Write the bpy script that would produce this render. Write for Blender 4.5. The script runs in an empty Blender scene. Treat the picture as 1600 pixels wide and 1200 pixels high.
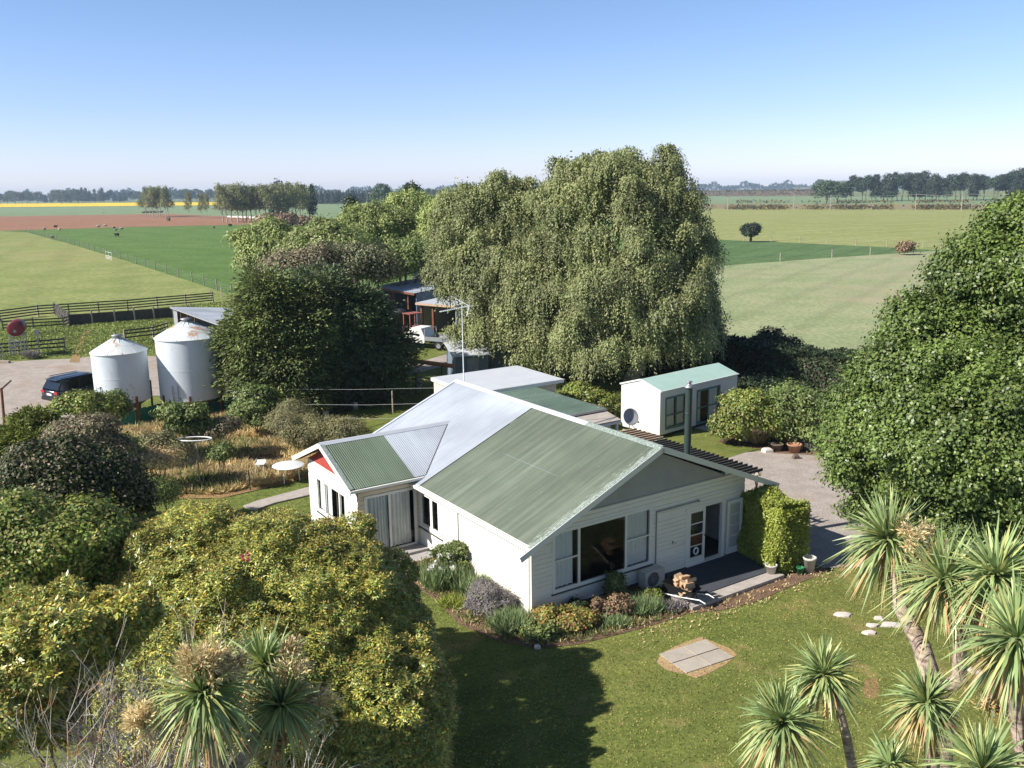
import bpy, math, random
import numpy as np
from mathutils import Vector, Matrix
random.seed(7)
C = bpy.context.scene.collection
PI = math.pi
# ------------------------------------------------------------------ camera
FPX, CAMZ = 1412.5, 13.0
PIT, ROL, YAW = math.radians(12.06), math.radians(-.817), math.radians(33.38)
_fw = np.array([0, math.cos(PIT), -math.sin(PIT)]); _up = np.array([0, math.sin(PIT), math.cos(PIT)]); _rt = np.array([1., 0, 0])
_r = math.cos(ROL)*_rt + math.sin(ROL)*_up; _u = -math.sin(ROL)*_rt + math.cos(ROL)*_up
_O = np.array([0, 0, CAMZ])
def _ray(x, y): return _r*(x-800) - _u*(y-600) + _fw*FPX
def at(x, y, z=0.0):                       # point at height z seen at photo position x, y
    d = _ray(x, y); return _O + d*((z-CAMZ)/d[2])
def far(x, y, dist):                       # point at a horizontal distance
    d = _ray(x, y); d = d/math.hypot(d[0], d[1]); return _O + d*dist
DX = np.array([math.cos(YAW), math.sin(YAW), 0]); DY = np.array([-math.sin(YAW), math.cos(YAW), 0])
C0 = at(831.8, 968)                        # near corner of the farmhouse
def HW(u, v, z=0.0): return C0 + DX*u + DY*v + np.array([0, 0, z])
cam_d = bpy.data.cameras.new('camera'); cam = bpy.data.objects.new('camera', cam_d); C.objects.link(cam)
m = Matrix.Identity(4)
for i in range(3): m[i][0], m[i][1], m[i][2], m[i][3] = _r[i], _u[i], -_fw[i], _O[i]
cam.matrix_world = m
cam_d.sensor_width = 36; cam_d.lens = 36*FPX/1600; cam_d.clip_start = .1; cam_d.clip_end = 30000
S = bpy.context.scene; S.camera = cam
# ------------------------------------------------------------------ light
EL = math.radians(38); SAZ = (-.940, -.340)
sunv = Vector((SAZ[0]*math.cos(EL), SAZ[1]*math.cos(EL), math.sin(EL))).normalized()
ld = bpy.data.lights.new('sun', 'SUN'); ld.energy = 5.0; ld.angle = math.radians(.55); ld.color = (1, .955, .88)
lo = bpy.data.objects.new('sun', ld); C.objects.link(lo); lo.rotation_euler = sunv.to_track_quat('Z', 'Y').to_euler()
W = bpy.data.worlds.new('World'); S.world = W; W.use_nodes = True
nt = W.node_tree; sky = nt.nodes.new('ShaderNodeTexSky'); sky.sky_type = 'NISHITA'; sky.sun_disc = False
sky.sun_elevation = EL; sky.sun_rotation = math.atan2(SAZ[0], SAZ[1]); sky.altitude = 0; sky.air_density = 1.0; sky.dust_density = .25; sky.ozone_density = 2.0
bg = nt.nodes['Background']; bg.inputs['Strength'].default_value = .08
_tc = nt.nodes.new('ShaderNodeTexCoord'); _sx = nt.nodes.new('ShaderNodeSeparateXYZ'); nt.links.new(_tc.outputs['Generated'], _sx.inputs[0])
_rp = nt.nodes.new('ShaderNodeValToRGB'); _e = _rp.color_ramp.elements; _e[0].position = 0; _e[0].color = (1.12, 1.14, 1.70, 1); _e[1].position = .5; _e[1].color = (.66, .68, .70, 1)
_q = _e.new(.08); _q.color = (.95, 1.01, 1.42, 1); _q = _e.new(.2); _q.color = (.88, .98, 1.20, 1)
_mx = nt.nodes.new('ShaderNodeMix'); _mx.data_type = 'RGBA'; _mx.blend_type = 'MULTIPLY'; _mx.inputs[0].default_value = 1
nt.links.new(_sx.outputs['Z'], _rp.inputs[0]); nt.links.new(sky.outputs[0], _mx.inputs[6]); nt.links.new(_rp.outputs[0], _mx.inputs[7]); nt.links.new(_mx.outputs[2], bg.inputs[0])
S.view_settings.view_transform = 'Standard'; S.view_settings.look = 'None'; S.view_settings.exposure = 0.74; S.view_settings.gamma = 1
cy = S.cycles; cy.max_bounces = 5; cy.diffuse_bounces = 3; cy.glossy_bounces = 3; cy.transmission_bounces = 4; cy.transparent_max_bounces = 12; cy.volume_bounces = 0
cy.use_denoising = True; cy.caustics_reflective = False; cy.caustics_refractive = False; cy.sample_clamp_indirect = 6
# ------------------------------------------------------------------ tagging
def tag(o, label=None, cat=None, group=None, kind=None):
    if label: o['label'] = label
    if cat: o['category'] = cat
    if group: o['group'] = group
    if kind: o['kind'] = kind
    return o
def empty(name, loc, rz=0.0, label=None, cat=None, group=None):
    o = bpy.data.objects.new(name, None); C.objects.link(o); o.location = [float(a) for a in loc]; o.rotation_euler = (0, 0, rz); o.empty_display_size = .3
    return tag(o, label, cat, group)
def copy_tree(o, parent=None):
    c = o.copy(); C.objects.link(c); c.parent = parent
    for ch in list(o.children): copy_tree(ch, c)
    return c
# ------------------------------------------------------------------ materials
def nmat(name):
    M = bpy.data.materials.new(name); M.use_nodes = True; n = M.node_tree.nodes; n.clear()
    out = n.new('ShaderNodeOutputMaterial'); return M, n, M.node_tree.links, out
def ramp(n, stops, interp='LINEAR'):
    r = n.new('ShaderNodeValToRGB'); r.color_ramp.interpolation = interp; e = r.color_ramp.elements
    while len(e) < len(stops): e.new(.5)
    for i, (p, c) in enumerate(stops): e[i].position = p; e[i].color = (*c, 1)
    return r
def coords(n, L, world=False, scale=(1, 1, 1)):
    if world: s = n.new('ShaderNodeNewGeometry').outputs['Position']
    else: s = n.new('ShaderNodeTexCoord').outputs['Object']
    mp = n.new('ShaderNodeMapping'); mp.inputs['Scale'].default_value = scale; L.new(s, mp.inputs[0]); return mp.outputs[0]
def noise(n, L, vec, scale, detail=4, rough=.6):
    t = n.new('ShaderNodeTexNoise'); t.inputs['Scale'].default_value = scale; t.inputs['Detail'].default_value = detail; t.inputs['Roughness'].default_value = rough
    L.new(vec, t.inputs['Vector']); return t.outputs['Fac']
def mix(n, L, fac, a, b, mode='MIX'):
    x = n.new('ShaderNodeMix'); x.data_type = 'RGBA'; x.blend_type = mode
    for k, v in ((0, fac), (6, a), (7, b)):
        if isinstance(v, (int, float)): x.inputs[k].default_value = v
        elif isinstance(v, tuple): x.inputs[k].default_value = (*v, 1)
        else: L.new(v, x.inputs[k])
    return x.outputs[2]
def princ(n, L, out, col, rough=.6, bump=None, bstr=.3, bdist=.02, metal=0, spec=.4):
    p = n.new('ShaderNodeBsdfPrincipled'); p.inputs['Roughness'].default_value = rough; p.inputs['Metallic'].default_value = metal
    p.inputs['Specular IOR Level'].default_value = spec
    if isinstance(col, tuple): p.inputs['Base Color'].default_value = (*col, 1)
    else: L.new(col, p.inputs['Base Color'])
    if bump is not None:
        b = n.new('ShaderNodeBump'); b.inputs['Strength'].default_value = bstr; b.inputs['Distance'].default_value = bdist
        L.new(bump, b.inputs['Height']); L.new(b.outputs[0], p.inputs['Normal'])
    L.new(p.outputs[0], out.inputs['Surface']); return p
def paint(name, c1, c2=None, rough=.55, sc=3.0, metal=0, scale=(1, 1, 1), lo_=.35, hi_=.7, fine=None, spec=.4, bstr=.15):
    c2 = c2 or tuple(x*.82 for x in c1)
    M, n, L, out = nmat(name); v = coords(n, L, False, scale); f = noise(n, L, v, sc, 6, .65)
    r = ramp(n, [(lo_, c1), (hi_, c2)]); L.new(f, r.inputs[0]); col = r.outputs[0]
    if fine:
        g = noise(n, L, v, fine[0], 3, .7); r2 = ramp(n, [(fine[1], (0, 0, 0)), (fine[2], (1, 1, 1))]); L.new(g, r2.inputs[0])
        col = mix(n, L, r2.outputs[0], col, fine[3])
    princ(n, L, out, col, rough, f, bstr, .01, metal, spec); return M
def field(name, a, b, c=None, s1=.02, s2=.35, s3=3.0, stretch=(1, 1, 1), bstr=.5, bdist=.08, rot=0.0, patch=None, tuft=None, lines=None):
    M, n, L, out = nmat(name); s = n.new('ShaderNodeNewGeometry').outputs['Position']
    mp = n.new('ShaderNodeMapping'); mp.inputs['Scale'].default_value = stretch; mp.inputs['Rotation'].default_value = (0, 0, rot); L.new(s, mp.inputs[0]); v = mp.outputs[0]
    f1 = noise(n, L, v, s1, 4, .6); f2 = noise(n, L, v, s2, 5, .65); f3 = noise(n, L, v, s3, 6, .75)
    r = ramp(n, [(.36, a), (.64, b)]); L.new(f1, r.inputs[0])
    r2 = ramp(n, [(.42, tuple(x*.78 for x in a)), (.58, c or b)]); L.new(f2, r2.inputs[0])
    col = mix(n, L, .45, r.outputs[0], r2.outputs[0])
    r3 = ramp(n, [(.3, (.55, .55, .55)), (.5, (1, 1, 1)), (.72, (1.5, 1.45, 1.35))]); L.new(f3, r3.inputs[0])
    col = mix(n, L, 1.0, col, r3.outputs[0], 'MULTIPLY')
    if patch:
        f4 = noise(n, L, v, patch[0], 4, .6); r4 = ramp(n, [(patch[1], (0, 0, 0)), (patch[2], (1, 1, 1))]); L.new(f4, r4.inputs[0])
        col = mix(n, L, r4.outputs[0], col, patch[3])
    if tuft:
        f5 = noise(n, L, v, tuft[0], 3, .8); r5 = ramp(n, [(tuft[1], (0, 0, 0)), (tuft[2], (1, 1, 1))]); L.new(f5, r5.inputs[0])
        col = mix(n, L, r5.outputs[0], col, tuft[3])
    if lines:                              # drill rows and wheel tracks
        mp2 = n.new('ShaderNodeMapping'); mp2.inputs['Rotation'].default_value = (0, 0, lines[1]); L.new(s, mp2.inputs[0]); w = n.new('ShaderNodeTexWave'); w.inputs['Scale'].default_value = lines[0]; w.inputs['Distortion'].default_value = 1.2; w.inputs['Detail'].default_value = 3; w.inputs['Detail Scale'].default_value = .6
        L.new(mp2.outputs[0], w.inputs[0]); rl = ramp(n, [(.0, (lines[2],)*3), (lines[3], (1, 1, 1))]); L.new(w.outputs[1], rl.inputs[0]); col = mix(n, L, 1.0, col, rl.outputs[0], 'MULTIPLY')
    princ(n, L, out, col, .95, f3, bstr, bdist, 0, .1); return M
def leafmat(name, cols, rough=.5, trans=.22, big=.35, bscale=.5, spec=.3):
    M, n, L, out = nmat(name); g = n.new('ShaderNodeNewGeometry')
    k = len(cols); r = ramp(n, [(i/k, c) for i, c in enumerate(cols)], 'CONSTANT'); L.new(g.outputs['Random Per Island'], r.inputs[0])
    f = noise(n, L, coords(n, L, True), bscale, 3, .6); r2 = ramp(n, [(.35, (1-big,)*3), (.65, (1+big*.6, 1+big*.6, 1+big*.3))]); L.new(f, r2.inputs[0])
    col = mix(n, L, 1.0, r.outputs[0], r2.outputs[0], 'MULTIPLY')
    p = n.new('ShaderNodeBsdfPrincipled'); p.inputs['Roughness'].default_value = rough; p.inputs['Specular IOR Level'].default_value = spec
    t = n.new('ShaderNodeBsdfTranslucent'); mx = n.new('ShaderNodeMixShader'); mx.inputs[0].default_value = trans
    L.new(col, p.inputs['Base Color']); L.new(col, t.inputs['Color']); L.new(p.outputs[0], mx.inputs[1]); L.new(t.outputs[0], mx.inputs[2]); L.new(mx.outputs[0], out.inputs[0]); return M
def glass(name, tint=(.95, .98, .98), trans=.95):
    M, n, L, out = nmat(name); t = n.new('ShaderNodeBsdfTransparent'); t.inputs[0].default_value = (*[x*trans for x in tint], 1)
    g = n.new('ShaderNodeBsdfGlossy'); g.inputs['Roughness'].default_value = .02; fr = n.new('ShaderNodeFresnel'); fr.inputs[0].default_value = 1.34
    mx = n.new('ShaderNodeMixShader'); L.new(fr.outputs[0], mx.inputs[0]); L.new(t.outputs[0], mx.inputs[1]); L.new(g.outputs[0], mx.inputs[2]); L.new(mx.outputs[0], out.inputs[0]); return M
def ironmat(name, base, light, dark, flake=None, rough=.45, spec=.5, along='u'):
    # painted corrugated iron: streaks run down the slope, worn flakes
    sc = (.25, 5, .25) if along == 'u' else (5, .25, .25)
    M, n, L, out = nmat(name); v = coords(n, L, False, sc); v0 = coords(n, L, False)
    f = noise(n, L, v, 1.0, 7, .7); r = ramp(n, [(.3, dark), (.5, base), (.72, light)]); L.new(f, r.inputs[0])
    f2 = noise(n, L, v0, .35, 3, .5); r2 = ramp(n, [(.35, (.82,)*3), (.65, (1.12,)*3)]); L.new(f2, r2.inputs[0])
    col = mix(n, L, 1.0, r.outputs[0], r2.outputs[0], 'MULTIPLY')
    vo = n.new('ShaderNodeTexVoronoi'); vo.inputs['Scale'].default_value = 2.3; L.new(v0, vo.inputs['Vector']); rv_ = ramp(n, [(.055, (.8, .8, .8)), (.085, (0, 0, 0))]); L.new(vo.outputs['Distance'], rv_.inputs[0]); col = mix(n, L, rv_.outputs[0], col, light)
    if flake:
        f3 = noise(n, L, coords(n, L, False, tuple(x*1.0 for x in ((1.2, 9, 1.2) if along == 'u' else (9, 1.2, 1.2)))), 2.2, 8, .8)
        r3 = ramp(n, [(flake[0], (0, 0, 0)), (flake[0]+.06, (1, 1, 1))]); L.new(f3, r3.inputs[0]); col = mix(n, L, r3.outputs[0], col, flake[1])
        if len(flake) > 2:       # paint worn off along the barge at the front edge
            sx = n.new('ShaderNodeSeparateXYZ'); L.new(v0, sx.inputs[0]); mr = n.new('ShaderNodeMapRange'); mr.inputs['From Min'].default_value = flake[2]; mr.inputs['From Max'].default_value = flake[3]
            mr.inputs['To Min'].default_value = .24; mr.inputs['To Max'].default_value = 0; L.new(sx.outputs['Y'], mr.inputs['Value'])
            ad = n.new('ShaderNodeMath'); ad.operation = 'ADD'; L.new(f3, ad.inputs[0]); L.new(mr.outputs[0], ad.inputs[1])
            r4 = ramp(n, [(.66, (0, 0, 0)), (.76, (1, 1, 1))]); L.new(ad.outputs[0], r4.inputs[0]); col = mix(n, L, r4.outputs[0], col, flake[1])
    princ(n, L, out, col, rough, None, 0, 0, 0, spec); return M
M = {}
M['white'] = paint('white_paint', (.78, .76, .72), (.70, .68, .63), .5, 1.2)
M['board'] = paint('weatherboard_paint', (.82, .78, .70), (.74, .70, .62), .55, 1.0, bstr=.05, fine=(2.2, .66, .80, (.62, .58, .50)))
M['cream'] = paint('cream_paint', (.72, .61, .46), (.64, .54, .41), .6, 1.2)
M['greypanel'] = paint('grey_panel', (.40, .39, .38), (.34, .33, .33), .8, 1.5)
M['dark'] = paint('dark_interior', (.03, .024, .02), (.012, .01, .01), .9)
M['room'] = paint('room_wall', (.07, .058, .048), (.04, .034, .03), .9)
M['red'] = paint('red_board', (.42, .06, .045), (.30, .045, .04), .7)
M['greyroof'] = ironmat('galvanised_iron', (.37, .40, .45), (.41, .44, .49), (.33, .36, .41), None, .7, .2)
M['greenroof'] = ironmat('green_worn_iron', (.135, .158, .118), (.19, .21, .165), (.095, .122, .095), (.72, (.34, .38, .33), -.35, .25), .6, .3)
M['greenroof2'] = ironmat('green_iron_plain', (.115, .155, .105), (.135, .175, .13), (.095, .13, .09), (.82, (.25, .28, .23)), .55, .35, 'v')
M['greyroof2'] = ironmat('galvanised_iron_wing', (.36, .39, .44), (.40, .43, .48), (.31, .34, .39), None, .6, .3, 'v')
M['greenroof3'] = ironmat('green_iron_back', (.11, .16, .125), (.17, .22, .18), (.08, .12, .10), (.60, (.45, .5, .46)), .5, .4)
M['ridge'] = paint('ridge_cap_iron', (.50, .52, .56), (.45, .47, .51), .6, 1)
M['flashgreen'] = paint('flashing_green', (.12, .16, .13), (.40, .44, .41), .6, 22, lo_=.42, hi_=.66)
M['glass'] = glass('window_glass')
M['curtain'] = paint('curtain_cloth', (.88, .88, .87), (.80, .81, .82), .9, 2)
M['sill'] = paint('green_sill', (.05, .07, .06), None, .6)
M['deck'] = paint('dark_deck', (.055, .06, .075), (.04, .045, .055), .85, 2)
M['step'] = paint('grey_step', (.36, .34, .33), (.30, .28, .27), .8, 3)
M['concrete'] = paint('concrete', (.42, .37, .33), (.32, .28, .25), .9, 3, fine=(4, .55, .75, (.27, .24, .20)))
M['wornearth'] = field('worn_earth', (.42, .27, .15), (.48, .33, .19), (.33, .27, .12), .6, 3, 16, bstr=.8, bdist=.03)
M['roadside'] = field('roadside_earth', (.24, .19, .11), (.28, .23, .13), (.17, .17, .07), .01, .06, .5)
M['slab'] = paint('paving_slab', (.42, .37, .31), (.32, .28, .23), .9, 2, fine=(3, .58, .75, (.30, .27, .22)))
M['found'] = paint('foundation', (.14, .13, .14), None, .9)
M['metal'] = paint('grey_metal', (.40, .41, .42), (.3, .3, .31), .4, 4, .6)
M['silo'] = paint('silo_steel', (.62, .66, .70), (.52, .57, .62), .55, .9, 0, (1, 1, .6), fine=(1.6, .64, .80, (.26, .20, .15)))
M['silocone'] = paint('silo_cone', (.55, .62, .66), (.64, .64, .60), .55, 1.5, 0, fine=(1.1, .56, .68, (.45, .27, .17)))
M['rust'] = paint('rusty_steel', (.20, .07, .035), (.10, .045, .03), .85, 6)
M['darksteel'] = paint('dark_steel', (.03, .03, .035), (.06, .04, .035), .6, 6)
M['hopper'] = paint('hopper_steel', (.20, .21, .19), (.12, .12, .10), .6, 3)
M['carpaint'] = paint('navy_car_paint', (.012, .018, .032), (.015, .02, .036), .22, 1, 0, spec=.8)
M['carglass'] = paint('tinted_car_glass', (.008, .01, .012), None, .06, 1, spec=.9)
M['tyre'] = paint('tyre_rubber', (.018, .018, .018), None, .9)
M['redlight'] = paint('red_lamp', (.45, .02, .02), None, .3)
M['wood'] = paint('weathered_wood', (.20, .16, .12), (.12, .10, .08), .9, 3, 0, (1, 1, 6))
M['woodlight'] = paint('pale_post_wood', (.42, .36, .28), (.27, .22, .17), .9, 4)
M['raildark'] = paint('dark_rail_wood', (.055, .05, .045), (.09, .08, .07), .9, 3)
M['orangewood'] = paint('orange_timber', (.46, .33, .22), (.38, .26, .17), .8, 3)
M['firewood'] = paint('split_firewood', (.55, .38, .24), (.45, .29, .17), .9, 8)
M['bark'] = paint('brown_bark', (.15, .11, .08), (.08, .06, .045), .95, 5, bstr=.5)
M['palebark'] = paint('pale_birch_bark', (.52, .48, .42), (.24, .20, .17), .9, 4, lo_=.4, hi_=.6)
M['cbark'] = paint('cabbage_tree_bark', (.42, .33, .26), (.15, .11, .085), .95, 7, 0, (1, 1, 2.2), .42, .60, bstr=1)
M['twig'] = paint('lichened_twig', (.46, .42, .38), (.48, .23, .07), .9, 2.5, lo_=.5, hi_=.66)
M['redtank'] = paint('red_tank_paint', (.17, .018, .022), (.12, .014, .018), .45, 2, fine=(3, .62, .75, (.35, .16, .09)))
M['orange'] = paint('faded_orange_paint', (.48, .22, .07), (.30, .13, .06), .7, 4)
M['tractorred'] = paint('faded_red_paint', (.30, .07, .05), (.24, .12, .09), .6, 4)
M['cabin'] = paint('cabin_wall', (.66, .63, .60), (.60, .57, .54), .6, .8, bstr=.05)
M['cabinroof'] = paint('aqua_iron', (.36, .50, .44), (.31, .45, .40), .6, 1.0, fine=(2.6, .62, .72, (.45, .56, .52)))
M['teal'] = paint('teal_joinery', (.09, .20, .18), None, .5)
M['shediron'] = paint('blue_grey_shed_iron', (.17, .21, .26), (.12, .16, .20), .6, 2)
M['fluegreen'] = paint('dark_green_flue', (.028, .05, .045), (.035, .045, .042), .4, 2, spec=.5)
M['dish'] = paint('grey_dish', (.33, .33, .35), (.25, .25, .27), .6, 3)
M['net'] = paint('green_shade_net', (.01, .16, .10), (.02, .10, .07), .8, 5)
M['plastic'] = paint('white_plastic', (.82, .82, .80), None, .5)
M['potwhite'] = paint('pale_pot', (.60, .56, .50), (.45, .42, .38), .8, 5)
M['potgreen'] = paint('green_bucket', (.02, .16, .06), None, .5)
M['terra'] = paint('terracotta', (.42, .22, .12), (.30, .17, .10), .8, 4)
M['black'] = paint('black_plastic', (.015, .015, .016), None, .6)
M['stone'] = paint('pale_stone', (.62, .56, .50), (.48, .42, .38), .9, 4)
M['wool'] = paint('sheep_wool', (.40, .34, .25), (.30, .25, .18), .95, 6)
M['blackcoat'] = paint('black_coat', (.02, .018, .016), None, .9)
M['ochre'] = paint('gorse_orange', (.35, .22, .05), None, .9)
# leaf colours
L_ = lambda *a: [tuple(c) for c in a]
M['l_birch'] = leafmat('birch_leaf', L_((0.247, 0.279, 0.110), (0.289, 0.310, 0.131), (0.197, 0.240, 0.095), (0.339, 0.342, 0.162), (0.231, 0.247, 0.117)), .5, .25, .3, .35)
M['l_willow'] = leafmat('willow_leaf', L_((0.299, 0.351, 0.114), (0.351, 0.412, 0.131), (0.229, 0.299, 0.088), (0.386, 0.412, 0.176)), .5, .28, .35, .25)
M['l_spruce'] = leafmat('spruce_leaf', L_((0.132, 0.173, 0.061), (0.188, 0.237, 0.076), (0.278, 0.302, 0.098), (0.104, 0.142, 0.055)), .55, .1, .3, .5)
M['l_dark'] = leafmat('dark_evergreen_leaf', L_((0.025, 0.044, 0.020), (0.037, 0.056, 0.025), (0.056, 0.075, 0.035)), .5, .1, .3, .5)
M['l_fir'] = leafmat('dark_fir_leaf', L_((0.096, 0.139, 0.061), (0.131, 0.174, 0.078), (0.078, 0.113, 0.052), (0.192, 0.209, 0.104)), .55, .1, .3, .5)
M['l_bloss'] = leafmat('blossom_leaf', L_((.14, .17, .07), (.17, .20, .09), (.12, .14, .06), (.45, .43, .28), (.20, .16, .10)), .5, .15, .3, .5)
M['l_thorn'] = leafmat('dull_thorn_leaf', L_((.20, .17, .10), (.24, .18, .12), (.17, .17, .09), (.28, .22, .16), (.13, .14, .07)), .6, .15, .3, .5)
M['l_oak'] = leafmat('oak_leaf', L_((0.125, 0.180, 0.042), (0.149, 0.216, 0.048), (0.100, 0.147, 0.035), (0.191, 0.241, 0.064), (0.083, 0.121, 0.034)), .42, .2, .3, .45, .4)
M['l_rhodo'] = leafmat('rhododendron_leaf', L_((0.376, 0.404, 0.095), (0.507, 0.501, 0.119), (0.242, 0.307, 0.074), (0.751, 0.633, 0.136), (0.310, 0.384, 0.119), (0.176, 0.231, 0.067)), .38, .14, .25, .8, .5)
M['l_rhodotip'] = leafmat('rhododendron_tip', L_((0.464, 0.338, 0.097), (0.392, 0.356, 0.097), (0.535, 0.356, 0.147), (0.320, 0.320, 0.097)), .45, .2, .25, .8)
M['l_camellia'] = leafmat('camellia_leaf', L_((0.039, 0.057, 0.020), (0.056, 0.071, 0.024), (0.078, 0.093, 0.034), (0.032, 0.043, 0.018), (0.253, 0.201, 0.147)), .5, .08, .3, .8, .15)
M['l_yellow'] = leafmat('yellow_green_leaf', L_((0.251, 0.314, 0.060), (0.302, 0.329, 0.081), (0.163, 0.239, 0.054), (0.352, 0.299, 0.108), (0.125, 0.179, 0.048)), .45, .2, .3, .8)
M['l_lime'] = leafmat('lime_leaf', L_((0.269, 0.323, 0.053), (0.336, 0.380, 0.074), (0.224, 0.275, 0.047), (0.371, 0.389, 0.094)), .45, .2, .15, 1.2)
M['l_brown'] = leafmat('bronze_leaf', L_((0.238, 0.140, 0.084), (0.308, 0.196, 0.126), (0.168, 0.140, 0.070), (0.140, 0.105, 0.063), (0.364, 0.224, 0.140)), .5, .15, .3, 1)
M['l_conif'] = leafmat('cypress_leaf', L_((0.144, 0.182, 0.035), (0.211, 0.240, 0.042), (0.096, 0.134, 0.031), (0.269, 0.278, 0.058)), .6, .1, .35, 1.1)
M['l_mid'] = leafmat('garden_leaf', L_((0.144, 0.202, 0.058), (0.187, 0.246, 0.072), (0.116, 0.159, 0.051), (0.246, 0.274, 0.102)), .5, .2, .3, 1)
M['l_olive'] = leafmat('olive_broom', L_((0.209, 0.209, 0.097), (0.258, 0.241, 0.113), (0.161, 0.161, 0.081), (0.306, 0.274, 0.145)), .6, .15, .3, 1)
M['l_grey'] = leafmat('grey_lavender', L_((0.221, 0.195, 0.195), (0.260, 0.221, 0.247), (0.182, 0.195, 0.117), (0.325, 0.286, 0.338)), .7, .15, .3, 2)
M['l_poplar'] = leafmat('poplar_leaf', L_((0.237, 0.250, 0.112), (0.275, 0.263, 0.125), (0.188, 0.213, 0.094), (0.163, 0.200, 0.081)), .6, .3, .3, .1)
M['l_pine'] = leafmat('pine_leaf', L_((0.039, 0.058, 0.036), (0.058, 0.078, 0.046), (0.026, 0.042, 0.026)), .7, .1, .3, .1)
M['l_fargreen'] = leafmat('far_leaf', L_((0.070, 0.105, 0.049), (0.098, 0.133, 0.063), (0.049, 0.077, 0.042)), .7, .15, .3, .05)
M['l_dry'] = leafmat('dry_weed', L_((0.809, 0.607, 0.334), (0.706, 0.497, 0.255), (0.606, 0.458, 0.255), (0.818, 0.697, 0.430), (0.336, 0.367, 0.158), (0.471, 0.314, 0.175)), .8, .25, .3, .4)
M['l_cord'] = leafmat('cabbage_tree_leaf', L_((0.261, 0.348, 0.141), (0.307, 0.406, 0.166), (0.215, 0.292, 0.114), (0.385, 0.454, 0.191), (0.460, 0.470, 0.178)), .42, .15, .12, 1, .45)
M['l_cordold'] = leafmat('cabbage_tree_old_leaf', L_((0.504, 0.324, 0.144), (0.432, 0.252, 0.120), (0.360, 0.300, 0.120), (0.540, 0.396, 0.216)), .6, .15, .2, 2)
M['l_cordflower'] = leafmat('cabbage_tree_flower', L_((0.812, 0.683, 0.390), (0.683, 0.537, 0.277), (0.894, 0.747, 0.471), (0.537, 0.390, 0.195)), .8, .25, .2, 2)
M['l_white'] = leafmat('white_petal', L_((.80, .78, .74), (.7, .68, .66)), .6, .3, .1, 2)
M['l_strap'] = leafmat('strap_leaf', L_((0.195, 0.273, 0.104), (0.247, 0.325, 0.156), (0.156, 0.221, 0.091), (0.325, 0.377, 0.208)), .5, .2, .2, 2)
M['l_gorse'] = leafmat('roadside_gorse', L_((0.081, 0.068, 0.038), (0.108, 0.083, 0.045), (0.047, 0.056, 0.022), (0.202, 0.135, 0.022), (0.068, 0.075, 0.038)), .8, .1, .3, .05)
M['l_redtip'] = leafmat('red_tipped_leaf', L_((0.230, 0.253, 0.057), (0.287, 0.287, 0.069), (0.368, 0.138, 0.069), (0.172, 0.207, 0.052), (0.414, 0.287, 0.092)), .45, .2, .2, 2)
# ground
M['ground'] = field('plain_ground', (0.132, 0.172, 0.063), (0.184, 0.201, 0.081), None, .002, .02, .5)
M['lawn'] = field('lawn_grass', (0.118, 0.151, 0.034), (0.174, 0.185, 0.052), (0.162, 0.185, 0.047), .12, .9, 9.0, patch=(.55, .57, .74, (0.302, 0.230, 0.095)), bstr=.7, bdist=.05, tuft=(30, .62, .74, (0.224, 0.224, 0.078)), lines=(.35, 1.2, .93, .5))
M['yardgrass'] = field('yard_grass', (0.144, 0.186, 0.042), (0.204, 0.228, 0.066), (0.192, 0.216, 0.060), .12, .6, 3.5, bstr=.9, bdist=.2)
M['pasturel'] = field('light_pasture', (0.201, 0.244, 0.073), (0.238, 0.268, 0.091), (0.256, 0.256, 0.104), .015, .12, 1.2, bstr=.6, bdist=.15, patch=(.012, .55, .72, (0.293, 0.256, 0.116)), lines=(.025, -.4, .93, .4))
M['pastured'] = field('green_pasture', (0.090, 0.162, 0.038), (0.114, 0.186, 0.048), (0.120, 0.180, 0.054), .01, .1, 1.0, bstr=.6, bdist=.12, lines=(.02, -.6, .93, .4))
M['tilled'] = field('brown_field', (0.270, 0.132, 0.081), (0.310, 0.161, 0.098), (0.287, 0.172, 0.098), .008, .05, .4, stretch=(1, 3, 1), lines=(.04, .1, .90, .4))
M['tealfield'] = field('teal_crop', (0.162, 0.230, 0.115), (0.203, 0.257, 0.135), None, .006, .03, .3, stretch=(1, 3, 1))
M['canola'] = field('yellow_crop', (.80, .56, .02), (.75, .50, .02), None, .01, .05, .3)
M['palefield'] = field('pale_crop', (0.247, 0.293, 0.144), (0.282, 0.316, 0.172), (0.310, 0.293, 0.178), .02, .15, 2.2, bstr=.5, bdist=.08, patch=(.03, .52, .75, (0.345, 0.287, 0.184)), lines=(.045, .55, .90, .25))
M['darkcrop'] = field('dark_crop', (0.086, 0.144, 0.052), (0.103, 0.167, 0.063), None, .02, .1, 1, lines=(.05, .55, .88, .3))
M['olivefield'] = field('olive_field', (0.246, 0.270, 0.090), (0.282, 0.288, 0.102), (0.264, 0.276, 0.120), .006, .05, .5, stretch=(1, 2, 1), lines=(.03, .9, .92, .3))
M['gravel'] = field('gravel', (.33, .285, .25), (.40, .35, .31), (.37, .32, .29), .15, 1.2, 14, bstr=.6, bdist=.03, patch=(.25, .56, .74, (.30, .215, .155)), tuft=(22, .60, .72, (.20, .17, .15)))
M['soil'] = field('garden_soil', (.17, .105, .07), (.24, .155, .105), None, .5, 3, 18, bstr=1, bdist=.06, tuft=(20, .62, .7, (.42, .34, .27)))
M['dryground'] = field('dry_ground', (0.351, 0.213, 0.103), (0.442, 0.288, 0.138), (0.221, 0.200, 0.081), .4, 2, 12, bstr=1, bdist=.1)
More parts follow.
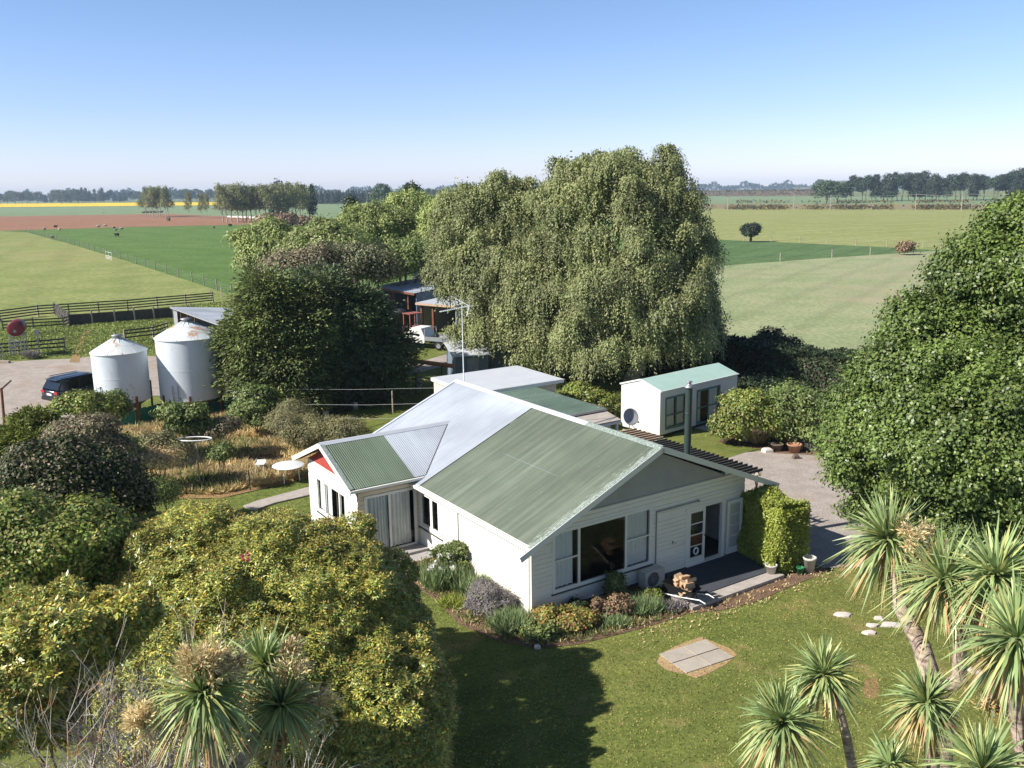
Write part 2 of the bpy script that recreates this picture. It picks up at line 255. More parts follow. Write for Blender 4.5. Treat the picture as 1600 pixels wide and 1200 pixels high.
# ------------------------------------------------------------------ mesh builder
class MB:
    def __init__(s): s.v = []; s.f = []; s.mi = []
    def add(s, vs, fs, mi=0):
        k = len(s.v); s.v += [tuple(float(a) for a in p) for p in vs]
        for f in fs: s.f.append([i+k for i in f]); s.mi.append(mi)
        return s
    def box(s, x0, y0, z0, x1, y1, z1, mi=0):
        return s.add([(x0, y0, z0), (x1, y0, z0), (x1, y1, z0), (x0, y1, z0), (x0, y0, z1), (x1, y0, z1), (x1, y1, z1), (x0, y1, z1)],
                     [(0, 3, 2, 1), (4, 5, 6, 7), (0, 1, 5, 4), (1, 2, 6, 5), (2, 3, 7, 6), (3, 0, 4, 7)], mi)
    def beam(s, p, q, w, h, mi=0, up=(0, 0, 1)):
        p = Vector(p); q = Vector(q); d = (q-p).normalized(); a = d.cross(Vector(up))
        if a.length < 1e-4: a = d.cross(Vector((1, 0, 0)))
        a.normalize(); b = a.cross(d).normalized(); a = a*w/2; b = b*h/2
        vs = [p-a-b, p+a-b, p+a+b, p-a+b, q-a-b, q+a-b, q+a+b, q-a+b]
        return s.add(vs, [(0, 1, 2, 3), (4, 7, 6, 5), (0, 4, 5, 1), (1, 5, 6, 2), (2, 6, 7, 3), (3, 7, 4, 0)], mi)
    def tube(s, pts, rads, n=7, mi=0, cap=True):
        if not hasattr(rads, '__len__'): rads = [rads]*len(pts)
        pts = [Vector(p) for p in pts]; rings = []; k = len(s.v)
        for i, p in enumerate(pts):
            d = (pts[min(i+1, len(pts)-1)]-pts[max(i-1, 0)]).normalized(); a = d.cross(Vector((.31, .17, .93)))
            if a.length < .1: a = d.cross(Vector((1, 0, 0)))
            a.normalize(); b = d.cross(a)
            for j in range(n):
                t = 2*PI*j/n; s.v.append(tuple(p+(a*math.cos(t)+b*math.sin(t))*rads[i]))
        for i in range(len(pts)-1):
            for j in range(n):
                s.f.append([k+i*n+j, k+i*n+(j+1) % n, k+(i+1)*n+(j+1) % n, k+(i+1)*n+j]); s.mi.append(mi)
        if cap:
            s.f.append([k+j for j in range(n)][::-1]); s.mi.append(mi); s.f.append([k+(len(pts)-1)*n+j for j in range(n)]); s.mi.append(mi)
        return s
    def lathe(s, c, prof, n=24, mi=0, axis='z', mis=None):
        k = len(s.v); cx, cy, cz = c
        for (r, h) in prof:
            for j in range(n):
                t = 2*PI*j/n; a, b = r*math.cos(t), r*math.sin(t)
                s.v.append((cx+a, cy+b, cz+h) if axis == 'z' else ((cx+h, cy+a, cz+b) if axis == 'x' else (cx+a, cy+h, cz+b)))
        for i in range(len(prof)-1):
            for j in range(n):
                s.f.append([k+i*n+j, k+i*n+(j+1) % n, k+(i+1)*n+(j+1) % n, k+(i+1)*n+j]); s.mi.append(mis[i] if mis else mi)
        return s
    def prism(s, pts, vec, mi=0):
        n = len(pts); vec = Vector(vec); a = [Vector(p) for p in pts]; b = [p+vec for p in a]
        return s.add(a+b, [list(range(n))[::-1], list(range(n, 2*n))]+[(i, (i+1) % n, (i+1) % n+n, i+n) for i in range(n)], mi)
    def build(s, name, mats, parent=None, smooth=False, loc=None):
        me = bpy.data.meshes.new(name); me.from_pydata(s.v, [], s.f); me.update()
        for mt in (mats if isinstance(mats, (list, tuple)) else [mats]): me.materials.append(M[mt])
        me.polygons.foreach_set('material_index', s.mi)
        if smooth: me.polygons.foreach_set('use_smooth', [len(f) < 5 for f in s.f])
        o = bpy.data.objects.new(name, me); C.objects.link(o)
        if parent: o.parent = parent
        if loc is not None: o.location = [float(a) for a in loc]
        return o
def qmesh(name, V, mat, parent=None, loc=None, nq=4):
    """V: (N*nq, 3) loose quads"""
    N = len(V)//nq; me = bpy.data.meshes.new(name); me.vertices.add(len(V)); me.vertices.foreach_set('co', V.astype(np.float32).ravel())
    me.loops.add(len(V)); me.loops.foreach_set('vertex_index', np.arange(len(V), dtype=np.int32))
    me.polygons.add(N); me.polygons.foreach_set('loop_start', np.arange(0, len(V), nq, dtype=np.int32)); me.polygons.foreach_set('loop_total', np.full(N, nq, np.int32))
    me.materials.append(M[mat]); me.update(calc_edges=True)
    o = bpy.data.objects.new(name, me); C.objects.link(o)
    if parent: o.parent = parent
    if loc is not None: o.location = [float(a) for a in loc]
    return o
def sheet(name, pts, z, mat, kind='structure', n=1):
    mb = MB(); mb.add([(p[0], p[1], z) for p in pts], [list(range(len(pts)))]); o = mb.build(name, mat); return tag(o, kind=kind)
# ------------------------------------------------------------------ foliage
def unit(a): return a/np.maximum(np.linalg.norm(a, axis=1, keepdims=True), 1e-9)
def kites(P, D, N, L, Wd):
    """leaf quads: base P, long axis D, normal N"""
    D = unit(D); Sd = unit(np.cross(N, D)); L = np.reshape(L, (-1, 1)); Wd = np.reshape(Wd, (-1, 1))
    V = np.stack([P, P+D*L*.45+Sd*Wd*.5, P+D*L, P+D*L*.45-Sd*Wd*.5], 1); return V.reshape(-1, 3)
def lumps(main, n, fr, rng, zmin=-.4, sprig=.28):
    out = list(main)
    for (cx, cy, cz, rx, ry, rz) in main:
        d = unit(rng.normal(size=(n*4, 3))); d = d[d[:, 2] > zmin][:n]
        for q in d:
            f = rng.uniform(*fr); rr = (rx*ry*rz)**(1/3)*f
            if rng.random() < sprig: rr *= .5; k = rng.uniform(1.02, 1.2)
            else: k = rng.uniform(.84, 1.04)
            out.append((cx+q[0]*rx*k, cy+q[1]*ry*k, cz+q[2]*rz*k, rr*rng.uniform(.9, 1.3), rr*rng.uniform(.9, 1.3), rr*rng.uniform(.7, 1.0)))
    return out
def wob(p):
    return (np.sin(p[:, 0]*1.7+np.sin(p[:, 1]*1.3+.5)*1.5)+np.sin(p[:, 1]*1.9+np.sin(p[:, 2]*1.6+1.1)*1.4)+np.sin(p[:, 2]*2.1+np.sin(p[:, 0]*1.4+2.3)*1.6))/1.8
F0 = 3.0; WOB = [.13, -1.05]
def shell(lobes, n, rng, zmin=-.5, depth=.16, reject=.84, floor=None):
    """points and outward normals near the outer surface of a union of ellipsoids"""
    A = np.array(lobes); c, r = A[:, :3], A[:, 3:]; area = (r[:, 0]*r[:, 1]+r[:, 1]*r[:, 2]+r[:, 0]*r[:, 2])**1.0; P = []; Nn = []; tot = 0
    while tot < n:
        k = rng.choice(len(A), size=n, p=area/area.sum()); d = unit(rng.normal(size=(n, 3))); k = k[d[:, 2] > zmin]; d = d[d[:, 2] > zmin]
        p0 = c[k]+d*r[k]; f = F0/np.sqrt(r[k].mean(1)); w = wob(p0*f[:, None])+.6*wob(p0*f[:, None]*2.7+7)
        p = c[k]+d*r[k]*(1+WOB[0]*w[:, None]-np.abs(rng.normal(size=(len(d), 1)))*depth); nn = unit(d/r[k]); ok = w > WOB[1]+rng.normal(size=len(w))*.25
        for i in range(len(A)):
            q = (((p-c[i])/r[i])**2).sum(1) < reject**2; q[k == i] = False; ok &= ~q
        if floor is not None: ok &= p[:, 2] > floor
        P.append(p[ok]); Nn.append(nn[ok]); tot += ok.sum()
        if ok.sum() == 0: break
    return np.concatenate(P)[:n], np.concatenate(Nn)[:n]
def f_broad(lobes, nc, per, cr, L, Wd, rng, zmin=-.5, floor=.1, up=.45, depth=.16, rnd=.6, flat=.6):
    P, N = shell(lobes, nc, rng, zmin, depth, floor=floor); idx = np.repeat(np.arange(len(P)), per); k = len(idx)
    off = rng.normal(size=(k, 3))*cr; off[:, 2] *= flat; p = P[idx]+off
    n = unit(N[idx]*.55+off/cr*.55+np.array([0, 0, up])+rng.normal(size=(k, 3))*rnd*.62); d = np.cross(n, rng.normal(size=(k, 3)))+N[idx]*.3-np.array([0, 0, .25])
    s = rng.uniform(.7, 1.25, k); return kites(p, d, n, L*s, Wd*s)
def f_whorl(lobes, nc, per, L, Wd, rng, zmin=-.6, floor=.1, depth=.10, droop=.35, tip=0, up=.5):
    P, N = shell(lobes, nc, rng, zmin, depth, floor=floor); ax = unit(N*.8+np.array([0, 0, up])+rng.normal(size=P.shape)*.35)
    t = unit(np.cross(ax, rng.normal(size=ax.shape))); b = np.cross(ax, t); idx = np.repeat(np.arange(len(P)), per); k = len(idx)
    a = np.tile(np.arange(per)*2*PI/per, len(P))+rng.uniform(-.3, .3, k); el = rng.uniform(-droop, .55, k)[:, None]
    rad = t[idx]*np.cos(a)[:, None]+b[idx]*np.sin(a)[:, None]; d = rad+ax[idx]*el; n = ax[idx]-rad*el*.8+rng.normal(size=(k, 3))*.12
    s = rng.uniform(.75, 1.2, k); V = kites(P[idx]+rad*.01-ax[idx]*rng.uniform(0, .08, (k, 1)), d, n, L*s, Wd*s); T = None
    if tip:
        m_ = rng.random(len(P)) < tip; Q = P[m_]; A2 = ax[m_]; j = np.repeat(np.arange(len(Q)), 5); kk = len(j)
        T = kites(Q[j]+A2[j]*.02, A2[j]*1.1+rng.normal(size=(kk, 3))*.42, rng.normal(size=(kk, 3)), L*.62*rng.uniform(.7, 1.2, kk), Wd*.9*np.ones(kk))
    return V, T
def f_weep(lobes, ns, per, length, L, Wd, rng, zmin=-.15, floor=.3, depth=.18, spread=.25):
    P, N = shell(lobes, ns, rng, zmin, depth, floor=floor+.8); ln = rng.uniform(.35, 1.0, len(P))**1.0*length; ln = np.minimum(ln, P[:, 2]-floor)
    idx = np.repeat(np.arange(len(P)), per); k = len(idx); t = np.tile((np.arange(per)+.5)/per, len(P))+rng.uniform(-.03, .03, k)
    o = N.copy(); o[:, 2] *= .3; p = P[idx]+o[idx]*(np.sqrt(np.clip(t, 0, 1))*spread)[:, None]+np.array([0, 0, .25])*((t*(1-t))[:, None])
    p[:, 2] -= ln[idx]*t**1.25; p += rng.normal(size=(k, 3))*.055
    d = rng.normal(size=(k, 3))*.55-np.array([0, 0, 1.0])+o[idx]*.3; n = unit(N[idx]*.9+rng.normal(size=(k, 3))*.7+np.array([0, 0, .2])); s = rng.uniform(.7, 1.25, k); return kites(p, d, n, L*s, Wd*s)
def f_umb(lobes, nc, ns, nl, Rr, length, L, Wd, rng, zmin=-.15, floor=.8):
    """drooping umbrella-shaped clumps of weeping shoots"""
    P, N = shell(lobes, nc, rng, zmin, .12, floor=floor+1.2); R_ = rng.uniform(*Rr, len(P)); i1 = np.repeat(np.arange(len(P)), ns); m = len(i1); a = rng.random(m)*2*PI; q = np.sqrt(rng.random(m)); rad = np.stack([np.cos(a), np.sin(a), 0*a], 1)
    st = P[i1]+rad*(q*R_[i1])[:, None]; st[:, 2] += .55*R_[i1]*(1-q*q)+rng.normal(size=m)*.06; ln = length*(.25+.75*q)*rng.uniform(.5, 1.15, m); ln = np.minimum(ln, np.maximum(st[:, 2]-floor, .1))
    i2 = np.repeat(np.arange(m), nl); k = len(i2); t = np.tile((np.arange(nl)+.5)/nl, m); p = st[i2]+rad[i2]*(.22*np.sqrt(t)*q[i2])[:, None]+rng.normal(size=(k, 3))*.05; p[:, 2] -= ln[i2]*t**1.2
    n = unit(rad[i2]*q[i2][:, None]*.9+N[i1[i2]]*.45+np.array([0, 0, .65])*(1-.6*t)[:, None]+rng.normal(size=(k, 3))*.38); d = rng.normal(size=(k, 3))*.5-np.array([0, 0, 1.])+rad[i2]*.4; s = rng.uniform(.7, 1.25, k); return kites(p, d, n, L*s, Wd*s)
def f_spruce(lobes, nc, per, fl, L, Wd, rng, zmin=-.6, floor=.2, depth=.12):
    """flat sprays reaching outward and drooping at their tips"""
    P, N = shell(lobes, nc, rng, zmin, depth, floor=floor); h = N.copy(); h[:, 2] = h[:, 2]*.3+.05; h = unit(h+rng.normal(size=h.shape)*.25); sd = unit(np.cross(h, [0, 0, 1.])); idx = np.repeat(np.arange(len(P)), per); k = len(idx)
    t = rng.uniform(-.5, 1, k)[:, None]; w = rng.normal(size=(k, 1))*.33*(1.15-t); p = P[idx]+h[idx]*t*fl+sd[idx]*w*fl; p[:, 2] -= (t[:, 0]**2)*fl*.35-.02*rng.normal(size=k)
    d = h[idx]*1.0+sd[idx]*w*1.6+rng.normal(size=(k, 3))*.25-np.array([0, 0, .2]); n = unit(np.array([0, 0, 1.])+N[idx]*.5+rng.normal(size=(k, 3))*.45); s = rng.uniform(.7, 1.25, k); return kites(p, d, n, L*s, Wd*s)
def f_blades(pts, per, L, Wd, rng, lean=.5, curve=True):
    """upright tufts of thin blades"""
    P = np.asarray(pts); idx = np.repeat(np.arange(len(P)), per); k = len(idx); d = rng.normal(size=(k, 3))*lean; d[:, 2] = 1
    p = P[idx]+np.concatenate([rng.normal(size=(k, 2))*.05, np.zeros((k, 1))], 1); n = rng.normal(size=(k, 3)); s = rng.uniform(.55, 1.2, k); return kites(p, d, n, L*s, Wd*s)
def limbs(mb, base, lobes, r0, rng, n=10, fork=.3, mi=0, sides=7, ext=.45):
    """tapered trunk with limbs running to the lobes"""
    base = np.array(base, float); c = np.array([l[:3] for l in lobes]); top = c[c[:, 2].argmax()]; mid = base+(c.mean(0)-base)*fork; mid[:2] += rng.normal(size=2)*r0*.8
    mb.tube([base, base*.5+mid*.5+np.append(rng.normal(size=2)*r0*.5, 0), mid], [r0*1.25, r0, r0*.82], sides+2, mi)
    k = rng.permutation(len(c))[:n]
    for i in k:
        e = c[i]; q = mid+(e-mid)*.5+rng.normal(size=3)*r0*1.2+np.array([0, 0, .1*np.linalg.norm(e-mid)]); r = r0*rng.uniform(.35, .55)
        mb.tube([mid-(mid-base)*.08, q, e, e+(e-q)*ext], [r, r*.7, r*.4, r*.12], sides-1, mi)
        for j in range(2):
            e2 = q+(e-q)*.6+rng.normal(size=3)*np.linalg.norm(e-q)*.4; mb.tube([q, (q+e2)/2+np.array([0, 0, .1]), e2], [r*.45, r*.3, r*.1], 4, mi)
    return mb
def plant(name, label, cat, base, parts, trunk=None, group=None, crown='crown'):
    """a plant standing at base: an Empty with its crown meshes (verts in world) and stem"""
    b = np.array([base[0], base[1], 0.]); e = empty(name, b, 0, label, cat, group)
    for i, (V, mt) in enumerate(parts):
        if V is not None and len(V): qmesh(crown if i == 0 else 'foliage_tips', V-b, mt, e)
    if trunk is not None:
        mb, mt = trunk; mb.v = [tuple(np.array(p)-b) for p in mb.v]; mb.build('trunk', mt, e, smooth=True)
    return e
def shrub(name, label, cat, c, r, mt, seed, kind='broad', nc=900, per=14, L=.1, Wd=.06, cr=.16, nl=14, fr=(.3, .5), bark='bark', zmin=-.5, group=None, tips=None, main=None, stems=8, **kw):
    """c = centre on the ground; r = (rx, ry, height)"""
    rng = np.random.default_rng(seed); main = main or [(c[0], c[1], r[2]*.5, r[0]*.8, r[1]*.8, r[2]*.46)]; lb = lumps(main, nl, fr, rng, zmin); P2 = None
    if kind == 'broad': V = f_broad(lb, nc, per, cr, L, Wd, rng, zmin=-.75, floor=.04, **kw)
    elif kind == 'whorl': V, P2 = f_whorl(lb, nc, per, L, Wd, rng, tip=tips[1] if tips else 0, **kw)
    elif kind == 'spruce': V = f_spruce(lb, nc, per, cr, L, Wd, rng, **kw)
    elif kind == 'weep': V = f_weep(lb, nc, per, cr, L, Wd, rng, **kw)
    mb = limbs(MB(), (c[0], c[1], -.05), lb, max(.03, r[2]*.03), rng, stems, .12)
    return plant(name, label, cat, c, [(V, mt)]+([(P2, tips[0])] if tips else []), (mb, bark), group)
# ================================================================== SETTING
def P2(*pts): return [at(x, y) for x, y in pts]
g = MB(); R0 = 6000; g.add([(-R0, -R0, -.08), (R0, -R0, -.08), (R0, R0, -.08), (-R0, R0, -.08)], [(0, 1, 2, 3)]); tag(g.build('ground', 'ground'), kind='structure')
def fsheet(name, pix, z, mat, ext=None): return sheet(name, P2(*pix), z, mat)
fsheet('light_pasture', [(-420, 352), (0, 361), (42, 363), (110, 381), (200, 408), (300, 440), (362, 461), (380, 474), (200, 488), (0, 506), (-500, 545)], -.05, 'pasturel')
fsheet('green_pasture', [(42, 362.6), (0, 361), (-400, 352), (-400, 350), (60, 357.5), (370, 351.5), (760, 344), (1060, 345), (900, 478), (380, 474), (362, 461), (300, 440), (200, 408), (110, 381)], -.055, 'pastured')
fsheet('brown_field', [(-500, 334), (0, 338), (260, 334), (405, 340), (400, 350.5), (200, 354.5), (0, 360.5), (-500, 360)], -.045, 'tilled')
fsheet('teal_crop_field', [(-700, 322), (0, 324), (358, 321), (480, 318), (660, 319), (760, 345), (405, 345), (260, 334.5), (0, 338.5), (-500, 335)], -.05, 'tealfield')
mb = MB(); pp = P2((-300, 320.2), (0, 323.4), (358, 320.2), (352, 316.6), (0, 318.6), (-300, 317)); mb.prism([(p[0], p[1], -.03) for p in pp], (0, 0, .9)); tag(mb.build('yellow_crop_field', 'canola'), kind='structure')
fsheet('pale_crop_field', [(1000, 640), (1000, 400), (1131, 414.5), (1300, 402), (1470, 391), (1700, 380), (2200, 420), (1900, 660), (1330, 600)], -.05, 'palefield')
fsheet('dark_crop_field', [(1000, 376), (1122, 374.2), (1250, 379.5), (1385, 386), (1470, 390.8), (1300, 402), (1131, 414.5), (1000, 422)], -.045, 'darkcrop')
fsheet('olive_field', [(900, 326), (1110, 326), (1600, 327.5), (2300, 326), (2300, 372), (1700, 384), (1470, 390.8), (1385, 386), (1250, 379.5), (1122, 374.2), (1000, 376), (900, 380)], -.065, 'olivefield')
fsheet('roadside_strip', [(900, 318), (1110, 318), (1600, 318), (2200, 316), (2300, 326.5), (1600, 327.5), (1110, 326), (900, 326)], -.05, 'roadside')
fsheet('far_green_field', [(900, 308), (1110, 306.5), (1600, 308), (2200, 305), (2200, 318), (1600, 318.5), (1110, 318.5), (900, 318)], -.04, 'tealfield')
fsheet('yard_grass', [(-300, 540), (0, 503), (200, 488), (380, 470), (760, 462), (860, 500), (1000, 500), (1120, 520), (1335, 572), (1700, 700), (1900, 1700), (-300, 1700)], -.04, 'yardgrass')
# lawn in front and round the house
sheet('lawn', [HW(*p) for p in ((-30, -24), (14, -24), (14.2, -7), (10.6, -2.9), (8.6, -2.2), (4, -2), (-3, 2), (-4, 8), (-4.2, 17.3), (-14, 20), (-30, 12))], -.02, 'lawn')
sheet('back_lawn', P2((560, 672), (620, 655), (770, 590), (760, 520), (640, 540), (560, 560), (500, 600), (470, 660)), -.02, 'lawn')
sheet('cabin_lawn', P2((1020, 700), (1075, 668), (1150, 672), (1215, 693), (1160, 708), (1135, 716), (1080, 716)), -.004, 'lawn')
fsheet('gravel_yard', [(-200, 575), (0, 566), (60, 562), (115, 560), (150, 556), (240, 556), (350, 582), (392, 596), (420, 612), (300, 618), (240, 618), (160, 628), (60, 700), (0, 760), (-200, 800)], -.015, 'gravel')
sheet('gravel_drive', [HW(*p) for p in ((9.35, -2.2), (9.35, 9), (10.5, 14), (14.5, 14.5), (17.2, 9.6), (20.3, 8.2), (24, 3), (30, -4), (26, -12), (15, -9), (11.5, -3.2), (10.6, -2.7))], -.01, 'gravel')
fsheet('farm_track', [(575, 590), (600, 577), (655, 565), (700, 553), (740, 548), (740, 566), (700, 571), (650, 582), (600, 592)], -.005, 'gravel')
sheet('dirt_track', P2((108, 566), (118, 545), (130, 520), (140, 512), (146, 514), (136, 524), (128, 545), (124, 566)), -.01, 'dryground')
sheet('garden_bed', [HW(*p) for p in ((-.02, 6.9), (-1.0, 6.0), (-1.85, 5.3), (-1.8, 3.0), (-2.0, 1.0), (-1.7, -.3), (-1.0, -1.5), (.2, -2.05), (2.7, -2.4), (4.2, -2.45), (5.2, -2.9), (6.6, -3.1), (8.4, -3.0), (10.5, -2.9), (10.5, -2.3), (8.6, -1.9), (4.4, -1.6), (4.4, .1), (-.02, .1))], -.004, 'soil')
sheet('dry_garden', P2((60, 790), (200, 780), (345, 778), (484, 746), (560, 700), (500, 672), (380, 640), (160, 668), (100, 700)), -.008, 'dryground')
sheet('cabin_bed', P2((1120, 690), (1160, 668), (1240, 650), (1330, 690), (1300, 712), (1215, 708), (1180, 700)), -.002, 'soil')
mb = MB(); pp = P2((380, 791), (402, 783), (484, 761), (492, 772), (430, 786), (398, 797)); mb.prism([(p[0], p[1], -.03) for p in pp], (0, 0, .06)); tag(mb.build('garden_path', 'concrete'), kind='structure')
# ================================================================== FARMHOUSE
H = empty('farmhouse', C0, YAW, 'white weatherboard farmhouse with green and grey corrugated iron roof in the middle of the garden', 'house')
def wall(name, o, d, n, s0, s1, z0, z1, lo=None, hi=None, openings=(), mat='board', pitch=.15, parent=H, extra=None):
    """lapped boards on the plane through o along d (outward n); lo/hi(z) clip the length; openings = (s0,s1,z0,z1)"""
    mb = MB(); rows_ = []; zs = set([z0, z1]); z = z0
    while z < z1: zs.add(round(z, 4)); z += pitch
    for op in openings:
        for q in op[2:4]:
            if z0 < q < z1: zs.add(q)
    zs = sorted(zs)
    for a, b in zip(zs[:-1], zs[1:]):
        if b-a < .002: continue
        zm = (a+b)/2; base = z0+math.floor((zm-z0)/pitch+1e-6)*pitch
        of = lambda z: .034-.030*(z-base)/pitch
        L0 = max(s0, lo(zm)) if lo else s0; R0_ = min(s1, hi(zm)) if hi else s1
        iv = [(L0, R0_)]
        for (p, q, zz0, zz1) in openings:
            if zz0-1e-6 <= zm <= zz1+1e-6:
                iv2 = []
                for (x, y) in iv:
                    if q <= x or p >= y: iv2.append((x, y))
                    else:
                        if p > x: iv2.append((x, p))
                        if q < y: iv2.append((q, y))
                iv = iv2
        for (x, y) in iv:
            if y-x < .01: continue
            if pitch < 1 and b-a > .1 and abs((a-z0)/pitch-round((a-z0)/pitch)) < .02: rows_.append((x, y, a, b, lo and x == L0, hi and y == R0_)); continue
            xa, xb, ya, yb = x, x, y, y
            if lo and x == L0: xa, xb = max(s0, lo(a)), max(s0, lo(b))
            if hi and y == R0_: ya, yb = min(s1, hi(a)), min(s1, hi(b))
            pt = lambda s, z, of_: (o[0]+d[0]*s+n[0]*of_, o[1]+d[1]*s+n[1]*of_, z)
            mb.add([pt(xa, a, of(a)), pt(ya, a, of(a)), pt(yb, b, of(b)), pt(xb, b, of(b))], [(0, 1, 2, 3)])
            mb.add([pt(xa, a, 0), pt(ya, a, 0), pt(ya, a, of(a)), pt(xa, a, of(a))], [(0, 1, 2, 3)])
            mb.add([pt(xa, a, -.1), pt(ya, a, -.1), pt(yb, b, -.1), pt(xb, b, -.1)], [(3, 2, 1, 0)])
    for (x, y, a, b, cl, ch) in rows_:      # rusticated board: flat face, cove under the lip of the next board
        pt = lambda s, z, of_: (o[0]+d[0]*s+n[0]*of_, o[1]+d[1]*s+n[1]*of_, z)
        zz = [(a, 0), (a, .034), (a+(b-a)*.82, .034), (a+(b-a)*.92, .016), (b, .0)]; X = [(max(s0, lo(min(z, b))) if cl else x) for z, _ in zz]; Y = [(min(s1, hi(min(z, b))) if ch else y) for z, _ in zz]
        for i in range(4): mb.add([pt(X[i], zz[i][0], zz[i][1]), pt(Y[i], zz[i][0], zz[i][1]), pt(Y[i+1], zz[i+1][0], zz[i+1][1]), pt(X[i+1], zz[i+1][0], zz[i+1][1])], [(0, 1, 2, 3)])
        mb.add([pt(X[0], a, -.1), pt(Y[0], a, -.1), pt(Y[4], b, -.1), pt(X[4], b, -.1)], [(3, 2, 1, 0)])
    return mb.build(name, mat, parent)
RZ = 4.82; RU = 4.9
def roofz(u): return RZ-(RU-u)*.436 if u < RU else RZ-(u-RU)*.412
win = (.80, 4.80, .73, 2.62); door = (6.5, 8.22, .16, 2.16)
wall('front_wall', (0, 0), (1, 0), (0, -1), 0, 9.3, .12, 4.7, lambda z: max(0, RU-(RZ-.12-z)/.436), lambda z: min(9.3, RU+(RZ-.12-z)/.412), [win, door, (2.2, 8.25, 3.12, 4.9)])
wall('side_wall', (0, 0), (0, 1), (-1, 0), 0, 7.33, .12, 2.62, openings=[(5.62, 7.28, .9, 2.2)])
wall('wing_side_wall', (-2.45, 7.33), (1, 0), (0, -1), 0, 2.43, .16, 2.74, openings=[(.28, 2.25, .17, 2.3)], mat='cream')
wv0, wv1, wr = 7.33, 12.05, 9.82; WRZ = 3.88
wall('wing_gable_wall', (-2.45, 7.33), (0, 1), (-1, 0), 0, wv1-wv0, .12, 2.76, openings=[(.9, 3.85, .85, 2.15)])
mb = MB()   # walls that stand out of sight, closing the house
mb.box(9.2, .02, .12, 9.3, 12.6, 2.9); mb.box(.02, 12.05, .12, 9.2, 12.15, 2.6); mb.box(-2.4, 11.95, .12, 0, 12.05, 2.6); mb.add([(0, 12.6, 2.55), (9.3, 12.6, 2.9), (4.9, 12.6, 4.7)], [(0, 2, 1)])
mb.box(.02, 12.05, 0, .1, 12.6, 2.55); mb.build('back_wall', 'board', H)
mb = MB(); mb.box(.05, .05, -.2, 9.25, 12.5, .12); mb.box(-2.4, 7.38, -.2, .05, 12.0, .12); mb.build('foundation', 'found', H)
# grey gable panel, eaves trim
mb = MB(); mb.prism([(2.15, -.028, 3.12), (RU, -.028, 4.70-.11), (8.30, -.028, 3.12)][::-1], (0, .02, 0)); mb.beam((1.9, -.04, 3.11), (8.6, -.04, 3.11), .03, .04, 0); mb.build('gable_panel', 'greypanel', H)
mb = MB(); OV = -.45
mb.beam((-.72, OV-.012, roofz(-.72)-.08), (RU+.02, OV-.012, RZ-.075), .025, .19); mb.beam((RU-.02, OV-.012, RZ-.075), (10.6, OV-.012, roofz(10.6)-.08), .025, .19)
mb.beam((10.55, OV-.02, roofz(10.55)-.08), (10.55, 1, roofz(10.55)-.08), .025, .15); mb.build('barge_board', 'white', H)
mb = MB(); mb.add([(-.3, OV, roofz(-.3)-.13), (RU, OV, RZ-.13), (RU, .0, RZ-.13), (-.3, 0, roofz(-.3)-.13)], [(0, 1, 2, 3)]); mb.add([(RU, OV, RZ-.13), (10.5, OV, roofz(10.5)-.13), (10.5, 0, roofz(10.5)-.13), (RU, 0, RZ-.13)], [(0, 1, 2, 3)]); mb.build('soffit', 'white', H)
def corr(name, mat, s0, s1, lo, hi, fn, parent=H, pitch=.076, amp=.0085, nn=6):
    """corrugated sheet: s across the corrugations, t from lo(s) to hi(s) along the slope, fn(s,t,h)->point"""
    N = max(2, int((s1-s0)/pitch*nn)); mb = MB(); vs = []
    for i in range(N+1):
        s = s0+(s1-s0)*i/N; h = amp*math.sin(2*PI*s/pitch); a, b = lo(s), hi(s)
        for k in range(4): vs.append(fn(s, a+(b-a)*k/3, h))
    fs = [(4*i+k, 4*i+k+1, 4*i+4+k+1, 4*i+4+k) for i in range(N) for k in range(3) if abs(hi(s0+(s1-s0)*(i+.5)/N)-lo(s0+(s1-s0)*(i+.5)/N)) > .005]
    mb.add(vs, fs); o = mb.build(name, mat, parent, smooth=True); return o
def main_left(s, t, h): return (t, s, roofz(t)+h)
# valley between wing roof and main slope: wing slope plane z = WRZ - |v-wr|*.412
def wz(v): return WRZ-abs(v-wr)*.412
def vall(v): return RU-(RZ-wz(v))/.436           # u on the main roof where the wing plane meets it
BRK = 6.75
corr('green_roof_sheet', 'greenroof', -.44, BRK, lambda s: -.32, lambda s: RU, main_left)
corr('grey_roof_sheet', 'greyroof', BRK, 12.8, lambda s: (-.32 if s < 7.12 or s > 12.8 else max(-.32, vall(s)-.04)), lambda s: RU, lambda s, t, h: (t, s, roofz(t)+h+.006))
corr('right_roof_sheet', 'greenroof3', -.44, 12.8, lambda s: RU, lambda s: 10.55 if s < 1.0 else 9.75, main_left)
e0, e1 = 7.15, 12.75
corr('wing_green_sheet', 'greenroof2', -2.8, -.25, lambda s: e0, lambda s: wr, lambda s, t, h: (s, t, wz(t)+h), amp=.013, pitch=.083)
def vinv(u):                                      # v on the front wing slope where the main roof cuts it
    return wr-(WRZ-roofz(u))/.412
corr('wing_grey_sheet', 'greyroof2', -.25, vall(wr), lambda s: max(e0, vinv(s)) if s > -.32 else e0, lambda s: wr, lambda s, t, h: (s, t, wz(t)+h+.004), amp=.013, pitch=.083)
corr('wing_back_sheet', 'greyroof2', -2.8, vall(wr), lambda s: wr, lambda s: min(e1, 2*wr-max(e0, vinv(s))) if s > -.32 else e1, lambda s, t, h: (s, t, wz(t)+h), amp=.013, pitch=.083)
mb = MB()
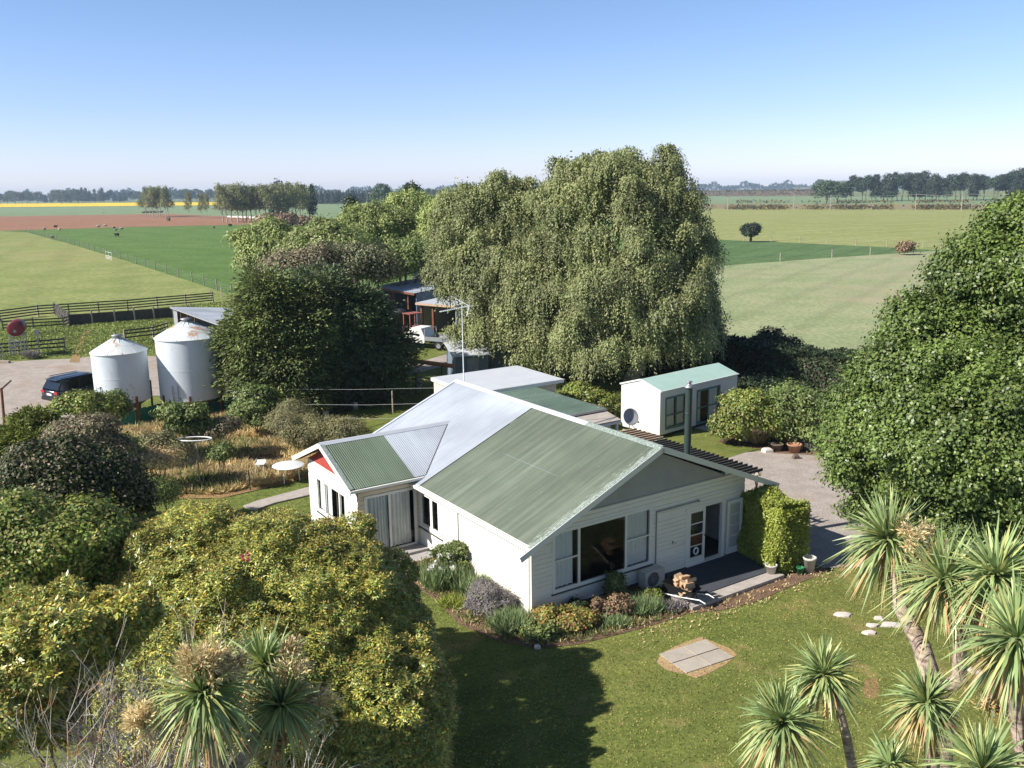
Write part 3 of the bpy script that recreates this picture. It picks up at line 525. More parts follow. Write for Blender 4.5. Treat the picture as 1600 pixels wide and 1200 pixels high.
def cap(mb, p, q, w, mi=0, side=None):
    p, q = Vector(p), Vector(q); d = (q-p).normalized(); a = Vector((d.y, -d.x, 0)).normalized()
    pr = [(-w, -w*.43), (-.03, .02), (.03, .02), (w, -w*.43)]
    vs = [p+a*x+Vector((0, 0, z+.02)) for x, z in pr]+[q+a*x+Vector((0, 0, z+.02)) for x, z in pr]
    mb.add(vs, [(0, 4, 5, 1), (1, 5, 6, 2), (2, 6, 7, 3)], mi)
cap(mb, (RU, 3.43, RZ), (RU, 12.82, RZ), .19); cap(mb, (-2.82, wr, WRZ), (vall(wr)+.1, wr, WRZ), .17); mb.box(-.33, 12.78, roofz(-.33), -.30, 12.84, roofz(-.33)+.04)
mb.beam((-.32, 12.82, roofz(-.32)+.02), (RU, 12.82, RZ+.02), .12, .04); mb.build('ridge_cap', 'ridge', H)
mb = MB(); mb.beam((2.35, 1.8, roofz(2.35)+.010), (2.35, 5.2, roofz(2.35)+.010), .010, .003); mb.build('sheet_lap', 'greyroof', H)
mb = MB(); cap(mb, (RU, -.46, RZ), (RU, 3.43, RZ), .19); mb.beam((-.34, OV+.07, roofz(-.34)+.015), (RU, OV+.07, RZ+.015), .16, .015); mb.build('roof_flashing', 'flashgreen', H); mb = MB(); mb.beam((-2.74, e0, wz(e0)+.02), (-2.74, wr, WRZ+.02), .18, .015); mb.build('roof_flashing', 'flashgreen', H)
mb = MB(); mb.beam((vall(e0), e0, wz(e0)+.012), (vall(wr), wr, WRZ+.012), .045, .01); mb.beam((BRK*0-.32, BRK, roofz(-.32)+.012), (RU, BRK, RZ+.012), .02, .008); mb.build('valley_flashing', 'darksteel', H)
mb = MB()   # gutters and fascia
mb.beam((-.36, OV, 2.50), (-.36, 7.3, 2.50), .10, .10); mb.beam((-.28, OV, 2.50), (-.28, 7.32, 2.50), .02, .16)
mb.beam((-2.8, e0-.05, 2.71), (.12, e0-.05, 2.71), .09, .09); mb.build('gutter', 'white', H)
mb = MB(); mb.tube([(-.05, .10, 2.5), (-.05, .10, .0)], .038, 8); mb.build('downpipe', 'white', H); mb = MB(); mb.tube([(-.05, 4.4, 2.5), (-.05, 4.4, .2)], .022, 6); mb.build('cable_pipe', 'dish', H); mb = MB(); mb.beam((-.025, -.025, .1), (-.025, -.025, 2.6), .07, .07); mb.build('corner_board', 'white', H)
mb = MB(); mb.beam((-2.83, e0-.1, wz(e0-.1)-.07), (-2.83, wr+.02, WRZ-.07), .03, .18); mb.beam((-2.83, wr, WRZ-.07), (-2.83, e1+.1, wz(e1+.1)-.07), .03, .18); mb.build('wing_barge_board', 'white', H)
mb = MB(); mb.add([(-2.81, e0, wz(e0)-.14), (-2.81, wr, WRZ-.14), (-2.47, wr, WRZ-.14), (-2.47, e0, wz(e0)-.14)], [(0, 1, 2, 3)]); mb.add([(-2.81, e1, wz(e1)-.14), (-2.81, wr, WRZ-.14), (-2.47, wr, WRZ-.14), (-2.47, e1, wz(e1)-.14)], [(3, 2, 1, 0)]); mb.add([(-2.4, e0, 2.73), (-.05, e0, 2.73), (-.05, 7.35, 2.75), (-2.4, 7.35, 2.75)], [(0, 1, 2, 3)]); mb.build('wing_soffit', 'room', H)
mb = MB(); mb.prism([(-2.49, wv0+.12, 2.76), (-2.49, wr, WRZ-.15), (-2.49, wv1-.1, 2.76)], (.03, 0, 0)); mb.build('red_gable_panel', 'red', H)
# windows
def window(name, o, d, n, s0, s1, z0, z1, mull=(), rails=(), fw_=.07, pane='glass', curtains=(), parent=H, mat='white', depth=.06, label=None, pos=.045, sill=True, inset=.02, mw=.045):
    """o,d,n in house axes; frame stands proud of the wall; mull = s of posts, rails = (sa,sb,z)"""
    mb = MB()
    def bar(sa, sb, za, zb, a=-.02, b=pos):
        p = [(o[0]+d[0]*s+n[0]*w, o[1]+d[1]*s+n[1]*w) for s, w in ((sa, a), (sb, a), (sb, b), (sa, b))]
        mb.prism([(x, y, za) for x, y in p], (0, 0, zb-za))
    bar(s0-.05, s1+.05, z1-.02, z1+.08, b=pos+.008); bar(s0-.05, s1+.05, z0-.08, z0+.04, b=pos+.006); bar(s0-.06, s0+fw_-.02, z0+.04, z1-.02); bar(s1-fw_+.02, s1+.06, z0+.04, z1-.02)
    for q in mull: bar(q-mw, q+mw, z0+.04, z1-.02, b=pos-.006)
    for (a, b, z) in rails: bar(a, b, z-.025, z+.025, b=pos-.012)
    f = mb.build(name, mat, parent)
    if label: f['label'] = label
    g = MB(); pt = lambda s, z, w: (o[0]+d[0]*s+n[0]*w, o[1]+d[1]*s+n[1]*w, z)
    g.add([pt(s0, z0, inset), pt(s1, z0, inset), pt(s1, z1, inset), pt(s0, z1, inset)], [(0, 1, 2, 3) if d[1]*n[0]-d[0]*n[1] > 0 else (3, 2, 1, 0)]); g.build('pane', pane, f)
    if curtains:
        for (a, b) in curtains:
            c = MB()
            N = max(6, int((b-a)/.022)); vs = []
            for i in range(N+1):
                s = a+(b-a)*i/N; w = -.075+.025*math.sin(s*42+math.sin(s*7)*2); vs += [pt(s, z0+.05, w), pt(s, z1-.03, w*.9-.02)]
            c.add(vs, [(2*i, 2*i+2, 2*i+3, 2*i+1) for i in range(N)]); c.build('curtain', 'curtain', f, smooth=True)
    if sill:
        q = MB(); p = [(o[0]+d[0]*s+n[0]*w, o[1]+d[1]*s+n[1]*w) for s, w in ((s0-.1, 0), (s1+.1, 0), (s1+.1, pos+.05), (s0-.1, pos+.05))]; q.prism([(x, y, z0-.115) for x, y in p], (0, 0, .03)); q.build('sill', 'sill', f)
    return f
F = ((0, 0), (1, 0), (0, -1)); SD = ((0, 0), (0, 1), (-1, 0)); WG = ((-2.45, 7.33), (0, 1), (-1, 0)); WS = ((-2.45, 7.33), (1, 0), (0, -1))
window('window', *F, *win, mull=(1.80, 3.74), rails=((.85, 1.76, 1.70), (3.78, 4.75, 1.70)), curtains=((.84, 1.62), (3.80, 4.74)), label='wide picture window with side sashes on the front wall')
window('window', *SD, 5.62, 7.28, .9, 2.2, mull=(6.36,), curtains=(), fw_=.26, mw=.09, rails=((5.62, 7.28, .98), (5.62, 7.28, 2.12)), label='two pane window beside the wing')
window('window', *WG, .9, 3.85, .85, 2.15, mull=(1.65, 3.1), curtains=((.95, 1.5), (3.15, 3.75), (2.6, 3.05), (1.7, 1.95)), label='wide window below the red gable')
window('sliding_door', *WS, .28, 2.25, .17, 2.3, mull=(1.22,), curtains=((.36, 1.17), (1.28, 2.08)), sill=False, label='white sliding glass door beside the steps')
# indoors
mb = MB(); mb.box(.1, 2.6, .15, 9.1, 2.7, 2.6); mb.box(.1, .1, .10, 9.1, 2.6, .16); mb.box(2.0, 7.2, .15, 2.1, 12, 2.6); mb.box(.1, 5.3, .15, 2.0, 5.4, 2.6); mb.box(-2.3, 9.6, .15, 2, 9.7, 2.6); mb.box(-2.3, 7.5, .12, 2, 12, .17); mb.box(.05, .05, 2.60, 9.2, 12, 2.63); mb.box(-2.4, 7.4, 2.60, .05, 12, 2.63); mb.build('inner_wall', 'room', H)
# french doors: left leaf shut, right leaf folded back against the wall
mb = MB()
for (a, b, z0, z1) in ((6.42, 6.54, .1, 2.24), (8.18, 8.30, .1, 2.24), (6.42, 8.30, 2.16, 2.27)): mb.box(a, -.05-.004*(z0 > 1), z0, b, .08, z1)
mb.box(6.44, -.14, .08, 8.28, .1, .155); DF = mb.build('door_frame', 'white', H); DF['label'] = 'white frame of the french doors to the deck'
def leaf(u0, u1, v, hinge=None, curtain=None, wreath=False):
    mb = MB(); z0, z1 = .16, 2.15; b = .11
    mb.box(u0, v-.04, z0, u0+b, v, z1); mb.box(u1-b, v-.04, z0, u1, v, z1); mb.box(u0+b, v-.038, z0, u1-b, v-.002, z0+.24); mb.box(u0+b, v-.038, z1-.12, u1-b, v-.002, z1)
    gh = (z1-.12-z0-.24)/4
    for k in range(1, 4): mb.box(u0+b, v-.034, z0+.24+gh*k-.018, u1-b, v-.006, z0+.24+gh*k+.018)
    o = mb.build('door', 'white', H); g = MB(); g.add([(u0+b, v-.02, z0+.24), (u1-b, v-.02, z0+.24), (u1-b, v-.02, z1-.12), (u0+b, v-.02, z1-.12)], [(0, 1, 2, 3)]); g.build('pane', 'glass', o)
    h = MB(); h.tube([(u1-.05, v-.05, 1.1), (u1-.05, v-.09, 1.1), (u1-.05, v-.09, 1.2)], .012, 6); h.build('handle', 'darksteel', o)
    if curtain:
        c = MB(); N = 30; vs = []
        for i in range(N+1):
            s = u0+b+(u1-u0-2*b)*i/N; w = v-.014+.002*math.sin(s*60); vs += [(s, w+.002, z0+.25), (s, w+.002, z1-.13)]
        c.add(vs, [(2*i, 2*i+2, 2*i+3, 2*i+1) for i in range(N)]); c.build('blind', 'curtain', o)
    if wreath:
        w = MB(); pts = [(u0+.40+.10*math.cos(t*PI/8), v-.03, z0+.24+gh*.5+.12*math.sin(t*PI/8)) for t in range(17)]; w.tube(pts, .028, 6); w.build('round_wreath', 'curtain', o)
        w = MB(); w.box(u0+b, v+.02, z0+.25, u1-b, v+.03, z0+.24+gh-.02); w.build('dark_board', 'black', o)
        w = MB(); w.box(u0+b, v+.02, z0+.24+gh+.02, u1-b, v+.03, z0+.24+2*gh-.02); w.build('red_cloth', 'rust', o)
    return o
leaf(6.55, 7.36, -.0, wreath=True)['label'] = 'closed glazed leaf with a pale ring in its lowest pane'; leaf(8.36, 9.12, -.10, curtain=True)['label'] = 'open glazed leaf folded back against the wall'
mb = MB(); mb.tube([(5.04, -.06, .6), (5.04, -.06, 2.44), (5.1, -.06, 2.45)], .022, 6); mb.tube([(5.04, -.06, 2.45), (6.96, -.06, 2.45)], .03, 8); mb.tube([(6.96, -.02, 2.45), (6.96, -.12, 2.45)], .04, 8); mb.build('conduit', 'metal', H)
mb = MB(); mb.tube([(5.83, -.02, 1.1), (5.83, -.04, 1.22)], .018, 6); mb.tube([(5.83, -.03, 1.22), (5.80, -.1, 1.22)], .016, 6); mb.build('wall_tap', 'darksteel', H); mb = MB(); mb.tube([(5.95, -.03, 1.1), (5.95, -.05, 1.13)], .014, 6); mb.build('wall_hook', 'darksteel', H)
mb = MB(); mb.box(5.3, -1.95, -.1, 8.95, -.06, .14); mb.build('deck', 'deck', H)
mb = MB(); mb.box(4.45, -2.42, -.1, 8.75, -1.95, .11); mb.box(4.45, -1.95, -.1, 5.3, -1.4, .108); mb.build('deck_step', 'concrete', H)
mb = MB(); mb.box(-1.9, 6.62, -.1, -.05, 7.3, .15); mb.box(-1.7, 5.98, -.1, -.15, 6.62, .07); mb.box(-1.92, 6.60, .15, -.03, 6.74, .163); mb.build('wing_steps', 'step', H)
fl = MB(); fu, fv = 7.72, 1.30; fl.lathe((fu, fv, roofz(fu)-.1), [(.125, 0), (.125, 2.55)], 20); fl.lathe((fu, fv, roofz(fu)+1.5), [(.127, 0), (.132, .01), (.132, .04), (.127, .05)], 20); fl.build('flue', 'fluegreen', H, smooth=True)
fl = MB(); fl.lathe((fu, fv, roofz(fu)+2.44), [(.13, 0), (.17, .01), (.17, .05), (.10, .13), (.07, .14), (.07, .2), (.11, .21), (.11, .24), (0, .26)], 20); fl.build('flue_cowl', 'metal', H, smooth=True)
# rear parts of the house: hipped green roof, lean-to, flat-roofed room
ez, az = 2.62, 3.6
def plane3(pa, pb, pc):
    a, b, c = Vector(pa), Vector(pb), Vector(pc); n = (b-a).cross(c-a); return lambda u, v: a.z-(n.x*(u-a.x)+n.y*(v-a.y))/n.z
AP = (10.1, 14.2, az); Qp = (12.5, 11.8, ez); Q2 = (12.5, 16.6, ez)
f1 = plane3((7, 11.8, ez), Qp, AP); f2 = plane3(Qp, Q2, AP); f3 = plane3((7, 16.6, ez), Q2, AP)
corr('rear_roof_front', 'greenroof3', 7.6, 12.5, lambda s: 11.8, lambda s: 14.2 if s < 10.1 else 14.2-(s-10.1), lambda s, t, h: (s, t, f1(s, t)+h))
corr('rear_roof_side', 'greenroof3', 11.8, 16.6, lambda s: 12.5-max(0, min(s-11.8, 16.6-s)), lambda s: 12.5, lambda s, t, h: (t, s, f2(t, s)+h))
corr('rear_roof_back', 'greenroof3', 7.6, 12.5, lambda s: 14.2 if s < 10.1 else 14.2+(s-10.1), lambda s: 16.6, lambda s, t, h: (s, t, f3(s, t)+h))
mb = MB(); mb.box(7.8, 12.1, 0, 12.2, 16.5, 2.58); mb.build('rear_wall', 'cream', H)
mb = MB(); mb.beam((7.8, 11.76, 2.58), (12.55, 11.76, 2.58), .09, .1); mb.beam((12.55, 11.76, 2.58), (12.55, 16.6, 2.58), .09, .1); mb.build('rear_gutter', 'metal', H)
mb = MB(); mb.prism([(8.1, 16.8, 3.05), (13.7, 16.8, 3.05), (13.9, 21.5, 3.05), (8.3, 21.5, 3.05)], (0, 0, .05)); mb.build('flat_roof', 'ridge', H)
mb = MB(); mb.beam((8.08, 16.78, 3.0), (13.75, 16.78, 3.0), .04, .18); mb.beam((8.06, 16.8, 3.0), (8.25, 21.5, 3.0), .04, .18); mb.beam((13.75, 16.8, 3.0), (13.92, 21.5, 3.0), .04, .18); mb.build('flat_roof_fascia', 'white', H)
mb = MB(); mb.box(8.3, 17.0, 0, 13.4, 21.3, 2.98)
for k in range(34): mb.box(8.32+k*.15, 16.985, .1, 8.345+k*.15, 17.0, 2.95)
mb.build('flat_roof_wall', 'cream', H)
mb = MB(); mb.box(12.6, 16.97, 1.3, 13.25, 17.01, 2.3); fo = mb.build('rear_window', 'white', H); mb = MB(); mb.box(12.66, 16.955, 1.36, 13.19, 16.969, 2.24); mb.build('pane', 'carglass', fo)
mb = MB(); mb.prism([(10.2, 10.25, 2.38), (12.25, 10.25, 2.38), (12.65, 12.0, 2.46), (10.2, 12.0, 2.46)], (0, 0, .04)); mb.build('lean_to_roof', 'concrete', H)
mb = MB(); mb.box(10.2, 10.6, 0, 11.9, 10.68, 2.36); mb.beam((12.1, 10.4, 0), (12.1, 10.4, 2.38), .1, .1); mb.beam((10.2, 10.3, 2.3), (12.25, 10.3, 2.3), .05, .12); mb.build('lean_to_wall', 'white', H)
# pergola at the drive side
PG = empty('pergola', HW(9.75, 1.0), YAW, 'slatted timber pergola running along the driveway side of the house', 'pergola')
mb = MB(); mb.beam((1.45, -.1, 2.36), (1.45, 7.9, 2.36), .05, .14); mb.beam((.15, -.1, 2.36), (.15, 7.9, 2.36), .05, .14); mb.build('beam', 'woodlight', PG)
sl = MB(); sl.box(0, -.02, 0, 1.65, .02, .11); s0 = sl.build('slat', 'raildark', PG, loc=(0, 0, 2.43))
for k in range(1, 22):
    c = s0.copy(); C.objects.link(c); c.parent = PG; c.location = (0, .25*k, 2.43)
sl = MB(); sl.box(.15, -.03, 0, 1.75, .03, .09); s1 = sl.build('rafter', 'orangewood', PG, loc=(0, 5.6, 2.44))
for k in range(1, 7):
    c = s1.copy(); C.objects.link(c); c.parent = PG; c.location = (0, 5.6+.29*k, 2.44)
mb = MB(); mb.beam((1.45, .1, 0), (1.45, .1, 2.3), .09, .09); po = mb.build('post', 'woodlight', PG)
for k in (2.6, 5.1, 7.7):
    c = po.copy(); C.objects.link(c); c.parent = PG; c.location = (0, k, 0)
# satellite dish, aerial
SDI = empty('satellite_dish', HW(11.2, 8.45, 2.40), YAW, 'round grey satellite dish in front of the white cabin wall', 'satellite dish')
mb = MB(); mb.lathe((0, 0, 0), [(0, 0), (.12, .01), (.22, .04), (.30, .085), (.31, .085), (.31, .075), (.22, .02), (0, -.02)], 28); o = mb.build('reflector', 'dish', SDI, True, (0, 0, .66)); o.scale = (1.25, 1.25, 1.25); o.rotation_euler = (math.radians(68), 0, math.radians(-8))
mb = MB(); mb.tube([(0, 0, 0), (0, .03, .4), (0, .03, .6)], .022, 6); mb.tube([(.35, -.1, 0), (0, 0, .42)], .015, 6); mb.tube([(0, -.04, .32), (.12, -.38, .5)], .012, 6); mb.box(.08, -.45, .46, .16, -.35, .54); mb.build('bracket', 'metal', SDI)
AN = empty('tv_aerial', HW(5.0, 12.4, 4.8), YAW, 'tall television aerial on a thin mast above the back of the roof', 'aerial')
b0 = HW(5.0, 12.4, 4.8); tp = far(707, 478, math.hypot(b0[0], b0[1])); hh = tp[2]-b0[2]
mb = MB(); mb.tube([(0, 0, 0), (0, 0, hh)], [.03, .02], 6); mb.build('mast', 'plastic', AN)
mb = MB(); mb.tube([(-1.25, -.3, hh-.12), (.55, .1, hh-.04)], .028, 6)
for k in range(16): t = k/15; mb.tube([(-1.2+1.55*t, -.29+.34*t+.11, hh-.12+.07*t), (-1.2+1.55*t, -.29+.34*t-.11, hh-.12+.07*t)], .008, 4)
mb.tube([(.4, .06, hh-.04), (-.05, .5, hh+.28)], .014, 5); mb.tube([(.4, .06, hh-.04), (-.0, -.4, hh-.42)], .02, 5); mb.tube([(.45, .08, hh-.3), (.42, .06, hh+.3)], .012, 4); mb.build('yagi_array', 'plastic', AN)
# ================================================================== CABIN
cb = at(1030.4, 684); CR = math.radians(40.5)
CBN = empty('portable_cabin', cb, CR, 'white portable cabin with aqua roof and teal joinery beside the lawn strip', 'cabin')
Lc, Wc, Ec, Rc, rv = 6.75, 2.78, 2.52, 2.95, 1.36
mb = MB(); gp = [(0, 0, .14), (0, 0, Ec), (0, rv, Rc), (0, Wc, Ec), (0, Wc, .14)]; mb.prism(gp, (.06, 0, 0)); mb.prism([(Lc-.06, y, z) for x, y, z in gp], (.06, 0, 0)); mb.box(.06, Wc-.06, .14, Lc-.06, Wc, Ec); mb.box(.06, .03, .14, Lc-.06, Wc-.06, .2); mb.build('wall', 'cabin', CBN)
wall('front_wall', (0, 0), (1, 0), (0, -1), 0, Lc, .14, Ec, openings=[(.45, 2.1, .42, 2.05), (3.1, 5.1, .22, 2.05)], mat='cabin', pitch=5, parent=CBN)
corr('roof_panel', 'cabinroof', -.02, Lc+.06, lambda s: -.07, lambda s: rv, lambda s, t, h: (s, t, Ec+.03+(Rc-Ec)*t/rv+h*.6), CBN, .15)
corr('roof_panel', 'cabinroof', -.02, Lc+.06, lambda s: rv, lambda s: Wc+.07, lambda s, t, h: (s, t, Rc+.03-(Rc-Ec)*(t-rv)/(Wc-rv)+h*.6), CBN, .15)
mb = MB(); mb.beam((-.03, -.07, Ec+.01), (-.03, rv, Rc+.03), .05, .08); mb.beam((-.03, rv, Rc+.03), (-.03, Wc+.07, Ec+.01), .05, .08); mb.beam((-.02, -.09, Ec), (Lc+.05, -.09, Ec), .05, .06); mb.build('roof_trim', 'white', CBN)
FC = ((0, 0), (1, 0), (0, -1))
window('window', *FC, .45, 2.1, .42, 2.05, mull=(1.3,), rails=((.45, 2.1, 1.1),), parent=CBN, mat='teal', curtains=((.5, 1.25), (1.35, 2.05)), sill=False)
window('sliding_door', *FC, 3.1, 5.1, .22, 2.05, mull=(4.1,), rails=((3.1, 5.1, 1.08),), parent=CBN, mat='teal', curtains=((3.2, 3.5), (4.15, 5.05)), sill=False)
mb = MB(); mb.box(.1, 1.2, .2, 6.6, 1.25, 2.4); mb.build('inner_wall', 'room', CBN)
mb = MB()
for x in (.2, 2.4, 4.5, 6.5): mb.box(x, .1, -.1, x+.2, .3, .14); mb.box(x, Wc-.3, -.1, x+.2, Wc-.1, .14)
mb.build('pile', 'wood', CBN)
mb = MB(); mb.box(2.9, -1.2, -.1, 5.3, -.1, .05); mb.build('door_slab', 'concrete', CBN)
# ================================================================== SILOS
def silo(c, r, z0, z1, z2, label, seed, legs, lean=0, plain=False):
    rng = random.Random(seed); e = empty('grain_silo', (c[0], c[1], 0), 0, label, 'silo', 'metal grain silos')
    mb = MB(); mb.lathe((0, 0, 0), [(r, z0), (r, z1)], 64); mb.build('body', 'silo', e, True)
    for zr in ((z0+z1)/2, z0+.03): mb = MB(); mb.lathe((0, 0, zr), [(r*.998, 0), (r*1.005, .004), (r*1.005, .036), (r*.998, .04)], 64); mb.build('seam_band', 'silo', e)
    mb = MB(); n = 48; mb.lathe((0, 0, 0), [(r*1.03, z1-.05), (r*1.035, z1), (r*.6, z1+(z2-z1)*.47), (.26, z2-.12)], n); mb.build('roof', 'silocone', e)
    mb = MB()
    for k in range(12): t = 2*PI*k/12; mb.tube([(r*1.03*math.cos(t), r*1.03*math.sin(t), z1+.01), (.27*math.cos(t), .27*math.sin(t), z2-.10)], .015, 4)
    mb.build('roof_rib', 'silocone', e); mb = MB(); mb.lathe((0, 0, 0), [(.24, z2-.14), (.24, z2+.02), (.34, z2+.03), (.34, z2+.07), (0, z2+.12)], 20); mb.build('hatch_cap', 'metal', e, True)
    mb = MB(); mb.lathe((0, 0, 0), [(r*.99, z0+.01), (.22, z0-.85), (.2, z0-.9)], 32); mb.build('hopper', 'hopper', e, True)
    for k_, t in enumerate(legs):
        t = math.radians(t); x, y = r*math.cos(t), r*math.sin(t); mb = MB(); mb.beam((x*1.0, y*1.0, -.1), (x*1.01, y*1.01, z0+(1.0 if k_ == 3 else .35)), .12, .12, 0, (x, y, 0)); mb.build('leg', 'rust', e)
    for t in (legs[0]+30,):
        t = math.radians(t); x, y = r*1.03*math.cos(t), r*1.03*math.sin(t); tx, ty = -math.sin(t)*.17, math.cos(t)*.17; mb = MB()
        for s in (-1, 1): mb.beam((x+tx*s, y+ty*s, .4), (x+tx*s, y+ty*s, z0+1.0), .035, .035)
        for k in range(5): mb.beam((x-tx, y-ty, .5+.28*k), (x+tx, y+ty, .5+.28*k), .025, .025)
        mb.build('ladder', 'metal', e)
    return e
silo((-23.05, 52.35), 1.53, 1.25, 4.15, 5.02, 'smaller pale steel silo with rust-streaked cone roof beside the dark car', 1, (-150, -100, -40, 20, 80, 140))
silo((-19.5, 53.9), 1.86, 1.05, 4.72, 5.72, 'larger pale steel silo with blue-white cone roof, half shaded by its neighbour', 2, (-130, -75, -12, 48, 108, 170))
# ================================================================== VEHICLES
def wheel(par, x, y, r, w, rim='metal'):
    mb = MB(); mb.lathe((x, y, r), [(r*.6, -w/2), (r*.95, -w/2), (r, -w*.35), (r, w*.35), (r*.95, w/2), (r*.6, w/2)], 24, axis='y'); o = mb.build('wheel', 'tyre', par, True)
    mb = MB(); mb.lathe((x, y, r), [(0, -w*.42), (r*.58, -w*.45), (r*.62, -w*.3), (r*.62, w*.3), (r*.58, w*.45), (0, w*.42)], 20, axis='y'); mb.build('rim', rim, o)
def suv(loc, rz, label):
    e = empty('parked_car', loc, rz, label, 'car')
    # x forward, rear at x=0; length 4.9, width 1.95, height 1.78
    def section(mb, secs, mi=0):
        """secs = (x, [(y,z)...]) rings of equal length, mirrored half sections"""
        k = len(mb.v); n = len(secs[0][1])
        for x, ring in secs: mb.v += [(x+(dxx if len(p) > 2 else 0), p[0], p[1]) for p in ring for dxx in (0,)]
        for i in range(len(secs)-1):
            for j in range(n-1): mb.f.append([k+i*n+j, k+(i+1)*n+j, k+(i+1)*n+j+1, k+i*n+j+1]); mb.mi.append(mi)
    def ring(w0, z0, w1, z1, w2, z2, cap_=True):
        h = [(w0*.92, z0), (w0, z0+.1), (w0*1.01, (z0+z1)/2), (w1, z1), (w1*.985, z2-.04), (w2, z2)]; return [(a, b) for a, b in h]+[(-a, b) for a, b in h[::-1]]
    lower = [(0.02, ring(.86, .42, .86, .80, .80, .92)), (.12, ring(.94, .30, .95, .85, .93, 1.02)), (.5, ring(.97, .28, .97, .92, .94, 1.06)), (2.4, ring(.98, .28, .975, .92, .93, 1.04)), (3.5, ring(.97, .28, .97, .90, .90, 1.03)), (4.3, ring(.94, .28, .92, .84, .82, .95)), (4.75, ring(.86, .34, .84, .72, .74, .80)), (4.9, ring(.78, .40, .76, .60, .7, .66))]
    mb = MB(); section(mb, lower); n = 12
    mb.f.append(list(range(n))); mb.mi.append(0); mb.f.append(list(range(len(mb.v)-n, len(mb.v)))[::-1]); mb.mi.append(0)
    mb.build('body', 'carpaint', e, True)
    mb = MB()  # glasshouse
    gh = [(.10, [(.86, 1.0), (.80, 1.10), (-.80, 1.10), (-.86, 1.0)]), (.45, [(.90, 1.03), (.72, 1.66), (-.72, 1.66), (-.90, 1.03)]), (2.5, [(.91, 1.03), (.74, 1.70), (-.74, 1.70), (-.91, 1.03)]), (3.0, [(.89, 1.02), (.70, 1.60), (-.70, 1.60), (-.89, 1.02)]), (3.75, [(.82, 1.0), (.78, 1.04), (-.78, 1.04), (-.82, 1.0)])]
    section(mb, gh); mb.build('side_glass', 'carglass', e)
    mb = MB(); section(mb, [(.28, [(.66, 1.63), (.60, 1.70), (-.60, 1.70), (-.66, 1.63)]), (.7, [(.74, 1.66), (.66, 1.76), (-.66, 1.76), (-.74, 1.66)]), (2.4, [(.75, 1.69), (.68, 1.79), (-.68, 1.79), (-.75, 1.69)]), (3.05, [(.70, 1.60), (.64, 1.66), (-.64, 1.66), (-.70, 1.60)])]); mb.box(.2, -.6, 1.66, .5, .6, 1.70)
    for s in (-1, 1):
        for (x0, x1) in ((.14, .48), (1.55, 1.6), (2.75, 2.7)): mb.beam((x0, s*.88, 1.05), (x1, s*.735, 1.67), .09, .03, 0, (0, s, 0))
        mb.beam((.5, s*.66, 1.82), (2.4, s*.66, 1.84), .04, .04)
        mb.beam((3.75, s*.80, 1.03), (3.0, s*.70, 1.64), .06, .04, 0, (0, s, 0))
    mb.build('roof', 'carpaint', e)
    for s in (-1, 1):
        mb = MB(); mb.box(-.005, s*.56-.02, .84, .06, s*.90, 1.0) if s > 0 else mb.box(-.005, s*.90, .84, .06, s*.56+.02, 1.0); mb.build('tail_light', 'redlight', e)
        mb = MB(); mb.box(4.70, s*.62-.14, .66, 4.86, s*.62+.14, .78); mb.build('headlight', 'glass', e)
        mb = MB(); mb.box(3.05, s*1.0-.1, 1.02, 3.2, s*1.0+.1, 1.16); mb.build('mirror', 'carpaint', e)
    mb = MB(); mb.box(-.012, -.26, .72, .03, .26, .84); mb.build('number_plate', 'plastic', e)
    mb = MB(); mb.box(-.04, -.88, .38, .1, .88, .58); mb.build('bumper', 'black', e)
    for x in (.95, 3.95):
        for s in (-1, 1): wheel(e, x, s*.86, .37, .24)
    return e
suv((-29.35, 56.0, 0), math.atan2(.835, .55)-.0, 'dark navy estate car parked on the gravel yard beside the silos')
def ute(loc, rz, label):
    e = empty('parked_truck', loc, rz, label, 'truck')
    mb = MB(); mb.prism([(2.3, -.85, .5), (2.3, -.85, 1.05), (2.6, -.82, 1.75), (3.7, -.82, 1.75), (4.1, -.85, 1.1), (5.0, -.83, 1.0), (5.1, -.8, .5)], (0, 1.7, 0)); mb.build('cab', 'white', e)
    mb = MB()
    for s in (-.856, .83): mb.prism([(2.75, s, 1.12), (2.85, s, 1.65), (3.62, s, 1.65), (3.92, s, 1.12)], (0, .03, 0))
    mb.prism([(3.76, -.72, 1.69), (4.1, -.75, 1.14), (4.12, .75, 1.14), (3.78, .72, 1.69)], (.03, 0, .02)); mb.build('cab_window', 'carglass', e)
    mb = MB(); mb.box(0, -.95, .75, 2.25, .95, .85); mb.beam((2.2, -.9, .85), (2.2, -.9, 1.7), .06, .06); mb.beam((2.2, .9, .85), (2.2, .9, 1.7), .06, .06); mb.beam((2.2, -.9, 1.7), (2.2, .9, 1.7), .06, .06); mb.box(0, -.95, .85, .04, .95, 1.1); mb.box(.04, -.95, .85, 2.2, -.91, 1.1); mb.box(.04, .91, .85, 2.2, .95, 1.1); mb.build('tray', 'metal', e)
    mb = MB()
    for s in (-.55, .55): mb.box(4.98, s-.18, .72, 5.06, s+.18, .9)
    mb.build('headlight', 'metal', e)
    for x in (.9, 4.2):
        for s in (-1, 1): wheel(e, x, s*.78, .36, .24)
    return e
ute(at(708, 546), math.radians(152), 'white farm truck with a flat tray under the drooping birch')
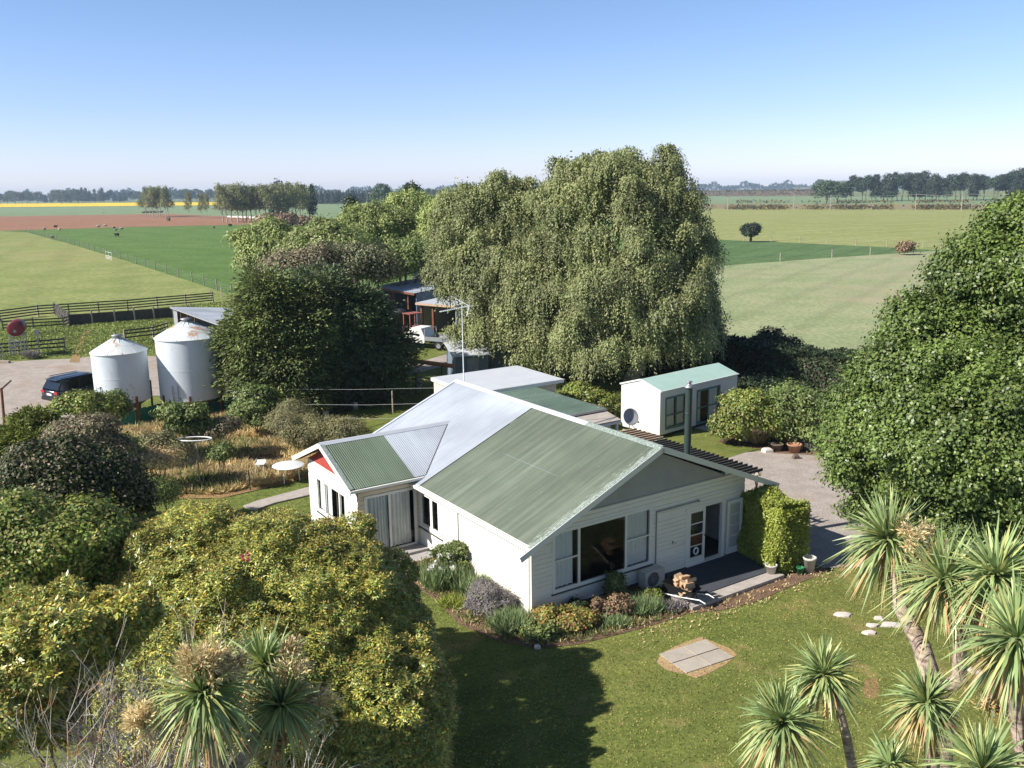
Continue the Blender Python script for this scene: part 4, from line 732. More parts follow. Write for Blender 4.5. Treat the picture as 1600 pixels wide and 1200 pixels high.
def machine(loc, rz, label):
    e = empty('old_tractor', loc, rz, label, 'tractor'); mb = MB()
    mb.prism([(1.0, -.3, .7), (1.0, -.3, 1.5), (2.6, -.28, 1.4), (2.75, -.28, .75)], (0, .6, 0)); mb.box(0, -.35, .6, 1.1, .35, 1.0); mb.box(.0, -.75, 1.0, .7, -.45, 1.35); mb.box(0, .45, 1.0, .7, .75, 1.35); mb.build('bonnet', 'tractorred', e)
    mb = MB()
    for s in (-.6, .6): mb.beam((.1, s, .9), (.1, s, 2.5), .08, .08); mb.beam((1.1, s, .9), (1.1, s, 2.5), .08, .08)
    mb.box(0, -.7, 2.5, 1.2, .7, 2.56); mb.build('roll_frame', 'tractorred', e)
    mb = MB(); mb.tube([(1.3, 0, 1.45), (1.0, 0, 1.7)], .02, 5); mb.lathe((.98, 0, 1.7), [(.17, 0), (.2, .02), (.17, .04)], 16); mb.box(.1, -.25, 1.0, .6, .25, 1.1); mb.box(.1, -.25, 1.1, .18, .25, 1.5); mb.build('seat', 'black', e)
    for s in (-1, 1): wheel(e, .35, s*.75, .68, .36, 'rust'); wheel(e, 2.4, s*.55, .38, .2, 'rust')
    return e
machine(at(640, 532), math.radians(-50), 'faded red tractor with a roll frame by the open farm shed')
def auger():
    a = at(610, 583, .5); b = at(712, 556, 3.3)*1.0; a0 = at(628, 590); e = empty('grain_auger', a0, 0, 'long orange grain auger with two wheels standing on the grass by the dark conifer', 'auger'); q = lambda p: np.array(p)-a0
    a = at(590, 598, .4); b = at(704, 568, 1.9); mb = MB(); mb.tube([q(at(560, 546, 1.7)), q(at(640, 563, 1.6)), q(at(708, 572, 1.5))], .15, 10); mb.build('tube', 'orange', e)
    mb = MB(); mb.beam(q(at(670, 566, 1.6)), q(at(600, 592, .5)), .07, .07); mb.beam(q(at(662, 564, 1.6)), q(at(606, 585, .8)), .06, .06); mb.beam(q(at(690, 572, 1.5)), q(at(690, 590, .0)), .06, .06); mb.build('frame', 'rust', e)
    c = at(628, 590); 
    for dd in (-.5, .5):
        mb = MB(); mb.lathe((0, dd, .32), [(.2, -.09), (.31, -.09), (.33, 0), (.31, .09), (.2, .09)], 20, axis='y'); mb.lathe((0, dd, .32), [(0, -.05), (.2, -.06), (.2, .06), (0, .05)], 16, axis='y'); mb.build('wheel', 'tyre', e)
    mb = MB(); mb.beam((0, -.6, .32), (0, .6, .32), .06, .06); mb.beam((0, 0, .32), q(at(650, 563, 1.6)), .06, .06); mb.build('axle', 'rust', e)
auger()
# fuel tank on stand
tb = at(32, 556); TK = empty('fuel_tank', tb, math.radians(20), 'dark red fuel tank on a tall steel stand by the yard rails', 'fuel tank')
mb = MB(); mb.lathe((0, -.95, 2.42), [(0, 0), (.45, .01), (.60, .05), (.64, .10), (.64, 1.85), (.6, 1.92), (.45, 1.97), (0, 1.98)], 28, axis='y'); mb.build('tank', 'redtank', TK, True)
mb = MB(); mb.prism([(-.16, -.965, 2.12), (.02, -.965, 2.10), (.10, -.965, 2.18), (.02, -.965, 2.32), (-.05, -.965, 2.36), (-.14, -.965, 2.30)], (0, .01, 0)); mb.build('tank_sign', 'dish', TK)
for x in (-.55, .55):
    for y in (-.7, .7): mb = MB(); mb.beam((x, y, -.05), (x*.9, y, 1.85), .07, .07); mb.build('leg', 'metal', TK)
mb = MB()
for y in (-.7, .7): mb.beam((-.65, y, 1.82), (.65, y, 1.82), .08, .08); mb.beam((-.55, y, .5), (.5, y, 1.7), .03, .03); mb.beam((.55, y, .5), (-.5, y, 1.7), .03, .03)
for x in (-.45, .45): mb.beam((x, -1, 1.84), (x, 1, 1.84), .06, .08)
mb.build('brace', 'metal', TK)
pb = at(62, 552); PU = empty('fuel_pump', pb, .3, 'short grey fuel pump on a post right of the red tank', 'fuel pump'); mb = MB(); mb.beam((0, 0, -.05), (0, 0, 1.7), .1, .1); mb.box(-.18, -.12, 1.55, .16, .12, 2.0); mb.build('pump_body', 'metal', PU); mb = MB(); mb.tube([(.16, 0, 1.8), (.35, 0, 1.5), (.2, 0, .9), (.1, 0, 1.3)], .03, 6); mb.build('hose', 'black', PU)
# ================================================================== FENCES
def fence(name, label, pts, sp, ph, rails, rw=.14, pw=.14, pm='woodlight', rm='raildark', cat='fence', wire=False, boards=None, group=None):
    """pts in world; every post a mesh of its own, rails run straight between the corners"""
    p = [np.array([q[0], q[1], 0.]) for q in pts]; b = p[0]; e = empty(name, b, 0, label, cat, group); mb = MB(); mb.box(-pw/2, -pw/2, -.15, pw/2, pw/2, ph); p0 = mb.build('post', pm, e); first = True
    rb = MB()
    for A, B in zip(p[:-1], p[1:]):
        L = np.linalg.norm(B-A); n = max(1, round(L/sp)); d = (B-A)/L; nn = np.array([-d[1], d[0], 0])
        for i in range(n+1):
            if i == 0 and not first: continue
            q = A+(B-A)*i/n-b
            if first: o = p0; first = False
            else: o = p0.copy(); C.objects.link(o); o.parent = e
            o.location = q; o.rotation_euler = (random.uniform(-.02, .02), random.uniform(-.02, .02), math.atan2(d[1], d[0])); o.scale = (1, 1, random.uniform(.95, 1.06))
        for z in rails:
            a, c = A-b-nn*(pw/2+.02)+np.array([0, 0, z]), B-b-nn*(pw/2+.02)+np.array([0, 0, z])
            if wire: rb.beam(a, c, .012, .012)
            else:
                for i in range(n):
                    s0_, s1_ = A+(B-A)*i/n-b, A+(B-A)*(i+1)/n-b; w = random.uniform(-.02, .02); rb.beam(s0_-nn*(pw/2+.02)+np.array([0, 0, z+w]), s1_-nn*(pw/2+.02)+np.array([0, 0, z+random.uniform(-.02, .02)]), .04, rw)
    rb.build('wire' if wire else 'rail', 'metal' if wire else rm, e)
    if boards:
        for A, B in zip(p[:-1], p[1:]):
            bb = MB(); d = (B-A)/np.linalg.norm(B-A); nn = np.array([-d[1], d[0], 0]); bb.beam(A-b+nn*(pw/2+.02)+np.array([0, 0, boards/2]), B-b+nn*(pw/2+.02)+np.array([0, 0, boards/2]), .03, boards); bb.build('board_panel', 'raildark', e)
    return e
fence('rail_fence', 'long dark timber rail fence along the far edge of the stock yards', [at(-90, 512), at(0, 502), at(60, 494), at(200, 484.5), at(333, 472)], 3.0, 1.25, (.25, .55, .85, 1.15))
fence('rail_fence', 'dark timber rail fence behind the red fuel tank', [at(5, 517), at(100, 511), at(108, 508)], 3.6, 1.2, (.3, .62, .95), .13)
fence('rail_fence', 'row of close pale posts joining the two yard fences', [at(85, 490), at(108, 508)], 1.35, 1.35, (.4, .9), .12, .18)
fence('board_fence', 'solid dark boarded cattle race with pale posts', [at(108, 508.5), at(180, 503), at(300, 494)], 2.2, 1.35, (), boards=1.1)
fence('rail_fence', 'low timber rail fence right of the tank stand, ending in the gravel', [at(-40, 560), at(30, 553), at(102, 547)], 2.4, 1.15, (.35, .68, 1.0), .13)
fence('rail_fence', 'short timber rail fence between the two silo roofs', [at(196, 534), at(240, 529), at(262, 522)], 1.9, 1.15, (.4, .75, 1.05), .13)
fence('wire_fence', 'long wire fence dividing the light and green pastures', [at(42, 363), at(110, 381), at(200, 408), at(300, 440), at(362, 461)], 9.0, 1.5, (.4, .7, 1.0, 1.25), .1, .14, wire=True)
fence('wire_fence', 'wire fence with white posts between the pale and dark crops', [at(1131, 414.5), at(1300, 402), at(1470, 391)], 12, 1.5, (.5, .9, 1.3), .1, .13, pm='woodlight', wire=True)
fence('wire_fence', 'distant wire fence along the far edge of the dark crop', [at(1122, 374.2), at(1250, 379.5), at(1385, 386), at(1500, 388)], 9, 1.4, (.5, 1.0, 1.3), .1, .12, wire=True)
fence('wire_fence', 'wire fence running across the pasture end near the conifer', [at(330, 468), at(362, 461), at(400, 463)], 3, 1.3, (.4, .8, 1.2), .1, .12, wire=True)
# green netting fence
nf = fence('netting_fence', 'green shade-net fence behind the dry garden', [at(160, 668), at(212, 662), at(255, 651), at(330, 642), at(372, 640)], 2.2, 1.0, (.95,), .03, .06, pm='woodlight', wire=True)
mb = MB(); b = np.array(nf.location); pp = [at(160, 668), at(212, 662), at(255, 651), at(330, 642), at(372, 640)]
for A, B in zip(pp[:-1], pp[1:]):
    for k in range(6):
        p0_, p1_ = A+(B-A)*k/6-b, A+(B-A)*(k+1)/6-b; s = .04*math.sin(k*2.1); mb.prism([(p0_[0], p0_[1]-.06, .02), (p1_[0], p1_[1]-.06, .02), (p1_[0], p1_[1]-.06-s, .82+s), (p0_[0], p0_[1]-.06+s, .86-s)], (0, .012, 0))
mb.build('shade_net', 'net', nf)
# gates in the yards
def gate(a, b, z, label, mt='metal'):
    e = empty('metal_gate', (a[0], a[1], 0), math.atan2(b[1]-a[1], b[0]-a[0]), label, 'gate', None); L = math.hypot(b[0]-a[0], b[1]-a[1]); mb = MB()
    for h in (.2, .5, .8, z): mb.tube([(0, 0, h), (L, 0, h)], .03, 6)
    mb.build('rail', mt, e); mb = MB()
    for x in (0, L/2, L): mb.tube([(x, 0, 0), (x, 0, z)], .035, 6)
    mb.build('upright', mt, e)
gate(at(16, 556), at(35, 555), 1.2, 'pale metal gate under the red fuel tank'); gate(at(-4, 563), at(6, 562), 1.2, 'pale metal gate at the left edge, beside the gravel')
gate(at(166, 405), at(175, 407), 1.6, 'small white gate in the long pasture fence', 'plastic')
mb = MB(); p = at(-2, 567); mb.beam((0, 0, .1), tuple(at(15, 567)-p+np.array([0, 0, .1])), .3, .18); tag(mb.build('timber_log', 'woodlight', None, loc=p), 'pale timber baulk lying at the edge of the gravel', 'log')
# ================================================================== SHEDS
# open lean-to left
s0p = at(268, 506); SH = empty('lean_to_shed', s0p, 0, 'grey iron lean-to shed with open posts behind the large silo', 'shed'); q = lambda x, y, z=0: at(x, y, z)-s0p
mb = MB(); r0, r1, r2, r3 = at(268, 478, 2.9), at(372, 545, 2.2), at(420, 500, 2.2)*1, at(300, 480, 2.9)
A = at(270, 479.5, 2.7); B = at(345, 506, 2.7); Dn = unit((B-A)[None])[0]; Pn = np.array([-Dn[1], Dn[0], 0]); 
if Pn[1] < 0: Pn = -Pn
Lr = np.linalg.norm(B-A)+2.5; dep = 5.5; ang = math.atan2(Dn[1], Dn[0]); SH.location = [float(A[0]), float(A[1]), 0]; SH.rotation_euler = (0, 0, ang)
corr('roof', 'greyroof2', 0, Lr, lambda s: -.3, lambda s: dep, lambda s, t, h: (s, t, 2.7-.10*t+h), SH, .15)
mb = MB(); mb.box(.05, dep-.1, 0, Lr, dep-.04, 2.1); mb.prism([(-.02, 0, 0), (-.02, 0, 2.65), (-.02, dep, 2.1), (-.02, dep, 0)], (.06, 0, 0)); mb.box(0, 0, 0, 1.3, .05, 2.6); mb.prism([(Lr-.06, 0, 0), (Lr-.06, 0, 2.65), (Lr-.06, dep, 2.1), (Lr-.06, dep, 0)], (.06, 0, 0)); mb.build('wall', 'dish', SH)
for x in (2.6, 4.8, 7.0):
    if x < Lr: mb = MB(); mb.beam((x, .05, -.1), (x, .05, 2.62), .14, .14); mb.build('post', 'rust', SH)
mb = MB(); mb.beam((0, -.25, 2.66), (Lr, -.25, 2.66), .05, .14); mb.build('fascia', 'dish', SH)
# white caravan beside it
cv = at(345, 552); CV = empty('caravan', cv, math.radians(-28), 'white caravan half hidden by the dark conifer', 'caravan')
mb = MB(); mb.prism([(0, 0, .5), (0, 0, 1.6), (.3, 0, 2.35), (3.9, 0, 2.4), (4.3, 0, 1.8), (4.2, 0, .5)], (0, 2.1, 0)); mb.build('body', 'plastic', CV)
mb = MB(); mb.box(.5, -.02, 1.3, 1.5, .0, 1.9); mb.box(2.7, -.02, 1.3, 3.6, .0, 1.9); mb.build('window', 'carglass', CV); mb = MB(); mb.box(1.8, -.03, .55, 2.4, 0, 2.1); mb.build('door', 'dish', CV)
for s in (0.1, 2.0): wheel(CV, 2.1, s, .33, .2)
# farm shed behind the conifer
A = at(612, 462.5, 3.2); B = at(652, 471, 3.2); A = at(598, 457, 3.3); B = at(651.5, 458.5, 3.3)
def shed(A, B, dep, ze, zr, label, mats, post=(), nm='farm_shed', wallsides=True, drop=None):
    d = (B-A); d[2] = 0; Lr = np.linalg.norm(d); ang = math.atan2(d[1], d[0]); e = empty(nm, (A[0], A[1], 0), ang, label, 'shed')
    corr('roof', mats[0], -.3, Lr+.3, lambda s: -.4, lambda s: dep+.2, lambda s, t, h: (s, t, ze+(zr-ze)*(t+.4)/(dep+.6)+h), e, .2, .015)
    mb = MB(); mb.box(0, dep-.1, 0, Lr, dep, zr-.2); mb.prism([(Lr-.05, 0, 0), (Lr-.05, 0, ze-.08), (Lr-.05, dep, zr-.2), (Lr-.05, dep, 0)], (.08, 0, 0)); mb.prism([(0, 0, 0), (0, 0, ze-.08), (0, dep, zr-.2), (0, dep, 0)], (.08, 0, 0)); mb.build('wall', mats[1], e)
    mb = MB(); mb.beam((-.3, -.38, ze-.1), (Lr+.3, -.38, ze-.1), .05, .2); mb.build('fascia', mats[2], e)
    for x in post: mb = MB(); mb.beam((x*Lr, .05, -.1), (x*Lr, .05, ze-.1), .2, .2); mb.build('post', 'rust', e)
    return e, Lr
A = at(590, 448, 3.5); B = at(650, 457.5, 3.5); sA, sL = shed(A, B, 6, 3.5, 4.2, 'open farm shed with a pale iron roof and rusty posts behind the conifer', ('greyroof2', 'shediron', 'rust'), (0, .42, .8))
A = at(657, 472.5, 2.9); B = at(712, 477, 2.9); sB, _ = shed(A, B, 5, 2.9, 3.15, 'low lean-to with a pale flat roof under the birch branches', ('ridge', 'dish', 'orangewood'), (.02, .35), 'lean_to_shed')
mb = MB(); p = at(628, 520); mb.lathe((0, 0, 0), [(1.1, 0), (1.15, .1), (1.15, 2.0), (1.2, 2.05), (0, 2.35)], 28); tag(mb.build('water_tank', 'black', None, True, loc=p), 'dark round water tank standing in the open farm shed', 'water tank')
A = at(713, 601); SG = empty('garden_shed', A, math.radians(14), 'small blue-grey iron shed with a pale roof at the end of the house', 'shed')
mb = MB(); mb.box(0, 0, -.1, 2.2, 3.5, 2.0); mb.build('wall', 'shediron', SG); mb = MB(); mb.prism([(-.25, -.3, 1.98), (2.5, -.3, 1.98), (2.5, 3.9, 2.5), (-.25, 3.9, 2.5)], (0, 0, .06)); mb.build('roof', 'ridge', SG); mb = MB(); mb.box(.8, -.03, 0, 1.6, 0, 1.8); mb.build('door', 'dish', SG)
A = at(775, 600); SG2 = empty('iron_shed', A, math.radians(10), 'low grey shed almost hidden under the birch behind the flat roofed room', 'shed')
mb = MB(); mb.box(0, 2, -.1, 8, 5, 2.2); mb.build('wall', 'shediron', SG2); mb = MB(); mb.prism([(-.3, 1.6, 2.2), (8.3, 1.6, 2.2), (8.3, 5.3, 2.6), (-.3, 5.3, 2.6)], (0, 0, .06)); mb.build('roof', 'ridge', SG2)
# ================================================================== SMALL THINGS ROUND THE HOUSE
HP = empty('heat_pump', HW(4.15, -.55), YAW, 'pale heat pump unit standing below the picture window', 'heat pump')
mb = MB(); mb.box(0, 0, .08, .85, .34, .66); mb.box(.08, .02, -.02, .16, .32, .08); mb.box(.68, .02, -.02, .76, .32, .08); mb.build('casing', 'potwhite', HP)
mb = MB()
for r in (.24, .19, .14, .09, .05): mb.lathe((.34, -.012, .37), [(r, -.006), (r+.012, -.006), (r+.012, .006), (r, .006)], 24, axis='y')
for k in range(8): t = PI*k/8; mb.beam((.34-.24*math.cos(t), -.012, .37-.24*math.sin(t)), (.34+.24*math.cos(t), -.012, .37+.24*math.sin(t)), .008, .008)
mb.build('fan_grille', 'dish', HP); mb = MB(); mb.lathe((.34, -.004, .37), [(0, 0), (.25, 0)], 24, axis='y'); mb.build('fan_opening', 'dark', HP)
WB = empty('wheelbarrow', HW(4.50, -1.60), YAW+math.radians(-75), 'black wheelbarrow with pale handles loaded with firewood at the deck edge', 'wheelbarrow'); WB.scale = (.82, .82, .95)
mb = MB(); T0 = [(-.1, -.22, .34), (.75, -.22, .34), (.75, .22, .34), (-.1, .22, .34)]; T1 = [(-.42, -.36, .72), (1.0, -.36, .66), (1.0, .36, .66), (-.42, .36, .72)]; mb.add(T0+T1, [(0, 1, 2, 3), (0, 4, 5, 1), (1, 5, 6, 2), (2, 6, 7, 3), (3, 7, 4, 0), (0, 3, 2, 1)]); mb.build('tray', 'black', WB)
for s in (-1, 1): mb = MB(); mb.tube([(-.5, s*.12, .2), (.4, s*.25, .32), (1.25, s*.33, .46), (1.5, s*.33, .40)], .02, 7); mb.build('handle', 'plastic', WB)
mb = MB(); mb.tube([(.75, -.26, .36), (.85, -.28, .02), (.5, -.26, .3)], .018, 6); mb.tube([(.75, .26, .36), (.85, .28, .02), (.5, .26, .3)], .018, 6); mb.build('stand', 'darksteel', WB)
mb = MB(); mb.lathe((-.55, 0, .19), [(.1, -.05), (.18, -.05), (.2, 0), (.18, .05), (.1, .05), (0, .03)], 20, axis='y'); mb.build('wheel', 'tyre', WB)
rr = random.Random(5); Mw = Matrix.Translation(Vector(HW(4.50, -1.60))) @ Matrix.Rotation(YAW+math.radians(-75), 4, 'Z'); wlab = iter(['topmost split log on the wheelbarrow load'])
for k in range(15):
    L = rr.uniform(.26, .36); w = rr.uniform(.07, .11); mb = MB(); mb.prism([(-L/2, -w, -w*.5), (-L/2, w, -w*.6), (-L/2, rr.uniform(-w, w)*.6, w*.9)], (L, rr.uniform(-.01, .01), 0))
    lay, j = divmod(k, 3); o = mb.build('firewood_log', 'firewood'); o.matrix_world = Mw @ Matrix.Translation((.08+.21*j+rr.uniform(-.03, .03), rr.uniform(-.10, .10), .40+.115*lay)) @ Matrix.Rotation(rr.uniform(-.5, .5)+PI/2, 4, 'Z') @ Matrix.Rotation(rr.uniform(0, 6), 4, 'X'); tag(o, 'split firewood log in the heap on the black wheelbarrow', 'firewood', 'firewood logs on the wheelbarrow')
def pot(pos, r, h, mt, label, name='flower_pot', rim=True):
    mb = MB(); mb.lathe((0, 0, 0), [(0, .0), (r*.72, 0), (r*.95, h*.85), (r*1.06, h*.86), (r*1.06, h), (r*.9, h), (r*.86, h*.8), (0, h*.8)], 20); return tag(mb.build(name, mt, None, True, loc=pos), label, 'pot')
pot(HW(8.5, -2.05, .12), .20, .30, 'potwhite', 'pale wide flower pot at the right end of the deck step'); pot(at(1264, 893), .22, .54, 'potwhite', 'tall pale pot on the gravel right of the clipped hedge'); pot(at(1250, 897), .13, .26, 'potgreen', 'small green bucket leaning against the tall pale pot', 'bucket')
sheet('worn_patch', [at(*p) for p in ((1352, 1062), (1368, 1058), (1375, 1072), (1368, 1092), (1352, 1090), (1348, 1076))], -.015, 'dryground')
sheet('worn_ring', [at(*p) for p in ((1026, 1034), (1034, 1020), (1062, 1006), (1094, 994), (1112, 1001), (1140, 1012), (1152, 1022), (1136, 1036), (1112, 1049), (1088, 1059), (1066, 1052), (1040, 1046))], -.012, 'wornearth')
PS = empty('paving_slabs', (*at(1088, 1024)[:2], 0), YAW-math.radians(5), 'patch of four pale paving slabs set in the front lawn', 'paving')
for (x, y, w, h) in ((-.86, -.62, .84, .60), (0, -.62, .84, .60), (-.86, 0, .84, .60), (0, 0, .84, .60)): mb = MB(); mb.box(x, y, -.04, x+w-.02, y+h-.02, .012+.004*(x > -.5)); mb.build('slab', 'slab', PS)
def blob(c, rx, ry, h, seed, z=0):
    r = random.Random(seed); n = 12; mb = MB(); rad = [r.uniform(.75, 1.2) for _ in range(n)]; vs = []
    for (k, zz) in ((1, -.03), (.95, h*.6), (.6, h)): vs += [(rx*k*rad[i]*math.cos(2*PI*i/n), ry*k*rad[i]*math.sin(2*PI*i/n), zz) for i in range(n)]
    mb.add(vs, [(i, (i+1) % n, n+(i+1) % n, n+i) for i in range(n)]+[(n+i, n+(i+1) % n, 2*n+(i+1) % n, 2*n+i) for i in range(n)]+[list(range(2*n, 3*n))]); return mb
for i, (x, y, rx, ry, lb) in enumerate(((1316, 960, .26, .17, 'leftmost pale flat stone on the lawn'), (1373, 966, .15, .14, 'small round pale stone behind the flat stones on the lawn'), (1363, 977, .18, .13, 'small pale stone left of the widest lawn stone'), (1391, 976, .36, .17, 'widest pale flat stone on the lawn beside the leaning trunk'), (1359, 988, .22, .15, 'pale flat stone nearest the camera on the lawn'), (1522, 1048, .2, .15, 'pale flat stone right of the leaning cabbage tree trunk'))):
    tag(blob(0, rx, ry, .04, i).build('flat_stone', 'stone', None, loc=(*at(x, y)[:2], 0)), lb, 'stone', 'flat stones in the lawn')
# garden furniture left of the wing
t0 = at(452, 750); TB = empty('garden_table', t0, YAW, 'round white garden table beside the wing', 'table'); mb = MB(); mb.lathe((0, 0, 0), [(0, .70), (.72, .70), (.74, .715), (.72, .73), (0, .73)], 32); mb.build('table_top', 'plastic', TB, True)
for k in range(4): t = PI/4+PI/2*k; mb = MB(); mb.tube([(.52*math.cos(t), .52*math.sin(t), 0), (.48*math.cos(t), .48*math.sin(t), .7)], .025, 6); mb.build('leg', 'plastic', TB)
t0 = at(408, 737); mb = MB(); mb.box(-.22, -.2, .4, .22, .2, .43); [mb.beam((x, y, 0), (x*.95, y*.95, .4), .03, .03) for x in (-.18, .18) for y in (-.16, .16)]; mb.box(-.22, .18, .43, .22, .21, .55); tag(mb.build('garden_chair', 'plastic', None, loc=t0), 'small white chair in the weeds left of the white table', 'chair')
c0 = at(313, 762); CL = empty('clothes_airer', c0, 0, 'metal post carrying a flat white oval frame in the dry garden', 'clothes airer')
mb = MB(); mb.tube([(0, 0, -.1), (0, 0, 2.1)], .035, 6); mb.tube([(0, 0, 1.5), (-.6, .2, 2.25)], .02, 5); mb.build('post', 'woodlight', CL)
mb = MB(); mb.tube([(.75*math.cos(t*PI/12)-.05, .35*math.sin(t*PI/12), 2.3) for t in range(25)], .03, 6); mb.build('oval_frame', 'plastic', CL)
def stake(px, py, h, label, mt='rust', r=.03, lean=(0, 0), name='garden_stake', cat='stake'):
    p = at(px, py); mb = MB(); mb.tube([(0, 0, -.1), (lean[0]*.5, lean[1]*.5, h*.5), (lean[0], lean[1], h)], r, 6); return tag(mb.build(name, mt, None, loc=p), label, cat)
stake(352, 740, .9, 'short thin stake in the dry weeds right of the oval frame'); stake(391, 765, .9, 'dark stake near the path in the dry garden', 'darksteel'); stake(238, 762, 1.5, 'thin stake at the left of the dry garden'); stake(270, 695, 1.6, 'thin stake among the shrubs below the large silo')
stake(286, 672, 1.1, 'stake in the brush left of the oval frame')
p = at(12, 722); pt_ = far(2, 606, math.hypot(p[0], p[1])); PL = empty('utility_pole', p, 0, 'rusty brown pole with a tilted bar on top at the left edge', 'pole')
mb = MB(); dd = pt_-p; mb.tube([(0, 0, -.1), tuple(dd)], [.075, .06], 8); mb.build('post', 'rust', PL); mb = MB(); mb.beam(tuple(dd+np.array([-.35, 0, -.35])), tuple(dd+np.array([.42, .2, .32])), .1, .08); mb.build('crossbar', 'wood', PL)
# clothes line wires with post near the conifer
w0 = at(614, 645); WL = empty('clothes_line', w0, 0, 'pale wires strung between a post and the garden in front of the conifer', 'clothes line')
mb = MB(); mb.tube([(0, 0, -.1), (0, 0, 1.35)], .045, 6); mb.build('post', 'woodlight', WL)
mb = MB()
for (xa, ya, xb, yb) in ((425, 608, 690, 606), (470, 632, 680, 630), (540, 653, 640, 652)):
    A_, B_ = at(xa, ya, 2.0), at(xb, yb, 2.0); mb.tube([tuple(A_-w0), tuple((A_+B_)/2-w0-np.array([0, 0, .06])), tuple(B_-w0)], .005, 4)
mb.build('wire', 'plastic', WL)
def drum(px, py, r, h, mt, label, name='drum'): mb = MB(); mb.lathe((0, 0, 0), [(0, 0), (r, 0), (r, h*.5), (r*1.03, h*.52), (r, h*.54), (r, h), (0, h+.02)], 16); tag(mb.build(name, mt, None, True, loc=at(px, py)), label, 'drum')
drum(370, 627, .19, .62, 'plastic', 'white drum on the grass right of the large silo'); drum(386, 612, .22, .4, 'redlight', 'small red and white tub beside the conifer', 'tub'); drum(509, 655, .2, .5, 'dish', 'pale blue bin in the shade under the conifer', 'bin'); drum(555, 640, .17, .45, 'potwhite', 'pale pot in the shade of the conifer, left of the wire post', 'pot'); drum(654, 612, .25, .95, 'dish', 'pale blue gas bottle beyond the wires, left of the house roof', 'gas_bottle')
def mower(px, py, label):
    e = empty('ride_on_mower', at(px, py), .6, label, 'mower'); mb = MB(); mb.box(-.5, -.32, .2, .1, .32, .45); mb.prism([(.1, -.22, .25), (.1, -.22, .7), (.65, -.2, .6), (.75, -.2, .25)], (0, .44, 0)); mb.build('body', 'black', e)
    mb = MB(); mb.box(-.4, -.2, .5, 0, .2, .58); mb.box(-.48, -.2, .58, -.4, .2, .95); mb.build('seat', 'plastic', e); mb = MB(); mb.tube([(.2, 0, .7), (.05, 0, .95)], .02, 5); mb.lathe((.05, 0, .95), [(.15, 0), (.17, .02), (.15, .03)], 14); mb.build('steering_wheel', 'plastic', e)
    for s in (-1, 1): wheel(e, -.3, s*.4, .24, .18); wheel(e, .55, s*.34, .17, .13)
mower(352, 613, 'black ride-on mower parked right of the large silo')
# power poles along the far road
wires = []
for i, (x, yb, yt) in enumerate(((1137, 328, 306), (1240, 328, 303.5), (1297, 329, 305), (1430, 329, 302.5), (1502, 330, 302), (1620, 331, 300))):
    b_ = at(x, yb); t_ = far(x, yt, math.hypot(b_[0], b_[1])); h = t_[2]; e = empty('power_pole', b_, 0, ['leftmost thin pale power pole by the far road', 'second thin power pole from the left on the far road', 'third power pole from the left, before the round dark tree', 'tall power pole with a clear crossarm before the pine wood', 'power pole right of the reddish roof in the pines', 'power pole beyond the right edge behind the oak'][i], 'power pole', 'power poles along the far road')
    mb = MB(); mb.tube([(0, 0, -.2), (0, 0, h)], [.22, .15], 6); mb.build('pole', 'woodlight', e); mb = MB(); mb.beam((-1.4, .3, h-.5), (1.4, -.3, h-.5), .18, .18); mb.build('crossarm', 'wood', e); wires.append(b_+np.array([0, 0, h-.3]))
mb = MB(); mb.v = []
for s in (-1.2, 0, 1.2): 
    for a_, c_ in zip(wires[:-1], wires[1:]): mb.tube([tuple(a_+np.array([s, 0, 0])), tuple((a_+c_)/2+np.array([s, 0, -.8])), tuple(c_+np.array([s, 0, 0]))], .045, 4)
tag(mb.build('power_line', 'metal'), 'thin power wires strung from pole to pole across the far fields', 'power line')
# far white house, log piles
b_ = at(661, 321.5); FH = empty('far_house', b_, .2, 'small white far-off house with a pale roof above the treetops', 'house'); sc = b_[1]/1412
mb = MB(); mb.box(-10*sc, 0, 0, 8*sc, 8*sc, 4.6*sc); mb.build('wall', 'white', FH); mb = MB(); mb.prism([(-11*sc, -1*sc, 4.6*sc), (-2*sc, 4*sc, 9.6*sc), (-2*sc, 9*sc, 4.6*sc)][:2]+[(9*sc, -1*sc, 4.6*sc)], (0, 9*sc, 0)); mb.build('roof', 'ridge', FH)
mb = MB(); mb.box(-7*sc, -.1, 1.4*sc, -4*sc, 0, 3.2*sc); mb.box(2*sc, -.1, 1.4*sc, 5*sc, 0, 3.2*sc); mb.build('window', 'carglass', FH)
a_, c_ = at(355, 340.5), at(405, 343); mb = MB(); rr = random.Random(3)
for k in range(14): t = k/14; p = (c_-a_)*t; mb.tube([tuple(p+np.array([0, rr.uniform(-1, 1), .6])), tuple(p+(c_-a_)*.12+np.array([0, rr.uniform(-1, 1), .6+rr.uniform(0, .6)]))], .5, 6)
tag(mb.build('log_pile', 'stone', None, loc=a_), 'long pale pile of felled trunks beside the brown field', 'log pile')
a_ = at(222, 333); mb = MB()
for k in range(9): mb.tube([(k*1.6+rr.uniform(-1, 1), rr.uniform(-2, 2), .5), (k*1.6+4, rr.uniform(-2, 2), 1.2)], .7, 5)
tag(mb.build('brush_pile', 'bark', None, loc=a_), 'dark pile of brush at the edge of the brown field', 'brush pile')
